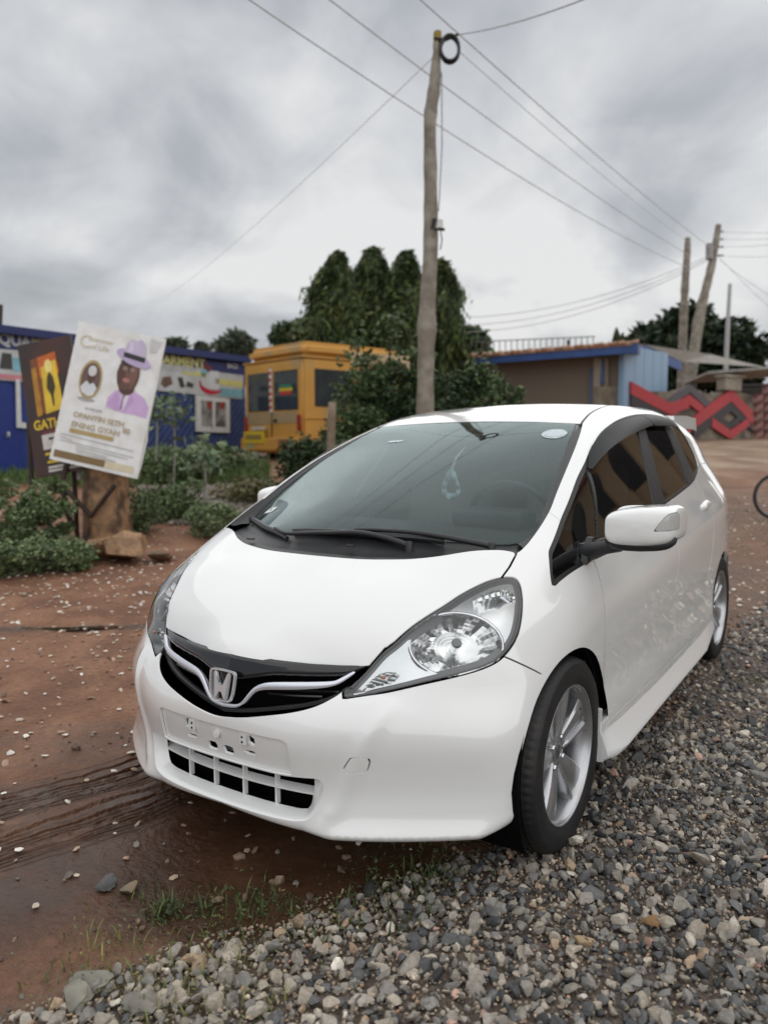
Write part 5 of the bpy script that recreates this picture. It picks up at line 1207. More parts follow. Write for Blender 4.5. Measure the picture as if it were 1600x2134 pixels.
print_([(.84,.02),(.98,.03),(.93,.11),(.86,.12)],pm('print_corner',(.56,.57,.57),.5),.004,'print_corner')
# ragged vinyl edge and props
child(tube('torn_edge',[P1.uv(1,.0,.0),P1.uv(1.01,.3,.01),P1.uv(.99,.6,.0),P1.uv(1.03,.72,.015),P1.uv(1.02,.9,.01),P1.uv(1,1,0)],.008,VINYL,None,n=5),b1)
child(tube('board_leg',[at(150,930,D1+.05),at(128,1010,D1+.02),at(150,1100,D1)],.035,M('rusty_steel',(.045,.028,.022),.7,vary=.3),None,n=6),b1)
child(tube('board_brace',[at(128,1010,D1-.02),at(190,1075,D1-.05),at(240,1010,D1-.1)],.030,M('rusty_steel'),None,n=6),b1)
# stump (sawn trunk) under it
WOODM=M('weathered_trunk',(.32,.19,.10),.75,vary=.35,vscale=7,col2=(.09,.055,.035),c2scale=5,bump=.01,bscale=22)
def log(name,pa,pb,ra,rb,mat,label,cat,seed=0,n=22,m=14):
    r=np.random.default_rng(seed); a=np.array(pa);b_=np.array(pb); L_=np.linalg.norm(b_-a); d=(b_-a)/L_; e1=np.cross(d,[.3,1,.1]);e1/=np.linalg.norm(e1);e2=np.cross(d,e1); ph=r.uniform(0,6.28,5)
    V=[];F_=[]
    for i in range(m+1):
        t=i/m; c=a+(b_-a)*t; rr_=ra+(rb-ra)*t
        for k in range(n):
            w_=2*math.pi*k/n; q=rr_*(1+.07*math.sin(3*w_+ph[0])+.05*math.sin(5*w_+ph[1]+3*t)+.03*math.sin(9*w_+ph[2])+.04*math.sin(11*t+ph[3]+w_)); V.append(c+e1*math.cos(w_)*q+e2*math.sin(w_)*q)
    for i in range(m):
        for k in range(n): F_.append((i*n+k,i*n+(k+1)%n,(i+1)*n+(k+1)%n,(i+1)*n+k))
    V.append(b_); top=len(V)-1
    me=bpy.data.meshes.new(name); me.from_pydata([tuple(v) for v in V],[],F_+[(m*n+k,m*n+(k+1)%n,top) for k in range(n)]); me.materials.append(mat)
    for p in me.polygons: p.use_smooth=True
    return tag(link(bpy.data.objects.new(name,me)),label,cat)
gb=ground_hit(222,1118)
sb=at(222,1112,D1+.22); stp=at(218,955,D1+.22); sb[2]=gz(sb[0],sb[1])-.1
log('tree_stump',sb,stp,.255,.225,WOODM,'thick brown sawn stump standing behind the tilted notice board','stump',4)
# ---------------- dark brown poster behind
TL2,TR2,BL2=at(36,720,8.6),at(146,697,8.5),at(75,996,8.45)
P2=Plane(TL2,TR2,BL2)
b2=thing('event_poster','dark brown poster with glowing yellow doorway behind the white board','poster',tuple(ground_hit(110,1040)))
board(P2,pm('poster_brown',(.030,.020,.017),.45,col2=(.06,.022,.015),c2scale=2),b2)
pr2=lambda poly,mat,h=.004,name='print':print_(poly,mat,h,name,P2,b2)
YEL=pm('print_yellow',(.72,.50,.04),.5,vary=.25,vscale=6); FIRE=pm('print_fire',(.55,.13,.02),.5,vary=.4,vscale=8)
pr2([(.20,.13),(.60,.11),(.63,.52),(.18,.55)],pm('print_rust',(.20,.06,.02),.5),.003); pr2([(.34,.12),(.68,.10),(.70,.26),(.34,.28)],FIRE,.005,'print_flames'); pr2([(.38,.20),(.66,.16),(.70,.53),(.36,.55)],YEL,.006,'print_doorway'); pr2([(.20,.20),(.29,.19),(.30,.55),(.20,.56)],pm('print_amber',(.45,.22,.02),.5,vary=.3),.005,'print_light_beam')
pr2(ell(.52,.20,.07,.05),pm('print_glow',(.85,.70,.25),.5),.0075,'print_glow'); pr2([(.47,.28),(.52,.24),(.58,.28),(.60,.36),(.55,.42),(.54,.50),(.51,.50),(.50,.42),(.44,.36)],pm('print_dark_figure',(.05,.035,.01),.5),.008,'print_figure')
ptext('GATHERING',.10,.655,.150,YEL,P2,b2,bold=.004,xs=.80); pr2([(.24,.675),(.98,.66),(.98,.70),(.24,.71)],pm('print_maroon',(.14,.03,.03),.5)); pr2([(.22,.70),(.98,.69),(.98,.80),(.22,.81)],pm('print_panel_white',(.60,.57,.55),.5),.005)
for v,u0,u1,mm_ in ((.735,.34,.9,DK),(.765,.40,.9,DK),(.845,.24,.8,YEL),(.875,.34,.8,YEL),(.905,.26,.9,YEL),(.945,.26,.95,pm('print_panel_white')),(.970,.26,.95,pm('print_panel_white'))): pr2([(u0,v-.010),(u1,v-.012),(u1,v+.006),(u0,v+.008)],mm_,.0065,'print_text_line')
for px_ in (60,150): 
    pa=at(px_,880,8.62); pb=np.array([pa[0],pa[1],gz(pa[0],pa[1])-.1]); child(tube('poster_leg',[pa,pb],.03,M('rusty_steel'),None,n=6),b2)
pa,pb=at(163,720,8.7),at(166,1000,8.6); child(tube('white_post',[pa,pb],.03,pm('post_white',(.6,.6,.58),.6),None,n=6),b2)
# ---------------- rocks at the foot of the board
ROCKC=(.34,.20,.105)
def rock(px,py,r_,seed,label,fl=.95,col=ROCKC): return stone(px,py,r_,col,label,seed,'rock',fl,4,name='rock',zf=.38,nc=14)
rock(268,1168,.40,201,'big tan boulder in front of the stump'); rock(200,1164,.30,202,'brown boulder left of the big tan one at the stump',.7); rock(328,1170,.16,203,'small brown rock right of the big tan boulder',.7,(.20,.12,.07)); rock(168,1150,.14,204,'grey stone wedged against the stump',.9,(.26,.22,.17))
rock(175,1185,.085,205,'pinkish flat rock on the earth below the weeds',.6,(.30,.19,.14)); rock(235,1172,.05,206,'small pale rock below the big tan boulder',.6,(.38,.33,.27)); rock(425,1070,.16,207,'dark brown clod behind the hood among leaves',.9,(.12,.07,.045)); rock(415,1095,.06,208,'small pale stone on the bank behind the hood',.7,(.34,.29,.24)); rock(50,1243,.045,209,'pale flat stone on the red earth at left',.4,(.33,.26,.2))
# ---------------- blue kiosk
KL,KR=at(-70,672,13.0),at(509,746,19.3); zt=3.30; KL[2]=KR[2]=zt
exk=KR-KL; LK=np.linalg.norm(exk[:2]); exk=exk/np.linalg.norm(exk); nk=np.array([-exk[1],exk[0],0]); nk=nk if nk@(CN-KL)>0 else -nk; HK=2.55
kio=thing('blue_kiosk','blue boarded kiosk shop with printed banners and white framed window','kiosk',(KL[0],KL[1],zt-HK))
def kp(px,py):   # point on the kiosk front for a bearing
    d=FN+RN*(px-800)/FPX-UN*(py-1067)/FPX; t=((KL-CN)@nk)/(d@nk); p=CN+d*t; return ((p-KL)@exk,p[2]-zt)
def kpoly(name,pxs,mat,h,th=.02,raw=None):
    q=[kp(*p) for p in pxs] if raw is None else raw; return child(prism(name,q,(V3(KL)+V3(nk)*h,V3(exk),(0,0,1),V3(nk)),th,mat,None),kio)
def stripe_mat(name,c1,c2,scale,rot):
    m=bpy.data.materials.new(name); m.use_nodes=True; t=m.node_tree; b=t.nodes['Principled BSDF']; L=t.links.new; tcn=t.nodes.new('ShaderNodeTexCoord'); mp=t.nodes.new('ShaderNodeMapping'); mp.inputs['Rotation'].default_value=rot; L(tcn.outputs['Object'],mp.inputs[0]); w_=t.nodes.new('ShaderNodeTexWave'); w_.wave_profile='SAW'; w_.bands_direction='X'; w_.inputs['Scale'].default_value=scale; w_.inputs['Distortion'].default_value=.15; L(mp.outputs[0],w_.inputs[0])
    r=t.nodes.new('ShaderNodeValToRGB'); L(w_.outputs['Fac'],r.inputs[0]); r.color_ramp.elements[0].position=.0; r.color_ramp.elements[0].color=(*c2,1); r.color_ramp.elements[1].position=.22; r.color_ramp.elements[1].color=(*c1,1); L(r.outputs[0],b.inputs['Base Color']); b.inputs['Roughness'].default_value=.5
    bp=t.nodes.new('ShaderNodeBump'); bp.inputs['Distance'].default_value=.02; L(w_.outputs['Fac'],bp.inputs['Height']); L(bp.outputs[0],b.inputs['Normal']); return m
wk_=Matrix(((exk[0],exk[1],0),(0,0,1),(nk[0],nk[1],0)))
BLB=M('kiosk_blue_paint',(.020,.050,.22),.5,vary=.15,vscale=2)
o=child(prism('shell',[(0,-HK),(LK,-HK),(LK,0),(0,0)],(V3(KL)-V3(nk)*2.4,V3(exk),(0,0,1),V3(nk)),2.4,BLB,None),kio)
# diagonal boards: each one a batten on the front wall right of the door
import itertools
BB=M('kiosk_board_blue',(.045,.075,.21),.55,vary=.18,vscale=3)
a0,_=kp(300,800); step=.19; a1=LK-.02; zlo,zhi=-HK+.05,-.88
wins=[kp(402,822),kp(476,903)]; wx0,wx1=wins[0][0]-.02,wins[1][0]+.02; wz0,wz1=min(wins[0][1],wins[1][1])-.02,max(wins[0][1],wins[1][1])+.02
kpoly('board_backing',None,M('kiosk_backing',(.010,.015,.045),.7,vary=.2),.0005,.0012,raw=[(a0,zlo),(a1,zlo),(a1,zhi),(a0,zhi)])
k=0; c0=a0-(zhi-zlo)
while c0<a1:
    # board runs from (c0,zlo) up to the right at 45 degrees
    poly=[]; w_=step*.76
    quad=[(c0,zlo),(c0+w_,zlo),(c0+w_+(zhi-zlo),zhi),(c0+(zhi-zlo),zhi)]
    def clip_poly(poly,f):
        out=[]
        for p,q in zip(poly,poly[1:]+poly[:1]):
            fp,fq=f(p),f(q)
            if fp<=0: out.append(p)
            if fp*fq<0: t=fp/(fp-fq); out.append((p[0]+(q[0]-p[0])*t,p[1]+(q[1]-p[1])*t))
        return out
    qd=clip_poly(clip_poly(quad,lambda p:a0-p[0]),lambda p:p[0]-a1)
    for region in ([lambda p:p[0]-wx0],[lambda p:wx1-p[0]],[lambda p:wx0-p[0],lambda p:p[0]-wx1,lambda p:p[1]-wz0],[lambda p:wx0-p[0],lambda p:p[0]-wx1,lambda p:wz1-p[1]]):
        q=qd
        for f_ in region:
            if len(q)>=3: q=clip_poly(q,f_)
        if len(q)>=3:
            ar=abs(sum(x0*y1-x1*y0 for (x0,y0),(x1,y1) in zip(q,q[1:]+q[:1])))/2
            if ar>.004: kpoly('board',None,BB,.002,.022,raw=q)
    c0+=step
BAN=pm('banner_white',(.50,.52,.53),.5,vary=.2,vscale=3); NAVY=pm('banner_navy',(.022,.035,.14),.5); BYEL=pm('banner_yellow',(.60,.58,.22),.5); BLB2=pm('banner_cyan',(.20,.42,.50),.5,vary=.3,vscale=4)
kpoly('roof_edge',[(-60,672),(509,744),(509,757),(-60,689)],M('roof_navy',(.012,.022,.11),.5),.0,.22)
kpoly('banner',[(325,738),(505,760),(502,832),(318,813)],BAN,.03)
kpoly('banner',[(325,738),(505,760),(505,782),(425,772),(420,768),(327,757)],NAVY,.052,.004); 
def ktext(s_,px,py,size,mat,xs=1.,bold=0): a,h=kp(px,py); return child(text_mesh('lettering',s_,size,(V3(KL)+V3(exk)*a+V3((0,0,h))+V3(nk)*.062,V3(exk),(0,0,1),V3(nk)),mat,None,.002,bold=bold,xs=xs),kio)
ktext('GARMENT',318,756,.30,BYEL,1.12,.012); ktext('PRINTING',333,770,.19,BAN,1.15,.006); ktext('BAGS',470,766,.16,BAN,1.,.006)
for q,mm_ in (([(378,772),(428,778),(426,786),(376,780)],BYEL),([(446,788),(503,795),(502,808),(445,800)],BYEL),([(424,752),(440,768),(430,776),(420,766)],pm('banner_maroon',(.16,.03,.05),.5)),([(432,772),(452,774),(454,812),(434,810)],pm('banner_shirt',(.60,.63,.66),.5)),([(416,766),(430,772),(424,788),(414,782)],BLB2),([(452,808),(502,812),(502,830),(452,824)],BLB2),([(335,786),(352,784),(356,800),(340,808),(331,800)],pm('banner_photo_brown',(.16,.10,.07),.5,vary=.4,vscale=6)),([(366,786),(376,786),(382,806),(372,808)],pm('banner_photo_dark',(.05,.05,.05),.5)),([(386,794),(400,800),(398,808),(384,806)],pm('banner_photo_dark'))): kpoly('banner_print',q,mm_,.054,.003)
ring=[kp(438+26*math.cos(R(a)),800+22*math.sin(R(a))) for a in range(30,200,12)]; kpoly('banner_swoosh',None,pm('banner_red',(.50,.02,.06),.5),.06,.004,raw=ring+[(a*.995+.005*ring[5][0],b_+.12*math.sin(math.pi*i/len(ring))) for i,(a,b_) in enumerate(ring)][::-1])
kpoly('banner',[(-60,688),(160,712),(157,803),(-60,788)],BAN,.03); kpoly('banner',[(-60,688),(160,712),(158,740),(-60,722)],NAVY,.052,.004); ktext('QUALITY',-8,716,.28,BAN,1.05,.010); ktext('PRINTS',62,722,.20,BYEL,1.,.008)
for q,mm_ in (([(0,735),(20,737),(22,770),(-5,768)],pm('banner_photo_dark')),([(22,745),(40,747),(38,775),(24,773)],BLB2),([(-40,775),(45,783),(45,793),(-40,787)],pm('banner_pink',(.55,.22,.25),.5))): kpoly('banner_print',q,mm_,.054,.003)
# window with white frame, two panes
FR=pm('white_frame',(.62,.64,.64),.5)
wnd=kpoly('window',[(404,823),(474,831),(474,902),(405,899)],FR,.026,.05)
for q in ([(414,834),(437,836),(437,889),(415,888)],[(444,837),(465,839),(465,890),(444,889)]): pn=kpoly('pane',q,M('shop_pane',(.10,.12,.13),.1,spec=.8,vary=.5,vscale=5,col2=(.30,.30,.30),c2scale=3),.070,.01)
for x_ in (426,452): kpoly('red_shirt_display',[(x_,838),(x_+10,838),(x_+9,852),(x_+1,852)],pm('display_red',(.30,.04,.03),.6),.082,.004)
kpoly('door',[(-50,800),(46,806),(46,985),(-50,985)],M('kiosk_door_blue',(.016,.035,.20),.45,vary=.1),.004,.03); kpoly('door_frame',[(28,790),(36,791),(39,880),(56,882),(56,893),(30,891)],FR,.05,.03)
lathe('door_knob',[(-.03,.0),(-.03,.05),(0,.06)],12,pm('knob_grey',(.4,.42,.42),.4),None,axis='y'); kn=bpy.context.scene.objects['door_knob']; a,h=kp(14,906); kn.location=V3(KL)+V3(exk)*a+V3((0,0,h))+V3(nk)*.05; child(kn,kio)
tube_=tube('chimney_pipe',[at(-2,700,13.5),at(0,635,13.5)],.05,M('rusty_steel'),None); child(tube_,kio)
# ---------------- orange bus
bR,bL=at(628,712,16.0),at(506,723,17.7); bz=float((bR[2]+bL[2])/2); bR[2]=bL[2]=bz
wv=(bL-bR)/np.linalg.norm(bL-bR); wid=np.linalg.norm(bL-bR); lv_=np.array([-wv[1],wv[0],0]); lv_=lv_ if lv_@(bR-CN)>0 else -lv_; HB=2.38; LB=2.9
bus=thing('minibus','old orange minibus with two rear windows parked behind the bush','bus',(bR[0],bR[1],bz-HB-.4))
ORG=M('faded_orange_paint',(.55,.29,.06),.5,vary=.12,vscale=1.5,col2=(.36,.26,.13),c2scale=.9,c2lo=.56,c2hi=.66)
Mb=Matrix(((wv[0],lv_[0],0,bR[0]),(wv[1],lv_[1],0,bR[1]),(0,0,1,bz),(0,0,0,1)))
def bbox_(name,c,s,mat,bev=0,parent=None):
    bm=bmesh.new(); bm_box(bm,c,s); 
    if bev: bmesh.ops.bevel(bm,geom=list(bm.edges),offset=bev,segments=3,affect='EDGES')
    bm.transform(Mb); return child(bm_obj(name,bm,mat,None,smooth=bool(bev),angle=40),bus)
bbox_('body',(wid/2,LB/2,-HB/2-.16),(wid,LB,HB-.32),ORG,.07); bbox_('roof_cap',(wid/2,LB/2+.05,-.17),(wid-.06,LB-.05,.34),ORG,.12)
WND=M('bus_window',(.035,.045,.05),.08,spec=.8,vary=.3,vscale=3)
W2=wid/2
bbox_('rear_window',(W2*.52,-.0,-1.02),(W2*.78,.03,.85),WND,.01); bbox_('rear_window',(W2*1.46,-.0,-1.02),(W2*.74,.03,.85),WND,.01)
bbox_('rear_door_gap',(W2,-.004,-1.35),(.02,.03,1.7),SEAL); bbox_('barrier_tape',(W2*1.0,-.02,-1.0),(.09,.02,.95),pm('tape_white',(.65,.62,.60),.5))
for k in range(6): bbox_('tape_stripe',(W2,-.032,-.62-.15*k),(.09,.006,.07),pm('tape_red',(.45,.03,.03),.5))
for k,c in enumerate(((.02,.20,.10),(.55,.42,.03),(.45,.03,.03))): bbox_('flag_stripe',(W2*.50,-.022,-.93-.075*k),(.50 if k==1 else .44,.006,.07),pm('flag_%d'%k,c,.5))
bbox_('bumper',(W2,-.06,-2.18),(wid*.98,.16,.30),ORG,.03); bbox_('number_plate',(W2*1.45,-.15,-2.02),(.85,.02,.26),pm('plate_yellow',(.62,.45,.03),.5)); bbox_('plate_print',(W2*1.45,-.164,-2.02),(.66,.006,.10),pm('plate_print_dark',(.25,.19,.05),.5)); bbox_('plate_light',(W2*1.35,-.1,-1.82),(.5,.08,.07),pm('lamp_pale',(.55,.50,.42),.4)); bbox_('primer_patch',(W2*1.4,-.004,-1.60),(W2*1.0,.012,.26),pm('primer_tan',(.34,.25,.13),.6)); bbox_('primer_patch',(W2*.55,-.004,-1.60),(W2*.75,.012,.24),pm('primer_tan'))
for k in range(2): bbox_('side_window',(-.0,.85+1.25*k,-.98),(.03,1.05,.80),WND,.01)
bbox_('side_patch',(-.006,2.2,-.30),(.012,1.8,.30),pm('primer_cream',(.50,.40,.24),.6))
for y_ in (.95,2.3):
    for x_ in (.12,wid-.12):
        o=lathe('wheel',[(-.11,.0),(-.11,.22),(-.12,.36),(.12,.36),(.11,.22),(.11,.0)],28,TYRE,None,axis='x'); o.matrix_world=Mb@Matrix.Translation((x_,y_,-HB-.06)); bpy.context.view_layer.update(); mw=o.matrix_world.copy(); o.parent=bus; o.matrix_parent_inverse=Matrix.Translation(bus.location).inverted()
for x_ in (.10,wid-.10): bbox_('tail_lamp',(x_,-.02,-1.72),(.13,.05,.34),pm('tail_lamp_red',(.30,.03,.02),.25),.02)
bbox_('door_handle',(W2*.86,-.03,-1.66),(.10,.05,.05),SEAL); bbox_('roof_gutter',(W2,LB/2,-.345),(wid+.04,LB+.02,.035),ORG,.01); bbox_('body_crease',(-.012,LB/2,-1.62),(.02,LB*.98,.05),ORG,.008); bbox_('exhaust_soot',(W2*.4,-.145,-2.16),(.5,.01,.2),pm('rust_stain',(.22,.10,.04),.7,vary=.3))
bbox_('wheel_arch',(-.004,.95,-HB+.20),(.02,.95,.60),VOID,.005)
bbox_('white_cap',(W2*1.55,-.05,-HB-.10),(.28,.1,.26),pm('hub_white',(.6,.6,.6),.5),.06)
# ---------------- timber pole with wire coil, near
POLE=M('grey_timber',(.20,.175,.14),.8,vary=.3,vscale=5,col2=(.29,.265,.22),c2scale=4,bump=.008,bscale=30)
def pole(pts,rad,mat,label,seed=1,name='utility_pole',n=14,rough=.06,sub=8):
    r=np.random.default_rng(seed); P=curve_pts([tuple(p) for p in pts],n=sub,closed=False); rr_=np.interp(np.linspace(0,1,len(P)),np.linspace(0,1,len(rad)),rad)*(1+rough*r.normal(size=len(P)))
    root=thing(name,label,'pole',tuple(P[0])); child(tube('shaft',[tuple(p) for p in P],list(rr_),mat,None,n=n),root); return root
pb=at(884,868,10.); pb[2]=gz(pb[0],pb[1])-.2
p1=pole([pb,at(886,840,10.),at(890,650,10.),at(897,520,10.),at(897,380,10.),at(896,250,10.),at(905,180,10.),at(909,120,10.),at(912,66,10.)],[.125,.120,.108,.10,.085,.080,.082,.055,.050],POLE,'crooked timber utility pole with a black cable coil at its top',3,sub=5)
BLK=M('black_cable',(.012,.012,.012),.5,vary=.2)
cc=[at(937+19*math.cos(R(a)),104+27*math.sin(R(a)),9.95) for a in range(0,360,20)]; child(tube('cable_coil',[tuple(p) for p in cc],.022,BLK,None,n=6,closed=True),p1); child(tube('cable_coil',[tuple(p+np.array([.02,-.03,.02])) for p in cc],.018,BLK,None,n=6,closed=True),p1)
child(tube('cable_tail',[at(913,85,9.95),at(930,82,9.95),at(955,70,9.95)],.018,BLK,None,n=6),p1); child(tube('top_band',[at(903,78,9.94),at(921,80,9.94)],.016,M('rusty_steel'),None,n=6),p1); child(tube('yellow_band',[at(911.5,68,10.),at(911,98,10.)],.0535,pm('pole_yellow',(.26,.19,.03),.7),None,n=12),p1)
child(tube('bracket',[at(898,480,9.93),at(906,455,9.9)],.028,BLK,None,n=6),p1); child(tube('bracket',[at(905,476,9.9),at(926,478,9.85)],.02,BLK,None,n=6),p1); child(tube('insulator',[at(916,476,9.85),at(917,458,9.85)],[.05,.035],pm('insulator_white',(.55,.55,.54),.4),None,n=10),p1); child(tube('loose_wire',[at(918,480,9.85),at(921,500,9.85),at(917,520,9.85)],.008,BLK,None,n=5),p1)
child(tube('down_wire',[at(920,150,9.9),at(921,300,9.9),at(914,440,9.9)],.006,BLK,None,n=5),p1)
# distant poles at right
q=at(1433,495,28.); q2=at(1418,845,28.); q2[2]=gz(q2[0],q2[1])-.3
pole([q2,at(1425,640,28.),at(1432,520,28.),q],[.17,.145,.115,.10],POLE,'straight thin timber pole left of the leaning one',11,n=10)
q=at(1497,468,27.); q2=at(1424,850,27.); q2[2]=gz(q2[0],q2[1])-.3
lp=pole([q2,at(1452,690,27.),at(1484,545,27.),q],[.25,.19,.125,.10],POLE,'leaning timber pole with insulators above the painted wall',12,n=10)
for y_ in (482,498,514,532): child(tube('insulator_arm',[at(1492,y_,27.),at(1507,y_,27.)],.03,M('rusty_steel'),None,n=6),lp)
child(tube('meter_box',[at(1478,508,26.8),at(1478,540,26.8)],.125,pm('box_grey',(.25,.25,.25),.6),None,n=8),lp)
q=at(1521,591,30.); q2=at(1510,800,30.); q2[2]=gz(q2[0],q2[1])
pole([q2,at(1515,700,30.),q],[.105,.085,.068],pm('galvanised_pole',(.38,.39,.39),.5),'pale slender steel pole right of the leaning one',13,n=10,rough=0)
# wires
WIRE=M('aluminium_wire',(.42,.42,.43),.5,vary=.1)
def wire(a,b_,r_,label,sag=.1,name='overhead_wire',t0=0,t1=1):
    a,b_=np.array(a),np.array(b_); pts=[tuple(a+(b_-a)*t-np.array([0,0,4*sag*t*(1-t)])) for t in np.linspace(t0,t1,19)]; tag(tube(name,pts,r_*.62,WIRE,None,n=6),label,'wire','overhead wires')
wire(at(480,-28,8.6),at(1440,560,25),.013,'lowest of the three overhead wires passing behind the crooked pole',.25,t0=-.7)
wire(at(660,-22,9.),at(1434,530,25),.013,'middle of the three overhead wires passing behind the crooked pole',.15,t0=-.7)
wire(at(850,-25,9.),at(1480,515,24.5),.013,'uppermost overhead wire slanting down to the leaning pole',.1,t0=-.7)
wire(at(958,71,9.95),at(1260,-20,7.),.012,'overhead wire rising right from the top of the crooked pole',.05,t1=2.4)
wire(at(955,105,10.),at(1436,505,25),.008,'faint thin wire from the crooked pole top to the far poles',.1)
wire(at(903,118,10.),at(350,615,34),.007,'faint thin wire from the crooked pole top down to the left',.2)
wire(at(945,662,26),at(1478,532,24.1),.017,'upper of the slack service wires over the house roof',.45); wire(at(945,678,26),at(1476,537,24.1),.017,'middle of the slack service wires over the house roof',.5); wire(at(945,692,26),at(1474,542,24.1),.017,'lower of the slack service wires over the house roof',.55)
for k,(y0,y1) in enumerate(((482,480),(498,490),(514,500),(532,530))): wire(at(1500,y0,24.),at(1680,y1,20.),.010,['first','second','third','fourth'][k]+' wire from the top running right from the leaning pole',.05,t1=2.)
wire(at(1498,534,24.),at(1700,720,14.),.012,'service wire dropping right from the leaning pole',.1,t1=1.4); wire(at(1498,540,24.),at(1700,668,16.),.012,'upper service wire dropping right from the leaning pole',.1,t1=1.4)
# ---------------- vegetation
def leaf_mat(name,cols): return M(name,rough=.55,attr='tint',vary=.25,vscale=3,spec=.35)
LEAF=leaf_mat('leaf',None)
def leaves(name,P,size,cols,parent,aspect=.55,droop=.0,seed=1,mat=None):
    """one folded leaf (2 quads as 4 triangles) per point"""
    r=np.random.default_rng(seed); n=len(P); a=r.uniform(0,6.28,n); el=r.normal(-.15-droop,.55,n); d=np.stack([np.cos(a)*np.cos(el),np.sin(a)*np.cos(el),np.sin(el)],1); s_=np.cross(d,r.normal(size=(n,3))); s_/=np.linalg.norm(s_,axis=1)[:,None]; nn=np.cross(s_,d)
    L=size*r.uniform(.6,1.3,n); W_=L*aspect
    v0=P; v1=P+d*(L*.45)[:,None]+s_*(W_*.5)[:,None]+nn*(W_*.12)[:,None]; v2=P+d*L[:,None]; v3=P+d*(L*.45)[:,None]-s_*(W_*.5)[:,None]+nn*(W_*.12)[:,None]
    V=np.stack([v0,v1,v2,v3],1).reshape(-1,3); i=np.arange(n)*4; F_=np.concatenate([np.stack([i,i+1,i+2],1),np.stack([i,i+2,i+3],1)])
    o=mesh_np(name,V,F_,mat or LEAF,None,smooth=False,attrs={'tint':np.repeat(cols,4,0)})
    if parent is not None: child(o,parent)
    return o
def clump_points(r,centers,radii,n):
    k=r.integers(0,len(centers),n); v=r.normal(size=(n,3)); v/=np.linalg.norm(v,axis=1)[:,None]; q=r.uniform(.35,1,n)**.5; return centers[k]+v*radii[k]*q[:,None],k
def tint(r,n,c,var=.3,bright=None):
    b_=r.uniform(1-var,1+var,(n,1)); h=r.normal(0,.08,(n,3)); return np.clip(np.array(c)*b_*(1+h),0.004,1)
BARK=M('bark_brown',(.085,.065,.045),.85,vary=.3,vscale=12,bump=.006,bscale=40)
def bush(name,label,cat,base,crown_c,crown_r,nclump,nleaf,lsize,cols,seed,group=None,stems=5,crad=.35,trunk=.03):
    r=np.random.default_rng(seed); base=np.array(base); root=thing(name,label,cat,tuple(base),0,group)
    v=r.normal(size=(nclump,3)); v/=np.linalg.norm(v,axis=1)[:,None]; C=np.array(crown_c)+v*np.array(crown_r)*(r.uniform(.15,1,(nclump,1))**.45); rad=np.stack([r.uniform(.6,1.2,nclump)*crad]*3,1)*[1,1,.8]
    P,k=clump_points(r,C,rad,nleaf); P=P[P[:,2]>base[2]-.02]; cc_=np.array(cols)[r.integers(0,len(cols),nclump)][k[:len(P)]] if False else np.array(cols)[r.integers(0,len(cols),len(P))]
    leaves('crown' if cat=='tree' else 'foliage',P,lsize,tint(r,len(P),1,.3)*cc_,root,seed=seed)
    bm=bmesh.new()
    for j in range(stems):
        c=C[r.integers(0,nclump)]; m_=(base+c)/2+r.normal(0,.08,3); bm_tube(bm,[tuple(base+[r.normal(0,.05),r.normal(0,.05),-.05]),tuple(m_),tuple(c)],[trunk,trunk*.7,trunk*.3],6)
    child(bm_obj('trunk' if cat=='tree' else 'stems',bm,BARK,None,smooth=True),root); return root
DG=[(.030,.055,.020),(.042,.075,.026),(.060,.095,.032),(.020,.038,.015)]; MG=[(.065,.105,.040),(.085,.135,.05),(.05,.085,.034),(.12,.16,.06)]
# columnar drooping trees behind the bus
for i,(px,top,D,w_,lab) in enumerate(((703,532,22.,.62,'leftmost tall columnar drooping tree behind the orange bus'),(775,522,22.8,.68,'tallest columnar drooping tree second from left behind the bus'),(842,530,22.2,.62,'third columnar drooping tree just left of the timber pole'),(912,548,22.6,.66,'rightmost columnar drooping tree half behind the timber pole'))):
    r=np.random.default_rng(60+i); b_=at(px,880,D); b_[2]=gz(b_[0],b_[1]); zt_=at(px,top,D)[2]; root=thing('columnar_tree',lab,'tree',tuple(b_),0,'columnar trees')
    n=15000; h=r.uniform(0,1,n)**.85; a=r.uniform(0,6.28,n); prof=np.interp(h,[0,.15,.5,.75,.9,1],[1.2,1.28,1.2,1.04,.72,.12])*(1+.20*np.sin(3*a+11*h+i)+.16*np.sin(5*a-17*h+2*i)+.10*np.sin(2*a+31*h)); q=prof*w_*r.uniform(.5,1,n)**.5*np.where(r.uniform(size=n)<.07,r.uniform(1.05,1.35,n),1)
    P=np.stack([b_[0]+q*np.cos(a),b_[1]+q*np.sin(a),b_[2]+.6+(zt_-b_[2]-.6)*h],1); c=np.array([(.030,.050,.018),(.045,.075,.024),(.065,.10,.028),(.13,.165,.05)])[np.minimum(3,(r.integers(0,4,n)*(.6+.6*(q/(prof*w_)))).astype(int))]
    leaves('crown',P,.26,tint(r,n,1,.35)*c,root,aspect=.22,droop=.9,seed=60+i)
    child(tube('trunk',[(b_[0],b_[1],b_[2]-.2),(b_[0],b_[1],b_[2]+(zt_-b_[2])*.8)],[.14,.04],BARK,None,n=8),root)
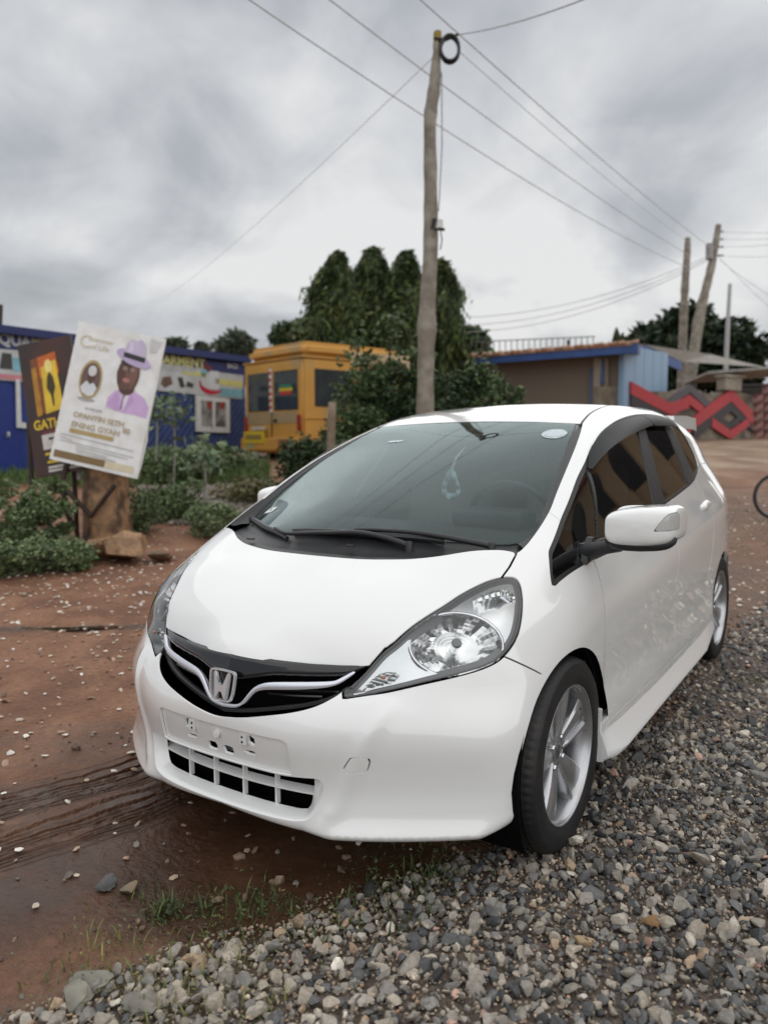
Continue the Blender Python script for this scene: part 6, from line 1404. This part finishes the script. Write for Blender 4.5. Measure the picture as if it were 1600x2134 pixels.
# hedge of shrubs between the yard and the bus
for i,(px,top,bot,D,rx,n,cl,lab) in enumerate(((640,915,985,10.6,.34,3800,DG,'low dark shrub left of the fence post behind the car'),(735,860,990,11.6,.42,4200,MG,'mid height shrub right of the short fence post'),(790,745,980,12.0,.62,6000,MG,'tall loose shrub with arching stems before the bus'),(850,765,960,11.8,.50,5200,DG,'dark shrub directly left of the timber pole foot'),(945,740,930,11.2,.62,7000,DG,'dark shrub just right of the timber pole'),(1020,760,920,11.9,.55,5200,MG,'loose green shrub in front of the plank house'))):
    b_=at(px,bot,D); b_[2]=gz(b_[0],b_[1]); zt_=at(px,top,D)[2]; hc=(zt_+b_[2])/2
    bush('shrub',lab,'shrub',b_,(b_[0],b_[1],hc),(rx,rx,(zt_-b_[2])/2*.95),40,int(n*1.7),.075,cl,80+i,'shrubs behind the car',9,.26,.016)
# wispy shoots over the tall shrub
r=np.random.default_rng(5)
for i,(px,y0,y1,D,lab) in enumerate(((735,960,705,11.5,'thin arching stem rising left over the orange bus side'),(800,950,660,11.6,'thin leafy stem rising above the tall shrub'),(860,930,690,11.4,'thin leafy stem close left of the timber pole'),(985,900,760,11.,'thin leafy stem right of the timber pole'))):
    b_=at(px,y0,D); tp_=at(px+18,y1,D); root=thing('tall_weed',lab,'plant',tuple(b_),0,'leggy stems in the hedge'); mid=(b_+tp_)/2+r.normal(0,.12,3); cv=curve_pts([tuple(b_),tuple(mid),tuple(tp_)],n=12,closed=False); child(tube('stem',[tuple(p) for p in cv],.010,BARK,None,n=5),root)
    P=cv[r.integers(4,len(cv),420)]+r.normal(0,.10,(420,3)); leaves('foliage',P,.10,tint(r,420,1,.3)*np.array(MG)[r.integers(0,4,420)],root,seed=i)
# background trees
def far_tree(px,py,D,w_,h_,lab,n,cols,seed,ls=.45,cr=.8,name='broad_tree'):
    c=at(px,py,D); b_=np.array([c[0],c[1],gz(c[0],c[1])]); bush(name,lab,'tree',b_,c,(w_,w_,h_),34,n,ls,cols,seed,'trees on the skyline',6,cr,.16)
HG=[(.055,.075,.05),(.07,.095,.06),(.085,.11,.065)]
far_tree(492,722,46,1.15,.85,'rounded grey green tree on the skyline left of the bus roof',3600,HG,120,.36,.55); far_tree(600,702,44,.75,.6,'small dark tree top showing over the bus roof',2600,DG,121,.34,.45); far_tree(366,722,44,.55,.4,'small tree peeping over the kiosk banner',1500,HG,122,.3,.35); far_tree(968,725,40,.75,.95,'small dark tree between hedge and house railing',2600,DG,123); far_tree(640,690,34,.55,.55,'pale thin treetop right of the dark tree over the bus',1100,[(.09,.12,.05),(.12,.15,.07)],124,.3,.4)
far_tree(1440,745,36,2.9,1.9,'big dense dark tree behind the painted wall',15000,[(.010,.022,.008),(.016,.034,.012),(.026,.046,.015)],125,.42,.95); far_tree(1405,700,37,1.8,.8,'upper bough mass of the dense dark tree at right',5200,[(.010,.022,.008),(.020,.038,.012)],126,.42,.7)
far_tree(420,724,48,.35,.25,'tiny treetop beyond the kiosk roof',600,HG,127,.3,.25)
# banana-like palm
bp_=at(1285,735,33.); bp_[2]-=.3; rt_=thing('palm','ragged palm with upright fronds behind the house roof','palm',tuple(bp_)); r=np.random.default_rng(9)
child(tube('trunk',[tuple(bp_-[0,0,2.6]),tuple(bp_)],.12,BARK,None),rt_)
for k in range(11):
    a=r.uniform(0,6.28); el=r.uniform(.35,1.35); L_=r.uniform(1.1,1.8); d=np.array([math.cos(a)*math.cos(el),math.sin(a)*math.cos(el),math.sin(el)]); sd=np.cross(d,[0,0,1]); sd/=np.linalg.norm(sd)
    bm=bmesh.new(); pr_=None
    for j in range(8):
        t=j/7; c=bp_+d*L_*t+np.array([0,0,-.55*t*t*L_*(1.2-el*.6)]); w_=.17*math.sin(math.pi*min(1,t*.9+.1))+.01; cur=(bm.verts.new(tuple(c-sd*w_)),bm.verts.new(tuple(c+np.array([0,0,-.04]))),bm.verts.new(tuple(c+sd*w_)))
        if pr_:
            bm.faces.new((pr_[0],pr_[1],cur[1],cur[0])); bm.faces.new((pr_[1],pr_[2],cur[2],cur[1]))
        pr_=cur
    child(bm_obj('frond',bm,M('palm_green',(.05,.08,.03),.5,vary=.3,vscale=3),None),rt_)
# weeds on the bank at left
WG=[(.17,.23,.10),(.12,.18,.075),(.085,.125,.055),(.23,.29,.15)]
for i,(px,y0,y1,rx,n,lab) in enumerate(((22,1010,1150,.50,7500,'leafy weed clump at the far left behind the red earth'),(100,1005,1155,.40,7500,'tall leafy weed clump left of the stump'),(60,1130,1198,.42,5200,'low creeping weeds at the edge of the red earth'),(150,1128,1185,.24,2600,'small weed patch below the stump'),(300,1010,1110,.24,2600,'dark weeds right of the stump'),(365,1000,1080,.36,3600,'scrubby weeds on the bank right of the notice board'),(395,925,1010,.55,4200,'bushy weeds in front of the blue kiosk wall'),(335,930,1000,.42,3000,'pale weeds at the right edge of the notice board'),(460,930,985,.65,3600,'green weeds below the kiosk window'),(440,1050,1115,.36,2600,'low leafy weeds just above the car hood'),(530,1000,1045,.5,2000,'dry low weeds left of the windscreen'))):
    b_=ground_hit(px,y1); b_[2]=gz(b_[0],b_[1]); D=(b_-CN)@FN; zt_=at(px,y0,D)[2]; rz=max((zt_-b_[2])/2,.05)
    bush('weed_clump',lab,'weeds',b_,(b_[0],b_[1],b_[2]+rz),(rx,rx*.8,rz),22,n,.045 if D<9.5 else .075,WG if i!=10 else [(.24,.22,.12),(.15,.16,.07)],150+i,'weeds on the bank',5,.12 if D<9.5 else .18,.007)
for i,(px,py0,py1,D,lab) in enumerate(((362,1010,855,11.4,'slender young plant with pale leaves before the kiosk boards'),(325,960,840,11.2,'leggy plant beside the right edge of the notice board'),(425,1050,950,9.,'bare branching stem on the bank'))):
    b_=at(px,py0,D); tp_=at(px,py1,D); root=thing('young_plant',lab,'plant',tuple(b_)); child(tube('stem',[tuple(b_),tuple((b_+tp_)/2+[.03,0,0]),tuple(tp_)],.015,pm('pale_stem',(.22,.23,.20),.7),None,n=5),root); r=np.random.default_rng(i); n=90
    P=tp_+r.normal(0,.14,(n,3)); leaves('foliage',P,.13,tint(r,n,1,.2)*np.array((.16,.22,.13)),root,seed=i)
# short grass verge by the kiosk (uncountable)
r=np.random.default_rng(77); n=9000; s_=r.uniform(12.5,16.5,n); px=r.uniform(-150,560,n); P=np.array([CN+D*(FN+RN*(x-800)/FPX) for D,x in zip(s_,px)]); P[:,2]=height(P[:,0],P[:,1]); lo=leaves('verge_grass',P,.22,tint(r,n,(.09,.14,.045),.35),None,aspect=.10,droop=-1.1,seed=3); tag(lo,'short green grass verge in front of the kiosk',None,kind='stuff')
# small grass and weeds in the foreground
def blade_tuft(px,py,n,h,spread,lab,seed,cols=((.10,.16,.035),(.14,.20,.05),(.07,.11,.03)),narrow=.13,group='small weeds at the puddle'):
    p=ground_hit(px,py); r=np.random.default_rng(seed); z=gz(p[0],p[1]); root=thing('weed_tuft',lab,'weed',(p[0],p[1],z),0,group); V=[];F_=[];C=[]
    for k in range(n):
        a=r.uniform(0,6.28); L_=h*r.uniform(.5,1.1); ln_=r.uniform(.15,.8); b0=np.array([p[0],p[1],z])+np.array([r.normal(0,spread),r.normal(0,spread),0]); d=np.array([math.cos(a),math.sin(a),0]); sd=np.array([-d[1],d[0],0])*L_*narrow*.5; c=np.array(cols[r.integers(0,len(cols))])*r.uniform(.7,1.3); o=len(V)
        for t in (0,.35,.7,1): q=b0+d*L_*ln_*t*t+np.array([0,0,L_*(t-.25*ln_*t*t)]); w_=(1-t)**.6; V+=[q-sd*w_,q+sd*w_]; C+=[c,c]
        for j in range(3): F_.append((o+2*j,o+2*j+1,o+2*j+3,o+2*j+2))
    tag(child(mesh_np('blades',np.array(V),np.array(F_),LEAF,None,smooth=False,attrs={'tint':np.array(C)}),root),kind='stuff')
    # side leaves
    m_=n*5; P=np.array([p[0],p[1],z])+np.stack([r.normal(0,spread*1.5,m_),r.normal(0,spread*1.5,m_),np.abs(r.normal(0,h*.28,m_))],1); leaves('small_leaves',P,h*.30,tint(r,m_,1,.3)*np.array(cols)[r.integers(0,len(cols),m_)],root,aspect=.30,seed=seed)
for i,(px,py,n,h,sp_,lab) in enumerate(((345,1895,34,.062,.022,'grass tuft at the puddle rim nearest the left'),(315,1870,16,.045,.04,'creeping weed left of the grass tuft'),(425,1885,7,.085,.02,'few tall thin blades standing in the puddle'),(500,1885,26,.060,.045,'leafy weed in the puddle middle'),(560,1870,24,.055,.04,'weed cluster left of the bumper corner shadow'),(600,1880,12,.05,.03,'small weed at the right end of the puddle'),(740,1880,22,.06,.045,'weed in the stones below the bumper corner'),(830,1845,34,.065,.06,'dense weed patch below the bumper corner'),(900,1835,30,.06,.055,'weed patch in the shade near the front wheel'),(800,1935,26,.05,.045,'green weed among pale stones below the bumper'),(905,1920,14,.04,.03,'small weed among the gravel right of centre'),(650,1955,18,.045,.04,'weed on the stony mud in the middle'),(620,1925,12,.04,.035,'tiny weed above the stony mud patch'),(450,1945,16,.04,.04,'tiny weed on the bare mud'),(480,2000,26,.045,.06,'spreading weed left of the pale stones'),(300,2030,44,.05,.075,'yellow green weed mat at the lower left'),(380,2080,50,.05,.08,'yellow green weed mat beside the bottom stones'),(190,1990,18,.045,.05,'sparse weed near the left foreground'),(150,2050,14,.04,.05,'sparse weed by the grey stones'),(420,2110,36,.05,.07,'weed mat at the bottom edge'),(930,1770,22,.055,.06,'weed in the dark shade under the bumper'),(1560,1420,20,.05,.06,'grass patch on the gravel at the far right'))):
    blade_tuft(px,py,n,h,sp_,lab,300+i,((.17,.19,.06),(.22,.22,.075),(.11,.13,.045)) if ('yellow' in lab or py>1960) else ((.075,.105,.035),(.11,.14,.05),(.055,.08,.03)))
# ---------------- short fence post
fp0,fp1=at(682,985,9.6),at(692,838,9.6); fp0[2]=gz(fp0[0],fp0[1])-.1; log('fence_post',fp0,fp1,.060,.050,M('grey_post_wood',(.20,.155,.11),.8,vary=.3,vscale=8,bump=.004,bscale=40),'short weathered timber post behind the windscreen corner','post',8,12,8)
# gravel heap in front of the bus
r=np.random.default_rng(6); n=2600; px=r.uniform(290,575,n); D=r.uniform(9.5,12.5,n); P=np.array([CN+d_*(FN+RN*(x-800)/FPX) for d_,x in zip(D,px)]); P[:,2]=height(P[:,0],P[:,1])+.02; rad=r.uniform(.02,.07,n); scatter('rubble_bank',P,rad,np.array([(.24,.20,.17),(.17,.14,.12),(.30,.26,.22)])[r.integers(0,3,n)]*r.uniform(.7,1.2,(n,1)),PR1,STONE,'bank of small grey brown rubble behind the notice board')
# ---------------- plank house with blue fascia
HA,HBp,HCp=at(985,752,25.),at(1300,735,22.),at(1392,742,24.2)
ze=float(np.mean([HA[2],HBp[2]]))-.12
HA[2]=HBp[2]=HCp[2]=ze
hs=thing('plank_house','low plank house with rusty tiled roof and blue fascia boards','house',(float(HBp[0]),float(HBp[1]),gz(HBp[0],HBp[1])))
def wallp(a,b_,z0,z1,mat,name,th=.15,off=0):
    a,b_=V3(a),V3(b_); ex=(b_-a); ex.z=0; L_=ex.length; ex.normalize(); nn=Vector((-ex.y,ex.x,0)); nn=nn if nn.dot(V3(CN)-a)>0 else -nn
    return child(prism(name,[(0,z0-a.z),(L_,z0-a.z),(L_,z1-a.z),(0,z1-a.z)],(a+nn*off-nn*th,ex,(0,0,1),nn),th,mat,None),hs),ex,nn,L_
zg=min(gz(HA[0],HA[1]),gz(HBp[0],HBp[1]))-.3
PLK=stripe_mat('plank_wall',(.20,.165,.13),(.09,.07,.055),3.2,(0,0,math.atan2(HBp[1]-HA[1],HBp[0]-HA[0])))
_,ex1,n1,L1=wallp(HA,HBp,zg,ze+.28,PLK,'front_wall',.15,-.25)
_,ex2,n2,L2=wallp(HBp,HCp,zg,ze+.3,stripe_mat('pale_blue_boards',(.24,.37,.52),(.14,.24,.38),3.0,(R(90),0,0)),'gable_wall')
FAS=M('fascia_blue',(.035,.085,.26),.5,vary=.2,vscale=2)
def fas(a,b_,h,mat,name,th=.08,off=.35,dz0=0,dz1=0):
    a,b_=V3(a),V3(b_); ex=(b_-a); L_=ex.length; e=ex.normalized(); nn=Vector((-ex.y,ex.x,0)).normalized(); nn=nn if nn.dot(V3(CN)-a)>0 else -nn; up=Vector((0,0,1)); bm=bmesh.new()
    v=[a+nn*off+up*dz0,b_+nn*off+up*dz1,b_+nn*off+up*(dz1+h),a+nn*off+up*(dz0+h)]; w2=[p-nn*th for p in v]; A_=[bm.verts.new(p) for p in v]; B_=[bm.verts.new(p) for p in w2]; bm.faces.new(A_); bm.faces.new(B_[::-1])
    for k in range(4): bm.faces.new((A_[k],A_[(k+1)%4],B_[(k+1)%4],B_[k]))
    return child(bm_obj(name,bm,mat,None),hs)
fas(HA-np.array(ex1)*1.5,HBp+np.array(ex1)*.55,.26,FAS,'fascia',off=.45)
ap=HBp+np.array(ex1)*.5+np.array(n1)*.45
rid=at(1340,719,23.6); e2=at(1420,766,25.2)
for (a,b_) in ((ap+[0,0,.0],rid-[0,0,.28]),(rid-[0,0,.28],e2-[0,0,.1])): fas(a,b_,.28,FAS,'fascia',off=0,th=.08)
ROOF=M('rusty_roof_tiles',(.30,.15,.085),.75,vary=.3,vscale=5,col2=(.42,.28,.19),c2scale=3,bump=.03,bscale=9)
bm=bmesh.new(); q=[HA-np.array(ex1)*1.5+np.array(n1)*.5+[0,0,.27],ap+[0,0,.27],rid+[0,0,.02],HA-np.array(ex1)*1.5-np.array(n1)*2.6+[0,0,.75]]; vs=[bm.verts.new(tuple(p)) for p in q]; vb=[bm.verts.new(tuple(p-np.array([0,0,.06]))) for p in q]; bm.faces.new(vs);bm.faces.new(vb[::-1])
for k in range(4): bm.faces.new((vs[k],vs[(k+1)%4],vb[(k+1)%4],vb[k]))
rf=child(bm_obj('roof',bm,ROOF,None),hs)
bm=bmesh.new(); q=[rid+[0,0,.03],e2+[0,0,.2],e2+[2.,4.,.2],rid+[1.2,4.,.0]]; vs=[bm.verts.new(tuple(p)) for p in q]; bm.faces.new(vs); child(bm_obj('roof_slope',bm,M('grey_roof',(.28,.26,.23),.7,vary=.2),None),hs)
# tile edges along the eave
for k in range(34):
    t=(k+.5)/34; p=(HA-np.array(ex1)*1.5)*(1-t)+(HBp+np.array(ex1)*.5)*t+np.array(n1)*.52+[0,0,.275+.015*math.sin(k*2.3)]; child(tube('tile_edge',[tuple(p),tuple(p-np.array(n1)*.5+[0,0,.09])],.055,ROOF,None,n=6),hs)
for px in (1247,1262,1283,1300):
    p=at(px,760,22.6); o=child(box('porch_column',(0,0,0),(.22,.22,2.4),pm('column_plaster',(.27,.23,.18),.8),None),hs); o.matrix_parent_inverse=Matrix.Translation(hs.location).inverted(); o.location=(p[0],p[1],ze-1.2)
wallp(at(1238,800,22.55),at(1310,800,22.35),zg,at(1270,805,22.4)[2],pm('porch_plaster',(.24,.205,.155),.85,col2=(.16,.13,.10)),'porch_wall',.12)
child(tube('downpipe',[at(1232,765,22.7),at(1231,845,22.7)],.035,pm('pipe_blue',(.05,.09,.2),.5),None,n=6),hs); child(tube('blue_post',[at(1254,750,22.5),at(1254,800,22.5)],.06,FAS,None,n=6),hs)
# roof railing: every bar
rl=thing('roof_railing','row of thin steel railing bars above the plank house roof','railing',tuple(at(1100,745,26.)))
STL=M('dark_steel_bar',(.10,.09,.085),.6,vary=.2)
for k in range(21):
    px=992+k*(1236-992)/20; y0=712-10*k/20; child(tube('bar',[at(px,y0,26.4-1.2*k/20),at(px,752-12*k/20,26.4-1.2*k/20)],.016,STL,None,n=5),rl)
for dy in (0,): child(tube('top_rail',[at(988,712,26.4),at(1240,701,25.2)],.018,STL,None,n=5),rl)
child(tube('stout_post',[at(1184,708,25.3),at(1184,752,25.3)],.05,M('rusty_steel'),None,n=6),rl)
wp=thing('white_sheet','small bright white sheet hanging behind the shrubs','sheet',tuple(at(1005,790,15.))); child(prism('cloth',[(0,0),(.42,.05),(.40,-.32),(.04,-.26)],(V3(at(985,778,15.)),V3(RN),(0,0,1),V3(-FN)),.01,pm('cloth_white',(.62,.64,.64),.6),None),wp)
# ---------------- wall with painted chevrons
WA,WB=at(1306,800,22.3),at(1586,800,26.5); ztw=float(at(1313,797,22.3)[2]); exw=(WB-WA)*[1,1,0]; LW=np.linalg.norm(exw); exw/=LW; nw=np.array([-exw[1],exw[0],0]); nw=nw if nw@(CN-WA)>0 else -nw
zw0=min(gz(WA[0],WA[1]),gz(WB[0],WB[1]))-.3
wl=thing('painted_wall','concrete yard wall painted with red and black zigzags','wall',(float(WA[0]),float(WA[1]),zw0))
def wpnt(px,py):
    d=FN+RN*(px-800)/FPX-UN*(py-1067)/FPX; t=((WA-CN)@nw)/(d@nw); p=CN+d*t; return ((p-WA)@exw,p[2]-zw0)
def wpoly(name,poly,mat,h,th,raw=False):
    q=poly if raw else [wpnt(*p) for p in poly]; return child(prism(name,q,(V3((WA[0],WA[1],zw0))+V3(nw)*h,V3(exw),(0,0,1),V3(nw)),th,mat,None),wl)
CONC=pm('stained_concrete',(.22,.185,.14),.85,vary=.3,vscale=2,col2=(.10,.085,.07),c2scale=1.6,bump=.01,bscale=14)
top=[wpnt(p,q)[1] for p,q in ((1310,797),(1395,812),(1440,800),(1575,818))]
wpoly('concrete_base',[(1306,806),(1345,815),(1400,816),(1436,806),(1480,822),(1519,810),(1560,822),(1590,826),(1590,912),(1306,925)],CONC,-.15,.15)
RED=pm('wall_red',(.42,.035,.045),.6,vary=.15); BLKW=pm('wall_black',(.035,.03,.035),.6); GRYW=pm('wall_slate',(.085,.08,.095),.6)
def band(pts,w_,mat,h,th=.06):
    q=[wpnt(*p) for p in pts]
    for a,b_ in zip(q,q[1:]):
        wpoly('chevron_bar',[(a[0],a[1]-w_/2),(b_[0],b_[1]-w_/2),(b_[0],b_[1]+w_/2),(a[0],a[1]+w_/2)],mat,h,th,True); h+=.003
band([(1311,808),(1392,852),(1432,838)],.36,RED,.01); band([(1311,832),(1390,878)],.34,BLKW,.005); band([(1386,843),(1434,809),(1474,846)],.26,GRYW,.004); band([(1396,856),(1432,832),(1462,856)],.30,RED,.012); band([(1428,890),(1519,823),(1575,884)],.40,RED,.03); band([(1440,906),(1519,846),(1578,900)],.36,BLKW,.016); band([(1478,880),(1517,906),(1556,878)],.30,RED,.034); band([(1492,872),(1517,888),(1544,866)],.22,BLKW,.02); band([(1568,860),(1584,838)],.22,RED,.02)
blk=pm('block_grey',(.30,.27,.22),.85,vary=.25); 
wpoly('gate_pier',[(1500,782),(1536,785),(1534,815),(1500,812)],blk,-.12,.3); wpoly('gate_pier_cap',[(1497,780),(1540,783),(1540,788),(1497,786)],blk,-.16,.4)
child(prism('shed_roof',[(0,0),(3.2,.25),(3.2,.33),(0,.08)],(V3(at(1425,800,27.)),V3(RN),(0,0,1),V3(-FN)),2.,pm('zinc_grey',(.30,.29,.27),.6,vary=.2),None),wl)
# far-right patterned wall
fr_=thing('patterned_wall','dark red block wall at the right edge of the yard','wall',tuple(ground_hit(1590,905)))
RB=pm('pattern_dark_red',(.12,.04,.04),.7,vary=.3,vscale=6,col2=(.30,.18,.16),c2scale=5)
for i in range(5):
    for j in range(6):
        if i==0 and j==5: continue
        c=at(1580+i*20,905-j*19+ (0),21.); o=child(box('block',(0,0,0),(.24,.12,.23),RB,None),fr_); o.matrix_parent_inverse=Matrix.Translation(fr_.location).inverted(); o.location=tuple(c); o.rotation_euler=(0,0,R(33))
dk=thing('dark_shed','low dark shed with flat roof beyond the painted wall','shed',tuple(at(1570,830,29.))); child(prism('shed_wall',[(0,-1.4),(4.,-1.4),(4.,.35),(0,.30)],(V3(at(1536,825,29.)),V3(RN),(0,0,1),V3(-FN)),.2,pm('shed_dark',(.05,.045,.04),.8),None),dk); child(prism('shed_eave',[(-.2,.30),(4.2,.36),(4.2,.44),(-.2,.38)],(V3(at(1536,825,28.6)),V3(RN),(0,0,1),V3(-FN)),.4,pm('eave_dark',(.035,.035,.04),.7),None),dk)
# ---------------- bicycle at the right edge
bw=ground_hit(1606,1088); bic=thing('bicycle','bicycle with thin black tyre cut off by the right picture edge','bicycle',tuple(bw))
e_=np.array(RN)*.995; e_[2]=0; e_/=np.linalg.norm(e_); upv=np.array([0,0,1.])
def bc(a,h): return tuple(np.array([bw[0],bw[1],gz(bw[0],bw[1])])+e_*a+upv*h)
RUB=M('bike_rubber',(.02,.02,.02),.6,vary=.2); BST=M('bike_frame_paint',(.05,.10,.10),.35,coat=.4,vary=.1)
for cx_ in (.05,1.02):
    wr=bpy.data.objects.new('wheel',None); link(wr); child(wr,bic)
    o=tube('tyre',[bc(cx_+.27*math.cos(R(a)),.285+.27*math.sin(R(a))) for a in range(0,360,9)],.017,RUB,None,n=8,closed=True); o.parent=wr
    o=tube('rim',[bc(cx_+.245*math.cos(R(a)),.285+.245*math.sin(R(a))) for a in range(0,360,9)],.008,M('bike_rim',(.45,.45,.45),.3,metal=.8),None,n=6,closed=True); o.parent=wr
    for a in range(0,360,24):
        o=tube('spoke',[bc(cx_,.285),bc(cx_+.245*math.cos(R(a)),.285+.245*math.sin(R(a)))],.0016,M('bike_rim'),None,n=4); o.parent=wr
    o=tube('hub',[tuple(np.array(bc(cx_,.285))+np.array(FN)*.04),tuple(np.array(bc(cx_,.285))-np.array(FN)*.04)],.02,pm('bike_hub_teal',(.04,.20,.18),.4),None,n=10); o.parent=wr
for nm,pp_ in (('frame',[(.05,.285),(.22,.70),(.70,.66),(.60,.30),(1.02,.285),(.70,.66)]),('down_tube',[(.24,.62),(.60,.30)]),('seat_post',[(.70,.66),(.72,.80)]),('fork_stem',[(.22,.70),(.25,.86)]),('handlebar',[(.25,.86),(.18,.90)])): child(tube(nm,[bc(*q) for q in pp_],.016,BST,None,n=8),bic)
o=child(box('saddle',(0,0,0),(.24,.12,.06),RUB,None,bev=.02),bic); o.matrix_parent_inverse=Matrix.Translation(bic.location).inverted(); o.location=bc(.72,.83); o.rotation_euler=(0,0,math.atan2(e_[1],e_[0]))
# ---------------- two-storey arcaded house across the lane (its mirror image shows in the car's side glass)
ah=thing('arcaded_house','beige two storey house with arched balconies mirrored in the side windows','house',(6.,18.,0))
SAND=pm('shaded_beige_plaster',(.20,.14,.085),.85,vary=.1,vscale=1); DKW=M('arch_shadow_wall',(.03,.028,.03),.7,vary=.2); MRN=pm('maroon_band',(.13,.05,.03),.7)  # plaster darkened: shade on the front facing the car is in its colour
A0=np.array([11.,15.]);A1=np.array([1.7,21.5]); exa=np.array([*(A1-A0),0]);LA_=np.linalg.norm(exa);exa/=LA_;na=np.array([-exa[1],exa[0],0]); na=na if na@np.array([0-A0[0],0-A0[1],0])>0 else -na
def aw(name,poly,mat,h,th): return child(prism(name,poly,((float(A0[0])+na[0]*h,float(A0[1])+na[1]*h,0),V3(exa),(0,0,1),V3(na)),th,mat,None),ah)
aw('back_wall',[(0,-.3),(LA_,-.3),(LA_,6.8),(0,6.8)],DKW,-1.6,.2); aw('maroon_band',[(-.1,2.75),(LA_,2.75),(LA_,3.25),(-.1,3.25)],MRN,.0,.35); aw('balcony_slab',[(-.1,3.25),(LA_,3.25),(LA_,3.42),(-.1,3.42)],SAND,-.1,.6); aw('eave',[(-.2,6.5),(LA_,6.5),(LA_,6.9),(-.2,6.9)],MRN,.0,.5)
aw2=lambda name,poly,mat,h,th:child(prism(name,poly,((13.2+B2N[0]*h,3.+B2N[1]*h,0),V3(B2E),(0,0,1),V3(B2N)),th,mat,None),ah)
B2E=np.array([-2.2,12.,0]);LB2=np.linalg.norm(B2E);B2E/=LB2;B2N=np.array([-B2E[1],B2E[0],0])
aw2('added_wing_wall',[(0,-.3),(LB2,-.3),(LB2,6.9),(0,6.9)],SAND,-.3,.3)  # unseen wing, added to keep bright sky out of the quarter glass
for k_ in range(6):
    for z_ in (.9,4.2): aw2('added_wing_window',[(.5+2*k_,z_),(1.6+2*k_,z_),(1.6+2*k_,z_+1.4),(.5+2*k_,z_+1.4)],DKW,0,.03)
nb=8; bw_=LA_/nb
for k in range(nb):
    for z0,z1 in ((-.3,2.75),(3.42,6.5)):
        x0,x1=k*bw_,(k+1)*bw_; m_=.32; sp=z1-.95; hole=[(x0+m_,z0),(x0+m_,sp)]+[((x0+x1)/2-(bw_/2-m_)*math.cos(R(a)),sp+.70*math.sin(R(a))) for a in range(15,180,15)]+[(x1-m_,sp),(x1-m_,z0)]
        aw('arcade_bay',[(x0,z0)]+hole+[(x1,z0),(x1,z1),(x0,z1)],SAND,.0,.25)
    aw('balustrade',[(k*bw_+.32,3.42),((k+1)*bw_-.32,3.42),((k+1)*bw_-.32,4.2),(k*bw_+.32,4.2)],SAND,-.05,.1)
